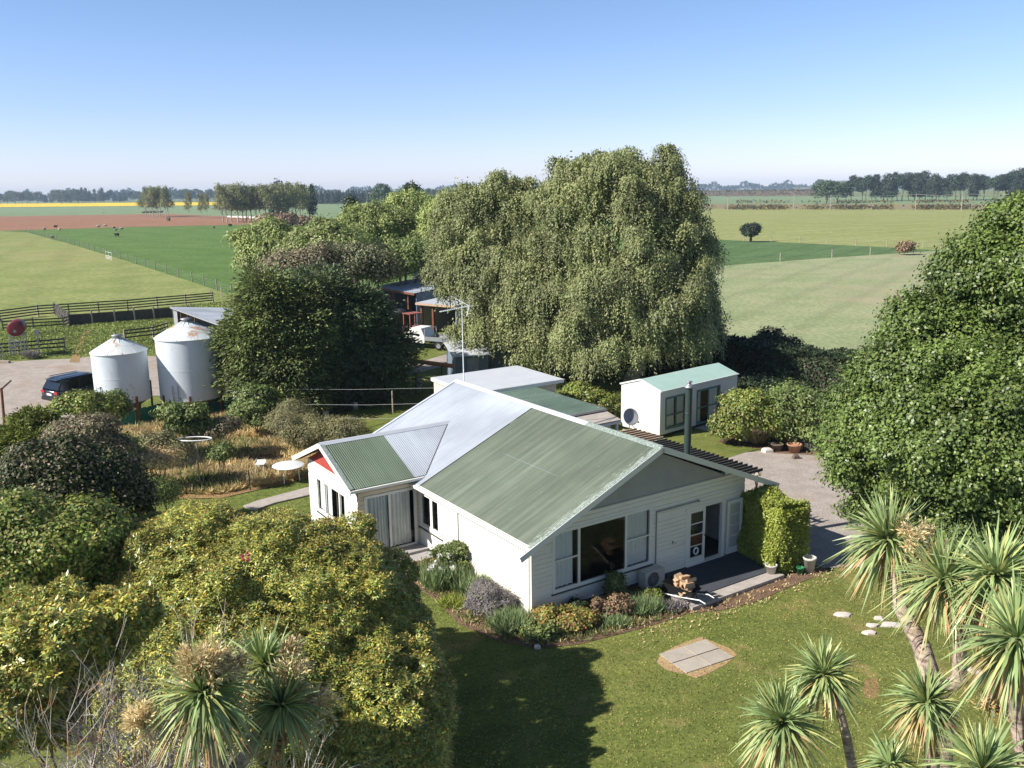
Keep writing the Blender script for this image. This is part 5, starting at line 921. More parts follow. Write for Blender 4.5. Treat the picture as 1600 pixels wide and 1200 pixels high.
# sheep
sh = MB(); sh.tube([(-.55, 0, .62), (-.48, 0, .66), (-.2, 0, .68), (.2, 0, .67), (.45, 0, .70), (.55, 0, .76)], [.12, .27, .33, .32, .24, .12], 10); sh.tube([(.5, 0, .78), (.62, 0, .90), (.82, 0, .84)], [.12, .11, .06], 8)
for x in (-.38, .34):
    for y in (-.14, .14): sh.tube([(x, y, .55), (x+.02, y, .28), (x, y, 0)], [.08, .045, .035], 6)
sh.tube([(.58, .08, .93), (.56, .18, .9)], [.03, .01], 4); sh.tube([(.58, -.08, .93), (.56, -.18, .9)], [.03, .01], 4); s_ = sh.build('sheep', 'wool', None, True)
sp = [(70, 360.5), (87, 356.5), (93, 361.5), (154, 356), (165, 354.5), (179, 359), (181, 362), (190, 360), (183, 370), (334, 358), (360, 354.5), (82, 374), (160, 333.5)]
lab = ['leftmost sheep near the end of the long pasture fence', 'sheep on the brown edge, second from the left', 'sheep just right of the two leftmost sheep', 'pale sheep on the border of the brown field', 'sheep farthest up the green pasture border', 'upper sheep of the close pair in the green pasture', 'lower sheep of the close pair in the green pasture', 'sheep right of the close pair in the green pasture', 'lone dark sheep nearest the camera in the green pasture', 'pale sheep far right in the green pasture', 'dark sheep beside the treetops right of the pasture', 'pale sheep lying against the long pasture fence', 'sheep far off behind the brown field']
for i, (x, y) in enumerate(sp):
    o = s_ if i == 0 else s_.copy()
    if i: C.objects.link(o)
    p = at(x, y); o.location = (p[0], p[1], -.05); o.rotation_euler = (0, 0, random.uniform(0, 6)); k = 1.3; o.scale = (k, k, k); tag(o, lab[i], 'sheep', 'sheep grazing in the green pasture')
    if i in (1, 5, 8, 10): o.data = o.data.copy(); o.data.materials[0] = M['blackcoat']
# ================================================================== VEGETATION
def lob(px, py, d, rx, rz=None, ry=None):
    c = far(px, py, d); k = np.linalg.norm(c-_O)/FPX; rz = rz or rx; return (c[0], c[1], c[2], rx*k, (ry or rx*1.1)*k, rz*k)
def lobs(d, *rows): return [lob(r[0], r[1], d+(r[4] if len(r) > 4 else 0), r[2], r[3]) for r in rows]
def tree(label, cat, base, lobes, parts, tm='bark', tr=.3, seed=1, nl=12, fork=.35, group=None, name='tree', twigs=0):
    rng = np.random.default_rng(seed); mb = limbs(MB(), (base[0], base[1], -.1), lobes, tr, rng, nl, fork, ext=.05 if twigs else .45)
    for l in (lobes if twigs else ()):
        for _ in range(twigs):
            c = np.array(l[:3]); q = unit(rng.normal(size=(1, 3))+np.array([-.2, -.9, .1]))[0]; t = c+q*np.array(l[3:])*.99; mb.tube([c+q*.3, (c+t)/2+rng.normal(size=3)*.35, t-np.array([0, 0, .5])], [.09, .065, .03], 5)
    return plant(name, label, cat, (base[0], base[1]), parts, (mb, tm), group)
# --- the big weeping birches
rng = np.random.default_rng(11)
B1 = lobs(60, (990, 345, 95, 85), (925, 335, 70, 68), (1030, 330, 52, 62), (890, 430, 85, 85), (995, 450, 105, 95, -2), (1065, 445, 48, 80), (945, 525, 95, 58, -3), (1050, 525, 60, 55, -2), (845, 490, 65, 75), (1095, 500, 26, 50), (975, 285, 62, 38), (1038, 268, 24, 30), (900, 285, 38, 36), (1066, 380, 34, 55))
lb = lumps(B1, 15, (.17, .34), rng, -.4)
WOB[:] = [.2, -.75]; lb = lumps(B1, 9, (.2, .42), rng, -.4); V1 = f_umb(lb, 640, 36, 11, (.35, .85), 1.55, .155, .085, rng, zmin=-.35); V2 = f_broad([(a, b, c, x*.86, y*.86, z*.86) for a, b, c, x, y, z in B1], 2300, 12, .35, .2, .12, rng, floor=1.2, depth=.1)
tree('tallest weeping birch, with pale limbs, behind the house', 'birch tree', (8, 60.5), B1, [(np.concatenate([V1, V2]), 'l_birch')], 'palebark', .5, 3, 14, .3, 'weeping birches behind the house', 'birch_tree', twigs=5)
B2 = lobs(66, (745, 350, 55, 58), (800, 335, 45, 48), (715, 375, 36, 44), (770, 430, 66, 68, -2), (708, 425, 32, 46), (800, 500, 58, 52, -3), (755, 505, 32, 38, -3), (850, 555, 50, 38, -5), (820, 420, 50, 60), (775, 300, 30, 22))
lb = lumps(B2, 14, (.18, .36), rng, -.4)
lb = lumps(B2, 8, (.22, .42), rng, -.4); V1 = f_umb(lb, 410, 36, 10, (.35, .85), 1.55, .17, .09, rng, zmin=-.35); V2 = f_broad([(a, b, c, x*.86, y*.86, z*.86) for a, b, c, x, y, z in B2], 1600, 12, .35, .2, .12, rng, floor=1.2, depth=.1)
WOB[:] = [.13, -1.05]
tree('lower weeping birch on the left, reaching over the sheds', 'birch tree', (-1.2, 66), B2, [(np.concatenate([V1, V2]), 'l_birch')], 'palebark', .4, 4, 12, .3, 'weeping birches behind the house', 'birch_tree', twigs=5)
# --- willows and mixed trees beyond the yard
def wtree(seed, label, d, rows, mt='l_willow', n=1500, per=12, L=.34, Wd=.2, weep=True, cat='willow tree', tm='bark', name='willow_tree', ln=2.0):
    rng = np.random.default_rng(seed); ls = lobs(d, *rows); lb = lumps(ls, 14, (.2, .4), rng, -.3); V = f_broad(lb, int(n*1.3), per, .38, L*.85, Wd*.85, rng, floor=.3)
    if weep: V = np.concatenate([V, f_umb(lb, n//9, 20, 6, (.5, 1.2), 1.4, L*.85, Wd*.75, rng, zmin=-.3, floor=.3)])
    c = np.mean([l[:2] for l in ls], 0); tree(label, cat, c, ls, [(V, mt)], tm, .35, seed, 9, .4, 'trees beyond the farm yard', name, twigs=2 if tm == 'palebark' else 0)
wtree(21, 'pale green willow beside the top of the bronze thorn', 92, ((520, 385, 42, 35), (480, 400, 30, 30), (550, 400, 30, 30)))
wtree(22, 'broad light green willow in the middle of the tree belt', 104, ((590, 365, 48, 42), (560, 350, 28, 26), (625, 380, 34, 40), (590, 410, 45, 35)), n=1700)
wtree(23, 'leftmost rounded willow against the green pasture', 100, ((430, 395, 40, 38), (392, 378, 22, 16), (400, 410, 24, 24), (455, 425, 35, 30)), n=1300)
wtree(24, 'tall willow with a pinkish trunk before the far horizon', 112, ((640, 330, 26, 30), (622, 350, 30, 30), (655, 345, 22, 34), (650, 390, 30, 40)), tm='palebark', n=1500)
wtree(25, 'light willow at the left shoulder of the lower birch', 100, ((690, 345, 26, 26), (700, 330, 24, 20), (680, 380, 26, 40)), n=1000)
wtree(26, 'dark leafy tree above the farm shed roof', 94, ((640, 402, 30, 24), (618, 412, 20, 14), (665, 408, 22, 22)), 'l_mid', 1000, weep=False, cat='tree', name='broadleaf_tree')
wtree(27, 'greyish tree with white blossom above the dark conifer', 66, ((545, 414, 38, 28), (580, 420, 30, 26), (510, 410, 28, 20)), 'l_bloss', 1500, L=.22, Wd=.14, weep=False, cat='tree', name='blossom_tree')
rng = np.random.default_rng(28); q_ = far(512, 400, 74); wl = [(q_[0]+rng.normal()*2.2, q_[1]+rng.normal(), q_[2]+rng.normal()*.4) for _ in range(1)]
wtree(29, 'bronze thorn tree behind the top of the dark conifer', 64.5, ((455, 424, 36, 24), (490, 418, 32, 24), (430, 436, 22, 20)), 'l_thorn', 1300, L=.2, Wd=.13, weep=False, cat='thorn tree', name='thorn_tree')
wtree(30, 'small dark pointed conifer rising from the willows', 118, ((548, 325, 5, 14), (552, 345, 9, 12)), 'l_dark', 300, L=.4, Wd=.2, weep=False, cat='conifer', name='conifer_tree')
wtree(31, 'dark spire-topped conifer at the far top of the willow belt', 125, ((643, 298, 7, 9), (646, 315, 12, 16), (655, 335, 14, 20)), 'l_dark', 500, L=.45, Wd=.22, weep=False, cat='conifer', name='conifer_tree')
wtree(32, 'dark far conifer tip between the willows and the birch', 125, ((731, 300, 6, 8), (733, 312, 10, 14)), 'l_dark', 260, L=.45, Wd=.22, weep=False, cat='conifer', name='conifer_tree')
wtree(33, 'rust coloured shrub at the end of the farm shed', 97, ((655, 402, 10, 8), (662, 396, 8, 7)), 'l_dry', 260, L=.3, Wd=.18, weep=False, cat='shrub', name='shrub')
# --- dark conifers
def conif(seed, label, d, rows, mt, n, base):
    rng = np.random.default_rng(seed); WOB[:] = [.2, -.8]; rows = [(q[0], q[1]+20, q[2]*.92, q[3]*.80)+tuple(q[4:]) for q in rows]; ls = lobs(d, *rows); lb = lumps([(a, b, c, x*.84, y*.86, z*.86) for a, b, c, x, y, z in ls], 15, (.16, .34), rng, -.4); V = f_spruce(lb, int(n*1.35), 22, 1.5, .24, .10, rng, zmin=-.6, floor=.15, depth=.12); WOB[:] = [.13, -1.05]
    tree(label, 'conifer', base, ls, [(V, mt)], 'bark', .35, seed, 10, .3, 'dark conifers by the yard', 'conifer_tree')
conif(41, 'bright-tipped dark conifer, the left one, beside the large silo', 56, ((430, 470, 42, 48), (415, 428, 24, 26), (402, 510, 45, 42), (445, 540, 60, 55), (415, 560, 45, 32), (450, 595, 55, 35, -1), (470, 480, 40, 50)), 'l_spruce', 4200, (-14.5, 56))
conif(42, 'dark grey-green conifer, the right one, before the open farm shed', 58, ((535, 475, 55, 48), (590, 525, 46, 42), (520, 530, 70, 60), (575, 560, 52, 45), (520, 600, 70, 34), (495, 435, 40, 28), (555, 462, 30, 28)), 'l_fir', 4400, (-10.2, 58))
# --- right hand tree
rng = np.random.default_rng(51)
O1 = lobs(30, (1475, 560, 95, 85), (1570, 430, 85, 80, 1), (1405, 650, 90, 85), (1520, 690, 120, 110, -2), (1345, 690, 55, 62), (1440, 780, 95, 62), (1640, 570, 120, 120, 1), (1430, 500, 40, 40), (1625, 345, 55, 45, 1), (1560, 800, 110, 75, -1), (1680, 760, 110, 110), (1380, 590, 45, 40), (1700, 430, 90, 90, 2), (1340, 735, 38, 30))
WOB[:] = [.22, -.55]; lb = lumps([(a, b, c, x*.86, y*.86, z*.86) for a, b, c, x, y, z in O1], 16, (.16, .36), rng, -.5)
V = f_broad(lb, 17000, 24, .18, .115, .075, rng, zmin=-.7, floor=.3, depth=.14, rnd=.55); WOB[:] = [.13, -1.05]
tree('large leafy green tree filling the right edge of the garden', 'oak tree', (17.5, 30.5), O1, [(V, 'l_oak')], 'bark', .42, 51, 14, .25, None, 'oak_tree')
# --- hedges
def boxhedge(label, pts, w, h, n, L, Wd, mt, seed, cat='hedge', wob=.12, per=1, name='hedge', base0=0.0):
    rng = np.random.default_rng(seed); P = []; Nn = []; b = np.array([pts[0][0], pts[0][1], 0.]); tot = sum(np.linalg.norm(np.array(B)[:2]-np.array(A)[:2]) for A, B in zip(pts[:-1], pts[1:])); core = MB()
    for A, B in zip(pts[:-1], pts[1:]):
        A, B = np.array([A[0], A[1], 0.]), np.array([B[0], B[1], 0.]); ln = np.linalg.norm(B-A); d = (B-A)/ln; q = np.array([-d[1], d[0], 0]); k = int(n*ln/tot)
        f = rng.random(k); t = rng.random(k)*ln; s = rng.uniform(-1, 1, k)*w/2; z = rng.random(k)*h; pr = w/(w+2*h)
        top = f < pr; L_s = (f >= pr) & (f < pr+(1-pr)/2); zz = np.where(top, h, z); ss = np.where(top, s, np.where(L_s, -w/2, w/2))
        bul = wob*(np.sin(t*1.9+ss*2)+np.sin(t*.7+zz*2.3)+np.sin(zz*3.1+t*3.3))/2; nn = np.where(top[:, None], np.array([0, 0, 1.]), np.where(L_s[:, None], -q, q)); rnd_ = np.clip((zz/h-.80)/.20, 0, 1)**2*w*.22
        ss2 = ss-np.sign(ss)*rnd_*(~top); p = A+d*t[:, None]+q*ss2[:, None]+np.array([0, 0, 1.])*zz[:, None]+nn*(bul+rng.normal(size=k)*.05)[:, None]; P.append(p); Nn.append(nn)
        for (c0_, dr) in ((A, -d), (B, d)):
            kk = int(n*w*h/(tot*(w+2*h)))+1; s = rng.uniform(-1, 1, kk)*w/2; z = rng.random(kk)*h; P.append(c0_+q*s[:, None]+np.array([0, 0, 1.])*z[:, None]+dr*rng.normal(size=(kk, 1))*.06); Nn.append(np.repeat(dr[None], kk, 0))
        m2 = .32; core.prism([tuple(A-d*0+q*(-w/2+m2*w/2)-b), tuple(B+q*(-w/2+m2*w/2)-b), tuple(B+q*(w/2-m2*w/2)-b), tuple(A+q*(w/2-m2*w/2)-b)], (0, 0, h-.22))
    P = np.concatenate(P); Nn = np.concatenate(Nn); P[:, 2] = np.maximum(P[:, 2], .05); k = len(P); nrm = unit(Nn+rng.normal(size=(k, 3))*.6+np.array([0, 0, .3])); d = np.cross(nrm, rng.normal(size=(k, 3)))+Nn*.35; s = rng.uniform(.7, 1.25, k)
    e = empty(name, b, 0, label, cat); qmesh('foliage', kites(P, d, nrm, L*s, Wd*s)-b, mt, e); core.build('twig_core', 'bark', e); return e
boxhedge('tall dark shelter hedge running behind the cabin to the right', [(3, 72.5), (13.5, 61), (24.5, 48.5)], 2.4, 3.0, 42000, .22, .13, 'l_dark', 61, wob=.14)
boxhedge('clipped lime green hedge standing at the end of the deck', [HW(9.72, -.15), HW(9.42, -2.2)], 1.25, 2.3, 30000, .085, .055, 'l_lime', 62, wob=.2)
shrub('shrub', 'low round bush sitting against the far side of the shelter hedge', 'shrub', (17.5, 60.5), (2.6, 1.3, 3.3), 'l_dark', 63, nc=700, per=12, L=.2, Wd=.12)
# --- garden mound: rhododendron
rng = np.random.default_rng(71)
RM = [(-5.95, 20.3, 2.4, 3.5, 3.4, 2.98), (-4.5, 20.2, 2.3, 2.3, 2.7, 2.7), (-3.45, 19.5, 1.7, 1.7, 2.3, 2.3), (-7.8, 20.8, 2.5, 2.8, 2.8, 3.0), (-6.9, 19.3, 2.2, 2.9, 2.6, 2.85), (-5.7, 17.7, 1.7, 3.3, 1.9, 2.5), (-3.0, 17.9, 1.5, 1.6, 1.9, 2.0)]
WOB[:] = [.04, -1.6]; lb = lumps(RM, 26, (.09, .17), rng, -.3, 0); V, T = f_whorl(lb, 38000, 8, .112, .036, rng, tip=.6, depth=.035, floor=.1, up=.9); WOB[:] = [.13, -1.05]
def frame_plant(name, label, cat, base, P, main, rng, bark='bark', st=8, r0=.12, tipn='foliage_tips', group=None):
    mb = limbs(MB(), (base[0], base[1], -.05), main, r0, rng, st, .15); return plant(name, label, cat, base, P, (mb, bark), group)
rh = frame_plant('rhododendron', 'large domed rhododendron mound filling the lower left of the garden', 'rhododendron', (-5.2, 19.8), [(V, 'l_rhodo'), (T, 'l_rhodotip')], RM, rng)
M['l_pinkflower'] = leafmat('pink_petal', L_((.6, .12, .16), (.5, .08, .12)), .6, .2, .1)
fl = [far(383, 870, 18.0)]
for i, p in enumerate(fl):
    n = 30; k = rng.normal(size=(n, 3)); qmesh('flower', kites(np.repeat(p[None], n, 0)+k*.03-np.array([rh.location.x, rh.location.y, 0]), k, rng.normal(size=(n, 3)), np.full(n, .07), np.full(n, .05)), 'l_pinkflower' if 'l_pinkflower' in M else 'red', rh)
# lower dark evergreen round the mound foot
M['l_roughgrass'] = leafmat('rough_grass_blade', L_((.24, .30, .08), (.28, .34, .10), (.19, .25, .06), (.33, .34, .14)), .8, .2, .3, .3)
def bush(seed, label, d, rows, mt, nc, per, L, Wd, kind='broad', cr=.16, tip=None, cat='shrub', name='shrub', fr=(.22, .42), nl=12, bark='bark', group=None, r0=.06, st=8, wo=(.26, -.55), **kw):
    rng = np.random.default_rng(seed); ls = [(a, b, c-z*.1, x*.80, y*.80, z*.72) for a, b, c, x, y, z in lobs(d, *rows)]; lb = lumps(ls, 9, (.26, .5), rng, -.4, .15); T = None; WOB[:] = wo
    if kind == 'whorl': V, T = f_whorl(lb, nc, per, L, Wd, rng, tip=.4 if tip else 0, **kw)
    elif kind == 'spruce': V = f_spruce(lb, nc, per, cr, L, Wd, rng, **kw)
    elif kind == 'weep': V = f_weep(lb, nc, per, cr, L, Wd, rng, **kw)
    else: V = f_broad(lb, nc, per, cr, L, Wd, rng, zmin=-.75, floor=.04, **kw)
    WOB[:] = (.13, -1.05); c = np.mean([l[:2] for l in ls], 0); return frame_plant(name, label, cat, c, [(V, mt)]+([(T, tip)] if tip else []), ls, rng, bark, st, r0, group=group)
bush(81, 'glossy dark camellia with reddish specks left of the rhododendron mound', 27.5, ((110, 750, 95, 48), (35, 775, 60, 50), (190, 770, 42, 48), (80, 712, 60, 22), (150, 735, 50, 30)), 'l_camellia', 6500, 14, .10, .06, cr=.17, cat='camellia', name='camellia', wo=(.12, -.95))
bush(82, 'yellow-green shrub with orange shoots below the dark camellia', 22.5, ((45, 850, 95, 55), (125, 840, 66, 48), (20, 905, 80, 55), (160, 885, 55, 50)), 'l_yellow', 5600, 13, .10, .06, cr=.17)
bush(83, 'olive green foreground shrub in the lower left corner', 15.5, ((60, 985, 110, 70), (20, 1080, 110, 100), (130, 1000, 70, 60), (190, 960, 60, 45)), 'l_rhodo', 9000, 8, .115, .04, 'whorl', tip='l_rhodotip', wo=(.12, -1.1))
bush(84, 'rounded golden green cypress bush by the utility pole', 38, ((50, 688, 46, 40), (15, 712, 42, 38), (58, 660, 24, 18), (85, 702, 28, 34), (30, 728, 48, 26)), 'l_conif', 4200, 16, .12, .06, 'spruce', cr=.32, cat='cypress', name='cypress_bush')
bush(85, 'bronze and green shrub between the cypress bush and the netting', 36, ((130, 678, 40, 32), (155, 702, 36, 30), (115, 710, 38, 28)), 'l_thorn', 2600, 14, .12, .07)
bush(86, 'loose yellow-green shrub in front of the parked car', 46, ((125, 626, 26, 13), (150, 634, 30, 14), (104, 634, 20, 9)), 'l_yellow', 900, 12, .14, .08)
bush(87, 'leafy shrub growing at the foot of the small silo', 47.5, ((180, 625, 14, 17), (172, 640, 24, 13), (150, 640, 18, 12)), 'l_mid', 800, 12, .14, .08)
bush(88, 'twiggy green fruit tree in front of the large silo', 46, ((268, 643, 18, 14), (305, 642, 18, 11), (283, 664, 22, 15), (312, 660, 16, 12)), 'l_mid', 900, 10, .15, .08, cat='fruit tree', name='fruit_tree', bark='twig')
bush(89, 'dense green shrub at the left foot of the dark conifers', 50, ((400, 625, 26, 26), (415, 645, 26, 24), (385, 640, 20, 20)), 'l_mid', 1200, 13, .16, .09)
bush(90, 'grey-green broom bush right of the dense green shrub', 48.5, ((455, 640, 20, 17), (470, 652, 22, 14), (440, 655, 22, 14)), 'l_olive', 900, 16, .16, .03)
bush(91, 'olive broom clump behind the wing ridge', 46.5, ((478, 675, 36, 24), (450, 665, 20, 18), (510, 668, 30, 18)), 'l_olive', 1700, 16, .16, .03)
bush(92, 'rounded olive broom bush nearest the house roof', 46, ((540, 668, 26, 16), (525, 682, 26, 14), (560, 678, 20, 10)), 'l_olive', 1100, 16, .16, .03)
bush(93, 'climbing grey-green bush in the brush left of the dry garden', 37.5, ((190, 695, 16, 22), (200, 715, 20, 18), (178, 715, 18, 14)), 'l_mid', 700, 12, .11, .06)
bush(94, 'dark low bush under the twiggy fruit tree', 42, ((245, 690, 24, 14), (270, 700, 26, 14), (225, 705, 24, 12)), 'l_olive', 900, 12, .12, .06)
bush(95, 'small green bush in the middle of the dry garden', 41, ((350, 704, 10, 7), (342, 710, 9, 6)), 'l_mid', 300, 12, .11, .06)
bush(96, 'reddish brown bush behind the dry garden', 46, ((335, 670, 20, 9), (355, 662, 18, 9), (310, 676, 16, 8)), 'l_thorn', 800, 12, .13, .06)
bush(97, 'low green shrub by the path at the left of the dry garden', 34.5, ((235, 760, 22, 12), (255, 770, 20, 10)), 'l_mid', 500, 12, .10, .05)
bush(98, 'brown brush heap beside the grey slab in the dry garden', 37, ((240, 715, 32, 10), (215, 722, 22, 10)), 'l_dry', 600, 12, .12, .05)
# shrubs at the cabin
bush(101, 'rounded yellow-green bush at the cabin door', 46.5, ((1165, 630, 34, 26), (1185, 648, 28, 26), (1145, 658, 24, 20), (1130, 670, 16, 10)), 'l_yellow', 2400, 13, .15, .09)
bush(102, 'open twiggy shrub right of the rounded bush', 47, ((1245, 625, 36, 26), (1222, 645, 26, 22), (1268, 645, 30, 24), (1235, 664, 26, 14), (1264, 668, 26, 12)), 'l_mid', 1700, 11, .15, .08, bark='twig', cr=.24, wo=(.34, -.1), st=22, r0=.09)
bush(103, 'leafy yellowing shrub beside the flat roofed room', 51, ((905, 618, 28, 20), (935, 628, 24, 20), (955, 640, 14, 12)), 'l_yellow', 1300, 12, .16, .09)
bush(104, 'dark bush in the shade between the cabin and the shelter hedge', 56, ((1175, 605, 40, 18), (1230, 610, 40, 18)), 'l_dark', 900, 12, .2, .1)
def low(seed, label, u, v, rx, ry, h, mt, nc, per, L, Wd, name='garden_plant', cat='plant', cr=.06, blades=None):
    rng = np.random.default_rng(seed); b = HW(u, v); 
    if blades:
        r = np.sqrt(rng.random(nc)); t = rng.random(nc)*2*PI; pts = np.stack([b[0]+rx*r*np.cos(t), b[1]+ry*r*np.sin(t), np.zeros(nc)], 1); V = f_blades(pts, per, L, Wd, rng, blades)
        e = empty(name, b, 0, label, cat); qmesh('leaves', V-b, mt, e); return e, b
    ls = [(b[0], b[1], h*.45, rx, ry, h*.5)]; lb = lumps(ls, 10, (.25, .5), rng, -.2); V = f_broad(lb, nc, per, cr, L, Wd, rng, floor=.02); e = empty(name, b, 0, label, cat); qmesh('foliage', V-b, mt, e)
    mb = MB(); [mb.tube([(0, 0, -.03), (rng.normal()*rx*.4, rng.normal()*ry*.4, h*.7)], [.012, .005], 4) for _ in range(7)]; mb.build('stem', 'bark', e); return e, b
e, b = low(111, 'tall iris clump with white flowers against the side wall', -1.0, 3.7, .75, .6, .8, 'l_strap', 260, 7, .75, .035, 'iris_clump', 'iris', blades=.28)
rng = np.random.default_rng(5)
for k in range(9):
    p = np.array([rng.normal()*.45-.1, rng.normal()*.35, rng.uniform(.7, 1.0)]); n = 16; d = rng.normal(size=(n, 3)); qmesh('flower', kites(np.repeat(p[None], n, 0), d, rng.normal(size=(n, 3)), np.full(n, .11), np.full(n, .08)), 'l_white', e)
low(112, 'bushy green plant with brown seed heads behind the iris clump', -.45, 4.3, .55, .55, 1.25, 'l_mid', 420, 12, .10, .05)
low(113, 'second iris clump with green straps near the house corner', -.55, 2.5, .5, .4, .7, 'l_strap', 160, 7, .65, .035, 'iris_clump', 'iris', blades=.3)
low(114, 'low lime green clump at the lawn edge', -1.45, 2.3, .42, .38, .25, 'l_lime', 150, 6, .3, .03, blades=.8)
low(115, 'grey lavender bush with mauve tips by the corner', -.75, 1.15, .65, .55, .85, 'l_grey', 800, 12, .11, .018, 'lavender_bush', 'lavender', .09)
low(116, 'smaller lavender against the side wall', -.45, 1.95, .4, .4, .7, 'l_grey', 420, 12, .11, .018, 'lavender_bush', 'lavender', .08)
low(117, 'dark arching strap-leaved clump at the house corner', -.85, -.15, .55, .45, .6, 'l_strap', 260, 6, .6, .03, blades=.6)
low(118, 'red and yellow leafed low shrub under the corner of the front wall', .45, -1.0, .85, .5, .55, 'l_redtip', 900, 12, .10, .07, cat='shrub', name='shrub')
low(119, 'small yellow-green plant left of the red leafed shrub', -.45, -1.05, .45, .35, .4, 'l_mid', 300, 12, .08, .05)
low(120, 'bronze rose bush beneath the picture window', 2.35, -1.05, .5, .38, .6, 'l_brown', 480, 11, .08, .05, 'rose_bush', 'rose')
low(121, 'pale grassy tuft at the lawn edge of the bed', 1.9, -1.75, .4, .25, .3, 'l_strap', 130, 6, .3, .022, blades=.6)
low(122, 'tall glossy green plant between the window and the heat pump', 2.95, -.45, .22, .22, .95, 'l_spruce', 260, 12, .12, .06)
low(123, 'loose mixed grass clump under the picture window', 3.05, -1.45, .7, .4, .5, 'l_strap', 320, 6, .5, .025, blades=.45)
low(124, 'yellowing weedy plant beside the heat pump', 3.75, -1.25, .28, .22, .45, 'l_yellow', 180, 11, .09, .04)
low(125, 'grey tufted plant left of the wheelbarrow', 4.0, -1.95, .35, .25, .35, 'l_grey', 160, 6, .3, .03, blades=.7)
low(126, 'small dark plant by the foundation under the window', 1.45, -.35, .3, .22, .35, 'l_dark', 200, 11, .08, .05)
mb = MB(); mb.beam((-.35, -.1, .05), (.45, .15, .55), .025, .025); tag(mb.build('garden_cane', 'plastic', None, loc=HW(1.85, -.95)), 'thin white cane leaning among the bed plants', 'cane')
for i, (x, y, s, lb) in enumerate(((1052, 953, .10, 'pale round stone in the bed below the wheelbarrow'), (840, 1012, .10, 'small stone on the edge of the bed by the lawn shadow'), (648, 897, .09, 'pale stone in the bed near the wing steps'))): tag(blob(0, s, s*.8, .1, 40+i).build('garden_stone', 'stone', None, loc=(*at(x, y)[:2], 0)), lb, 'stone')
# flowerpots and rocks at the drive
for i, (x, y, r, h, mt, lb) in enumerate(((1241, 706, .36, .42, 'terra', 'large orange terracotta pot on the gravel by the shrubs'), (1214, 704, .30, .36, 'bark', 'brown bowl pot left of the terracotta pot'), (1206, 700, .22, .34, 'black', 'dark pot with yellow flowers'), (1257, 700, .2, .3, 'dish', 'grey blue pot right of the terracotta pot'))): pot(at(x, y), r, h, mt, lb)
for i, (x, y, s, lb) in enumerate(((1199, 706, .28, 'white rock beside the brown bowl pot'), (1165, 689, .22, 'pale rock at the foot of the rounded bush'), (1178, 690, .2, 'tan rock right of the pale rock by the bush'), (1243, 716, .18, 'dark flat drain stone on the gravel'))): tag(blob(0, s, s*.8, .2, 50+i).build('rock', 'stone' if i < 3 else 'bark', None, loc=(*at(x, y)[:2], 0)), lb, 'rock')
def tuft(px, py, r, n, L, mt, seed, label, lean=.45, name='grass_tuft', cat='grass tuft'):
    rng = np.random.default_rng(seed); b = at(px, py); t = rng.random(n)*2*PI; q = r*np.sqrt(rng.random(n)); V = f_blades(np.stack([b[0]+q*np.cos(t), b[1]+q*np.sin(t), np.zeros(n)], 1), 7, L, .03, rng, lean); return tag(qmesh(name, V-b, mt, None, b), label, cat)
tuft(1188, 692, .5, 60, .75, 'l_dry', 131, 'orange dry grass tuft behind the white rock'); tuft(1222, 690, .4, 50, .8, 'l_dry', 132, 'dry orange tuft above the terracotta pot'); tuft(1266, 702, .35, 50, .5, 'l_grey', 133, 'blue-grey grass tuft right of the pots'); tuft(1204, 694, .3, 60, .45, 'l_yellow', 134, 'yellow flowering tuft over the dark pot'); tuft(1160, 684, .4, 50, .6, 'l_dry', 135, 'dry tuft at the right foot of the rounded bush'); tuft(50, 560, .5, 60, .8, 'l_grey', 136, 'grey weedy clump under the fuel tank stand')
# dry weeds: nobody could count them
rng = np.random.default_rng(141); poly = [at(*p) for p in ((70, 780), (200, 775), (345, 772), (484, 744), (520, 710), (500, 680), (380, 645), (200, 672), (110, 700))]
def inpoly(P, poly):
    c = np.zeros(len(P), bool); j = len(poly)-1
    for i in range(len(poly)):
        a, b = poly[i], poly[j]; k = ((a[1] > P[:, 1]) != (b[1] > P[:, 1])) & (P[:, 0] < (b[0]-a[0])*(P[:, 1]-a[1])/(b[1]-a[1]+1e-9)+a[0]); c ^= k; j = i
    return c
def scatter(poly, n, rng):
    A = np.array([p[:2] for p in poly]); lo_, hi_ = A.min(0), A.max(0); P = rng.uniform(lo_, hi_, (n*3, 2)); P = P[inpoly(P, poly)][:n]; return np.concatenate([P, np.zeros((len(P), 1))], 1)
P = scatter(poly, 9000, rng); dn = np.sin(P[:, 0]*1.3+np.sin(P[:, 1]*.9)*2)+np.sin(P[:, 1]*1.7); P = P[dn > -.9+rng.normal(size=len(P))*.3]; k = len(P)
V = f_blades(P, 8, .42, .035, rng, .9); tag(qmesh('dry_weeds', V, 'l_dry'), 'tangle of tan and orange dry weeds covering the old garden', 'weeds', None, 'stuff')
P = scatter(poly, 2200, rng); dn = np.sin(P[:, 0]*.8+1)+np.sin(P[:, 1]*1.1+2); P = P[dn > .5]; V = f_blades(P, 9, .5, .05, rng, .7); tag(qmesh('green_weeds', V, 'l_mid'), 'patches of green weeds among the dry growth of the old garden', 'weeds', None, 'stuff')
mb = blob(0, .5, .35, .12, 9); tag(mb.build('stepping_slab', 'dish', None, loc=at(282, 745)), 'grey flat slab lying in the dry garden', 'slab')
M['l_lawn'] = leafmat('lawn_blade', L_((0.304, 0.312, 0.085), (0.384, 0.347, 0.114), (0.243, 0.268, 0.066), (0.446, 0.364, 0.161), (0.203, 0.226, 0.057)), .8, .25, .25, .35)
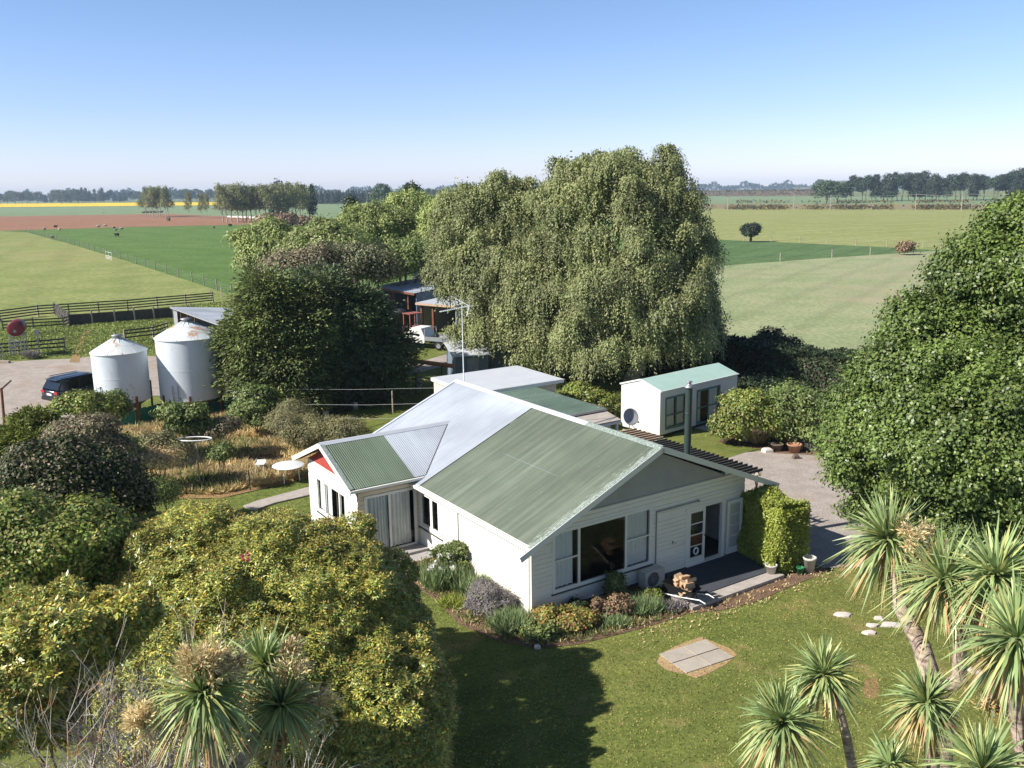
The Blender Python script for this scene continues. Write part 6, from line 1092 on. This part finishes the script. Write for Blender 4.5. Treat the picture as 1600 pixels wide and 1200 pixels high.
poly = [HW(*p) for p in ((-9, -14), (11, -14), (11.5, -7), (9.8, -3.2), (8.4, -3.05), (6.6, -3.15), (5.2, -2.95), (4.2, -2.5), (2.7, -2.45), (.2, -2.1), (-1.0, -1.55), (-1.75, -.3), (-2.05, 1.0), (-1.85, 3.0), (-1.9, 5.3), (-4, 8), (-9, 2))]
P = scatter(poly, 55000, rng); P[:, 2] = -.02; V = f_blades(P, 1, .055, .03, rng, 2.2); tag(qmesh('lawn_grass', V, 'l_lawn'), 'short mown grass blades of the front lawn', 'grass', None, 'stuff')
P = scatter([at(*p) for p in ((985, 985), (1060, 962), (1210, 905), (1330, 880), (1330, 900), (1215, 935), (1080, 985), (1000, 1010))], 500, rng); V = f_blades(P, 4, .10, .03, rng, .9); tag(qmesh('dry_grass_edge', V, 'l_dry'), 'thin dry grass along the edge of the bed', 'grass', None, 'stuff')
poly = [HW(*p) for p in ((-1.0, 5.8), (-1.75, 5.2), (-1.7, 3.0), (-1.9, 1.0), (-1.6, -.3), (-.9, -1.4), (.2, -1.95), (2.7, -2.3), (4.1, -2.35), (4.1, -.3), (0, -.1), (-.1, 6.3))]
P = scatter(poly, 900, rng); V = f_blades(P, 6, .22, .03, rng, .8); tag(qmesh('bed_weeds', V, 'l_mid'), 'low green weeds between the plants of the garden bed', 'weeds', None, 'stuff')
P = scatter(poly, 700, rng); V = f_blades(P, 5, .18, .025, rng, 1.0); tag(qmesh('bed_litter', V, 'l_dry'), 'dry stalks and leaf litter lying in the garden bed', 'leaf litter', None, 'stuff')
# rough grass round the yards
poly = [at(*p) for p in ((0, 563), (100, 556), (250, 552), (380, 590), (600, 560), (640, 480), (380, 468), (262, 480), (108, 500), (0, 515))]; P = scatter(poly, 26000, rng); k = len(P); P[:, 2] = -.04
V = f_blades(P, 3, .22, .10, rng, 1.3); tag(qmesh('rough_grass', V, 'l_roughgrass' if 'l_roughgrass' in M else 'l_yellow'), 'rough green grass growing through the stock yards', 'grass', None, 'stuff')
# --- bare lichened shrub
def bare(name, label, base, tips, seed, mt='twig', r0=.035, depth=4):
    rng = random.Random(seed); e = empty(name, base, 0, label, 'dead shrub'); mb = MB(); b = Vector(base)
    def grow(p, d, L, r, k):
        q = p+d*L*.5+Vector((rng.gauss(0, .05), rng.gauss(0, .05), .02))*L; d2 = (d+Vector((rng.gauss(0, .16), rng.gauss(0, .16), rng.gauss(.08, .1)))).normalized(); t = q+d2*L*.5
        mb.tube([p, q, t], [r, r*.8, r*.6], 4 if k > 1 else 5, 0, False)
        if k >= depth: return
        for _ in range(rng.choice((3, 3, 4))):
            s = rng.choice((.55, .8, 1.0)); pp = p.lerp(t, s) if s < 1 else t; dn = (d2+Vector((rng.gauss(0, .55), rng.gauss(0, .55), rng.gauss(.12, .35)))).normalized(); grow(pp, dn, L*rng.uniform(.55, .78), r*.6, k+1)
    for tpt in tips:
        dv = Vector(tpt)-b; grow(Vector((rng.gauss(0, .2), rng.gauss(0, .2), 0)), dv.normalized(), dv.length*.36, r0, 0)
    mb.build('branches', mt, e); return e
bb = far(215, 1240, 13.2); bb[2] = 0
bare('dead_shrub', 'bare lichened grey and orange shrub in front of the rhododendron mound', bb, [far(x, y, d) for x, y, d in ((160, 980, 13.4), (215, 960, 13.6), (265, 985, 13.4), (110, 1050, 13), (150, 1080, 12.6), (235, 1030, 13.2), (290, 990, 13.8), (90, 1120, 12.6), (180, 1010, 12.9), (130, 1140, 12.3), (250, 1100, 12.8))], 151, r0=.045, depth=5)
# --- cabbage trees
def cord_head(c, R, n, rng, up=(0, 0, 1), emin=-.75, w=.044, curve=.85):
    c = np.array(c); u = rng.uniform(emin, 1, n); t = rng.random(n)*2*PI; d = np.stack([np.sqrt(1-u*u)*np.cos(t), np.sqrt(1-u*u)*np.sin(t), u], 1); d = unit(d+np.array(up)*.15)
    L = R*rng.uniform(.75, 1.12, n)[:, None]; sd = unit(np.cross(d, rng.normal(size=(n, 3))*.4+np.array([0, 0, 1.]))); ww = (w*rng.uniform(.8, 1.2, n))[:, None]; pts = []
    bend = curve*(1-np.clip(u, -.2, 1))[:, None]
    jit = rng.normal(size=(n, 3))*.10
    for s in (0, .3, .65, 1.0): p = c+d*L*s+d*.04+jit*L*s*s; p = p-np.array([0, 0, 1.])*L*bend*s**2.2*.55; pts.append(p)
    wd = (.55, 1.0, .75, .08); Q = []
    for i in range(3): Q.append(np.stack([pts[i]-sd*ww*wd[i]/2, pts[i]+sd*ww*wd[i]/2, pts[i+1]+sd*ww*wd[i+1]/2, pts[i+1]-sd*ww*wd[i+1]/2], 1))
    # keep each leaf one island: share nothing, so colour stays per quad; quads of one leaf get similar look
    return np.concatenate(Q).reshape(-1, 3)
def cord_mesh(name, c, R, n, rng, mt, par, b, **kw):
    """leaves as connected strips (one island each)"""
    V = cord_head(c, R, n, rng, **kw).reshape(3, n, 4, 3)-b; vs = np.zeros((n, 8, 3)); vs[:, 0] = V[0, :, 0]; vs[:, 1] = V[0, :, 1]
    for i in range(3): vs[:, 2+2*i] = V[i, :, 3]; vs[:, 3+2*i] = V[i, :, 2]
    idx = np.array([[0, 1, 3, 2], [2, 3, 5, 4], [4, 5, 7, 6]]); F_ = (np.arange(n)[:, None, None]*8+idx[None]).reshape(-1, 4)
    me = bpy.data.meshes.new(name); me.from_pydata(vs.reshape(-1, 3).tolist(), [], F_.tolist()); me.materials.append(M[mt]); o = bpy.data.objects.new(name, me); C.objects.link(o); o.parent = par; return o
def panicle(c, R, n, rng, mt, par, b, ax=(0, 0, 1), flat=.8):
    c = np.array(c); k = 26; d = unit(rng.normal(size=(k, 3))+np.array(ax)*1.0); tip = c+d*R*rng.uniform(.6, 1.1, (k, 1)); idx = np.repeat(np.arange(k), n//k); m = len(idx); t = rng.uniform(.15, 1, m)[:, None]
    sub = unit(rng.normal(size=(m, 3))); p = c+(tip[idx]-c)*t+sub*R*.22*rng.random((m, 1))*t; p[:, 2] -= (t[:, 0]**2)*R*.15; V = kites(p, sub+d[idx]*.8, rng.normal(size=(m, 3)), np.full(m, .09), np.full(m, .022))
    st = MB()
    for i in range(k): st.tube([tuple(c-b), tuple((c+tip[i])/2-b+np.array([0, 0, .04])), tuple(tip[i]-b)], [.012, .008, .004], 4)
    o = qmesh('flower_panicle', V-b, mt, par); st.build('flower_stalk', 'cbark', o); return o
def cabbage(label, base, forks, heads, seed, panicles=(), old=.35, r0=.16):
    rng = np.random.default_rng(seed); b = np.array([base[0], base[1], 0.]); e = empty('cabbage_tree', b, 0, label, 'cabbage tree', 'cabbage trees in the garden'); mb = MB()
    for path, ra, rb_ in forks: pp = [np.array(p)-b for p in path]; n = len(pp); mb.tube([tuple(p) for p in pp], [ra+(rb_-ra)*i/(n-1) for i in range(n)], 9)
    mb.build('trunk', 'cbark', e, True)
    for (c, R, n, em) in heads:
        R = R*(.93 if seed == 167 else .88)
        cord_mesh('leaf_head', c, R, n, rng, 'l_cord', e, b, emin=em); c2 = np.array(c)-np.array([0, 0, R*.12]); old_ = old*1.3
        cord_mesh('old_leaf_skirt', c2, R*.85, int(n*old), rng, 'l_cordold', e, b, emin=-.98, curve=.9, w=.045) if False else None
        k = int(n*old_); u = rng.uniform(-.95, -.2, k); V = cord_head(c2, R*.8, k, rng, emin=-.97, curve=1.1, w=.042); 
        q = V.reshape(3, k, 4, 3); keep = (q[2, :, 2, 2] < c2[2]-R*.1); qmesh('old_leaf_skirt', q[:, keep].reshape(-1, 3)-b, 'l_cordold', e)
    for (c, R, n, mt) in panicles: panicle(c, R, n, rng, mt, e, b)
    return e
def hd(px, py, d, R, n=190, em=-.6): return (far(px, py, d), R, n, em)
ca = far(1440, 1060, 14.6); cbse = (far(1475, 1150, 13.6)*1.0); cbse[2] = 0
A_, B_, C_ = far(1395, 885, 15.2), far(1483, 940, 14.4), far(1560, 925, 14.2)
fk = far(1440, 1010, 14.6); fk2 = far(1462, 1085, 14.2)
cabbage('big pale-trunked cabbage tree with three heads leaning toward the drive', cbse, [([cbse, far(1470, 1150, 13.9), fk2, fk, far(1405, 945, 15), A_], .22, .09), ([fk2, far(1500, 1060, 14.2), far(1500, 985, 14.3), B_], .14, .08), ([far(1500, 985, 14.3), far(1535, 965, 14.2), C_], .11, .08)], [(far(1388, 845, 15.3), 1.0, 330, -.55), (far(1475, 905, 14.4), .92, 280, -.6), (far(1555, 900, 14.2), .95, 300, -.6)], 161,
        [(far(1430, 850, 15.0), .5, 1500, 'l_cordflower'), (far(1460, 870, 14.9), .35, 700, 'l_cordold')], .45)
b1 = far(1590, 1100, 12.4); b1 = np.array([b1[0], b1[1], 0.])
cabbage('cabbage tree with a large blue-green head at the right edge', b1, [([b1, far(1600, 1170, 12.4), far(1580, 1080, 12.4), far(1588, 1020, 12.4)], .14, .08)], [(far(1590, 1000, 12.5), .95, 300, -.7)], 162, [(far(1545, 1110, 12.4), .25, 350, 'l_cordold')], .55)
b1 = far(1455, 1180, 12.6); b1 = np.array([b1[0], b1[1], 0.])
cabbage('cabbage tree with a brown dying skirt in front of the pale trunk', b1, [([b1, far(1458, 1190, 12.6), far(1450, 1110, 12.6)], .12, .07)], [(far(1448, 1098, 12.6), .62, 200, -.5)], 163, (), 1.3)
b1 = far(1345, 1240, 13.4); b1 = np.array([b1[0], b1[1], 0.])
cabbage('slim cabbage tree with a single head on a curved dark stem', b1, [([b1, far(1338, 1230, 13.4), far(1322, 1150, 13.4), far(1312, 1110, 13.4), far(1290, 1060, 13.4)], .09, .055)], [(far(1287, 1055, 13.4), .68, 240, -.45)], 164, (), .3)
b1 = far(1215, 1240, 12.8); b1 = np.array([b1[0], b1[1], 0.])
cabbage('cabbage tree head at the bottom, left of the slim curved stem', b1, [([b1, far(1218, 1210, 12.8), far(1222, 1140, 12.8)], .1, .06)], [(far(1222, 1130, 12.8), .80, 300, -.6)], 165, (), .3)
b1 = far(1560, 1250, 11.4); b1 = np.array([b1[0], b1[1], 0.])
cabbage('low cabbage tree head cut by the bottom edge at the right', b1, [([b1, far(1540, 1230, 11.4)], .1, .08)], [(far(1535, 1205, 11.4), .78, 260, -.6), (far(1390, 1195, 12.0), .5, 120, -.6)], 166, (), .4)
b1 = far(345, 1200, 11.9); b1 = np.array([b1[0], b1[1], 0.])
cabbage('flowering cabbage tree with three heads in the lower left foreground', b1, [([b1, far(340, 1200, 12), far(322, 1100, 12)], .15, .09), ([far(345, 1230, 12), far(400, 1160, 12.3), far(445, 1110, 12.4)], .11, .07), ([far(400, 1160, 12.3), far(420, 1100, 12.8), far(412, 1040, 13)], .10, .07)],
        [(far(318, 1085, 12), .88, 380, -.75), (far(412, 1040, 13), .72, 220, -.2), (far(440, 1105, 12.4), .74, 260, -.5)], 167,
        [(far(318, 1045, 11.9), .50, 3200, 'l_cordflower'), (far(360, 1050, 12.2), .38, 1200, 'l_cordflower'), (far(220, 1130, 12), .36, 1500, 'l_cordflower'), (far(455, 1060, 12.6), .38, 1000, 'l_cordflower'), (far(500, 1100, 12.5), .34, 800, 'l_cordflower'), (far(455, 1020, 13), .30, 600, 'l_cordflower'), (far(437, 1170, 12.1), .27, 800, 'l_cordold')], .5)
# --- single things in the fields
wtree(171, 'lone small dark tree standing in the olive field', 231, ((1172, 362, 8, 7), (1178, 357, 6, 5), (1168, 358, 5, 5)), 'l_pine', 420, 10, .7, .4, weep=False, cat='tree', name='field_tree')
bush(172, 'rusty orange bush on the pasture fence line', 190, ((1416, 385, 6, 5), (1411, 387, 4, 3)), 'l_brown', 120, 10, .5, .3, cr=.5)
rng = np.random.default_rng(173)
# --- far trees: a few models, copied
def fartree(kind, seed):
    rng = np.random.default_rng(seed); mb = MB()
    if kind == 'poplar': ls = [(0, 0, 10.5, 2.6, 2.6, 5.5), (rng.normal()*1.0, rng.normal(), 14, 2.1, 2.1, 4.2), (rng.normal()*1.6, rng.normal(), 8, 2.2, 2.2, 3.4), (rng.normal()*1.6, rng.normal(), 17, 1.3, 1.3, 2.4)]; mt, tm, h = 'l_poplar', 'palebark', 19; n = 260
    elif kind == 'pine': ls = [(0, 0, 13, 4.5, 4.5, 4.5), (2.5*rng.normal(), 0, 16, 3, 3, 3), (3*rng.normal(), 0, 10, 3.6, 3.6, 3), (rng.normal()*2, rng.normal()*2, 18, 2.2, 2.2, 2.2)]; mt, tm, h = 'l_pine', 'bark', 20; n = 300
    elif kind == 'spire': ls = [(0, 0, 6, 3.2, 3.2, 5.5), (0, 0, 11, 2.1, 2.1, 5), (0, 0, 15.5, 1.1, 1.1, 3.5)]; mt, tm, h = 'l_pine', 'bark', 19; n = 260
    else: ls = [(0, 0, 8, 5.5, 5, 6), (3*rng.normal(), 0, 10, 4, 4, 5), (-3.5, 1, 7.5, 4, 4, 5), (3.8, 1, 7, 3.6, 4, 4.8)]; mt, tm, h = 'l_fargreen', 'bark', 15; n = 320
    lb = lumps(ls, 5, (.3, .5), rng, -.3); V = f_broad(lb, n if kind != 'poplar' else 330, 6, .8 if kind != 'poplar' else .7, 1.15 if kind != 'poplar' else .75, .75 if kind != 'poplar' else .45, rng, floor=.3 if kind in ('round', 'spire') else 3.2); limbs(mb, (0, 0, -.3), ls, .28, rng, 5, .35); e = empty(kind+'_tree', (0, 0, 0)); qmesh('crown', V, mt, e); mb.build('trunk', tm, e); e['h'] = float(h); return e
PT = {k: [fartree(k, 200+i*7+j) for j in range(3)] for i, k in enumerate(('poplar', 'pine', 'spire', 'round'))}; used = set(); NAME = {'poplar': 'poplar_tree', 'pine': 'pine_tree', 'spire': 'spire_conifer', 'round': 'far_tree'}
def putfar(kind, px, ytop, d, label, cat, group, wk=1.0):
    p = random.choice(PT[kind]); 
    o = p if p.name not in used else copy_tree(p); used.add(p.name)
    b = far(px, 400, d); t_ = far(px, ytop, d); o.location = (b[0], b[1], -.1); k = t_[2]/o['h']; o.scale = (k*wk, k*wk, k); o.rotation_euler = (0, 0, random.uniform(-.6, .6)+(PI if random.random() < .5 else 0)); tag(o, label, cat, group)
random.seed(31)
LB = 'hazy dark tree in the far shelter belt beyond the yellow crop'
def belt(x0, x1, step, ytop, var, d, kinds, label, cat, group, wk=(.8, 1.3)):
    x = x0
    while x < x1: putfar(random.choice(kinds), x+random.uniform(-.3, .3)*step, ytop+random.uniform(-var, var), d*random.uniform(.97, 1.04), label, cat, group, random.uniform(*wk)); x += step*random.uniform(.7, 1.3)
belt(-40, 60, 11, 300, 3.0, 2100, ('round', 'pine'), LB, 'tree', 'far shelter belt trees'); belt(58, 150, 9, 302, 3.0, 2170, ('pine', 'round', 'spire'), LB, 'tree', 'far shelter belt trees'); belt(108, 135, 11, 297, 1, 2029, ('round',), LB, 'tree', 'far shelter belt trees', (1.1, 1.4))
belt(138, 175, 7, 295, 2.5, 2029, ('spire',), LB, 'tree', 'far shelter belt trees', (.8, 1.0)); belt(170, 245, 9, 298, 3, 2100, ('pine', 'spire', 'round'), LB, 'tree', 'far shelter belt trees'); belt(240, 500, 8, 297, 2.5, 2100, ('round', 'pine'), LB, 'tree', 'far shelter belt trees')
belt(236, 276, 6, 293, 2.2, 620, ('poplar',), 'pale-trunked poplar in the stand before the yellow crop, left of the gap', 'poplar', 'left poplar stand', (.7, 1.0)); belt(305, 340, 13, 300, 3, 560, ('poplar',), 'small thin poplar standing in the gap between the two poplar stands', 'poplar', 'poplars in the gap', (.6, .8))
belt(354, 492, 7, 289, 3.5, 470, ('poplar',), 'pale green poplar in the dense right-hand stand by the log pile', 'poplar', 'right poplar stand', (.9, 1.2)); putfar('spire', 441, 279, 480, 'darker pointed tree rising above the right poplar stand', 'tree', None, 1.0); putfar('spire', 492, 287, 480, 'thin dark spire at the right end of the poplar stand', 'tree', None, .6)
belt(500, 585, 4.2, 296.5, 1.2, 1150, ('spire',), 'slim dark poplar above the far clipped shelter hedge', 'poplar', 'poplars over the shelter hedge', (.55, .7)); putfar('round', 600, 288, 700, 'round pale green tree at the end of the far shelter hedge', 'tree', None, .9)
belt(612, 760, 9, 297, 2.0, 1300, ('round', 'pine', 'spire'), 'dark far tree on the horizon above the willow belt', 'tree', 'horizon trees above the willows')
belt(760, 860, 11, 298, 2.0, 1300, ('round', 'pine'), 'dark far tree on the horizon above the willow belt', 'tree', 'horizon trees above the willows')
belt(1328, 1352, 12, 276, 2, 860, ('pine',), 'leftmost tall pine of the wood on the right horizon', 'pine', 'left end pines', (.9, 1.1)); belt(1348, 1600, 8.5, 272, 4.5, 860, ('pine', 'pine', 'spire'), 'dark pine in the wood along the right horizon', 'pine', 'pines on the right horizon', (.8, 1.15)); belt(1575, 1680, 12, 266, 4, 860, ('pine',), 'tallest dark pine of the right horizon wood, by the oak', 'pine', 'tall right pines', (1.1, 1.3))
putfar('round', 1287, 284, 760, 'rounded very dark tree standing alone before the far belt', 'tree', 'lone dark pair', 1.3); putfar('round', 1303, 283.5, 770, 'dark tree merged with the right side of the rounded tree', 'tree', 'lone dark pair', 1.3); putfar('round', 1275, 281, 1900, 'hazy tree rising behind the rounded dark tree', 'tree', None, 1.0)
for k in PT:
    for p in PT[k]:
        if p.name not in used:
            for ch in list(p.children): bpy.data.objects.remove(ch)
            bpy.data.objects.remove(p)
def farhedge(x0, y0, x1, y1, ytop, depth, label, mt='l_fargreen', n=2500):
    a, b = at(x0, y0), at(x1, y1); d = math.hypot(a[0], a[1]); h = far(x0, ytop, d)[2]; rng = np.random.default_rng(int(x0)); t = rng.random(n)[:, None]; P = a+(b-a)*t; P[:, 2] = rng.uniform(0, h, n); P[:, :2] += rng.normal(size=(n, 2))*depth*.2; s = h*.28
    V = kites(P, rng.normal(size=(n, 3)), rng.normal(size=(n, 3))+np.array([-.5, -1, .5]), np.full(n, s), np.full(n, s*.7)); e = empty('shelter_hedge', (a[0], a[1], 0), 0, label, 'hedge'); A = np.array([a[0], a[1], 0]); qmesh('foliage', V-A, mt, e)
    mb = MB(); dd = (b-a)/np.linalg.norm(b-a); nn = np.array([-dd[1], dd[0], 0])*depth*.3; mb.prism([tuple(-nn), tuple(b-a-nn), tuple(b-a+nn), tuple(nn)], (0, 0, h*.85)); mb.build('twig_core', 'bark', e)
farhedge(498, 318.5, 590, 317.5, 305, 6, 'far clipped dark shelter hedge below the slim poplars', 'l_pine', 5000)
farhedge(1085, 306.5, 1290, 305.5, 298.5, 8, 'long dark brown clipped hedge on the right horizon', 'l_gorse', 6000)
farhedge(1205, 297.5, 1275, 297, 292, 15, 'dark bluish far belt behind the rounded tree', 'l_pine', 2000)
rng = np.random.default_rng(301)
def strip(name, x0, x1, y0, y1, n, hh, s, mt, label, cat):
    px = rng.uniform(x0, x1, n); py = rng.uniform(y0, y1, n); P = np.array([at(a, b) for a, b in zip(px, py)]); P[:, 2] = np.abs(rng.normal(size=n))*hh; k = np.sin(px*.11)+np.sin(px*.043+1)+rng.normal(size=n)*.7 > -.2; P = P[k]; n = len(P)
    V = kites(P, rng.normal(size=(n, 3)), rng.normal(size=(n, 3))+np.array([-.6, -.6, .8]), s*rng.uniform(.6, 1.3, n), s*.8*rng.uniform(.6, 1.3, n)); tag(qmesh(name, V, mt), label, cat, None, 'stuff')
strip('roadside_gorse', 1110, 1640, 322, 327.5, 9000, .45, 1.3, 'l_gorse', 'low brown and orange gorse along the far road', 'gorse'); strip('field_edge_scrub', 1150, 1560, 314, 317.5, 1400, .6, 1.6, 'l_gorse', 'patchy brown scrub at the edge of the far green field', 'scrub')
def band(name, x0, x1, yb0, yb1, d, ht, n, label):
    a = far(x0, 400, d); b = far(x1, 400, d); t = rng.random(n)[:, None]; P = a+(b-a)*t; P[:, 2] = np.abs(rng.random(n))**.7*ht*(1+.35*np.sin(t[:, 0]*90)+.2*np.sin(t[:, 0]*231)); s = ht*.35
    V = kites(P, rng.normal(size=(n, 3)), rng.normal(size=(n, 3))+np.array([-.5, -1, .5]), np.full(n, s), np.full(n, s*.8)); tag(qmesh(name, V, 'l_pine'), label, 'woodland', None, 'stuff')
band('far_woodland', -150, 900, 0, 0, 3600, 26, 9000, 'faint bluish line of distant woodland on the left horizon'); band('distant_woodland', 880, 1750, 0, 0, 3900, 24, 9000, 'faint bluish line of distant woodland on the right horizon')
farhedge(262, 345, 265, 345, 340, 2, 'tiny dark bush at the foot of the left poplar stand', 'l_pine', 60)
bush(310, 'dark low scrub beside the log pile under the poplars', 400, ((450, 345, 34, 7), (425, 343, 20, 8), (475, 347, 20, 5)), 'l_brown', 500, 10, 1.2, .8, cr=1.0)
# --- haze
mb = MB(); mb.box(-R0-60, -R0-60, -1.5, R0+60, R0+60, 60); HZ = mb.build('haze', 'wool'); tag(HZ, kind='stuff'); HM = bpy.data.materials.new('haze_air'); HM.use_nodes = True; n = HM.node_tree.nodes; n.clear(); o_ = n.new('ShaderNodeOutputMaterial'); v_ = n.new('ShaderNodeVolumePrincipled'); v_.inputs['Color'].default_value = (.62, .80, 1, 1); v_.inputs['Density'].default_value = .00013; v_.inputs['Anisotropy'].default_value = 0.0
HM.node_tree.links.new(v_.outputs[0], o_.inputs['Volume']); HZ.data.materials.clear(); HZ.data.materials.append(HM); HZ['label'] = 'thin pale air haze over the whole plain'
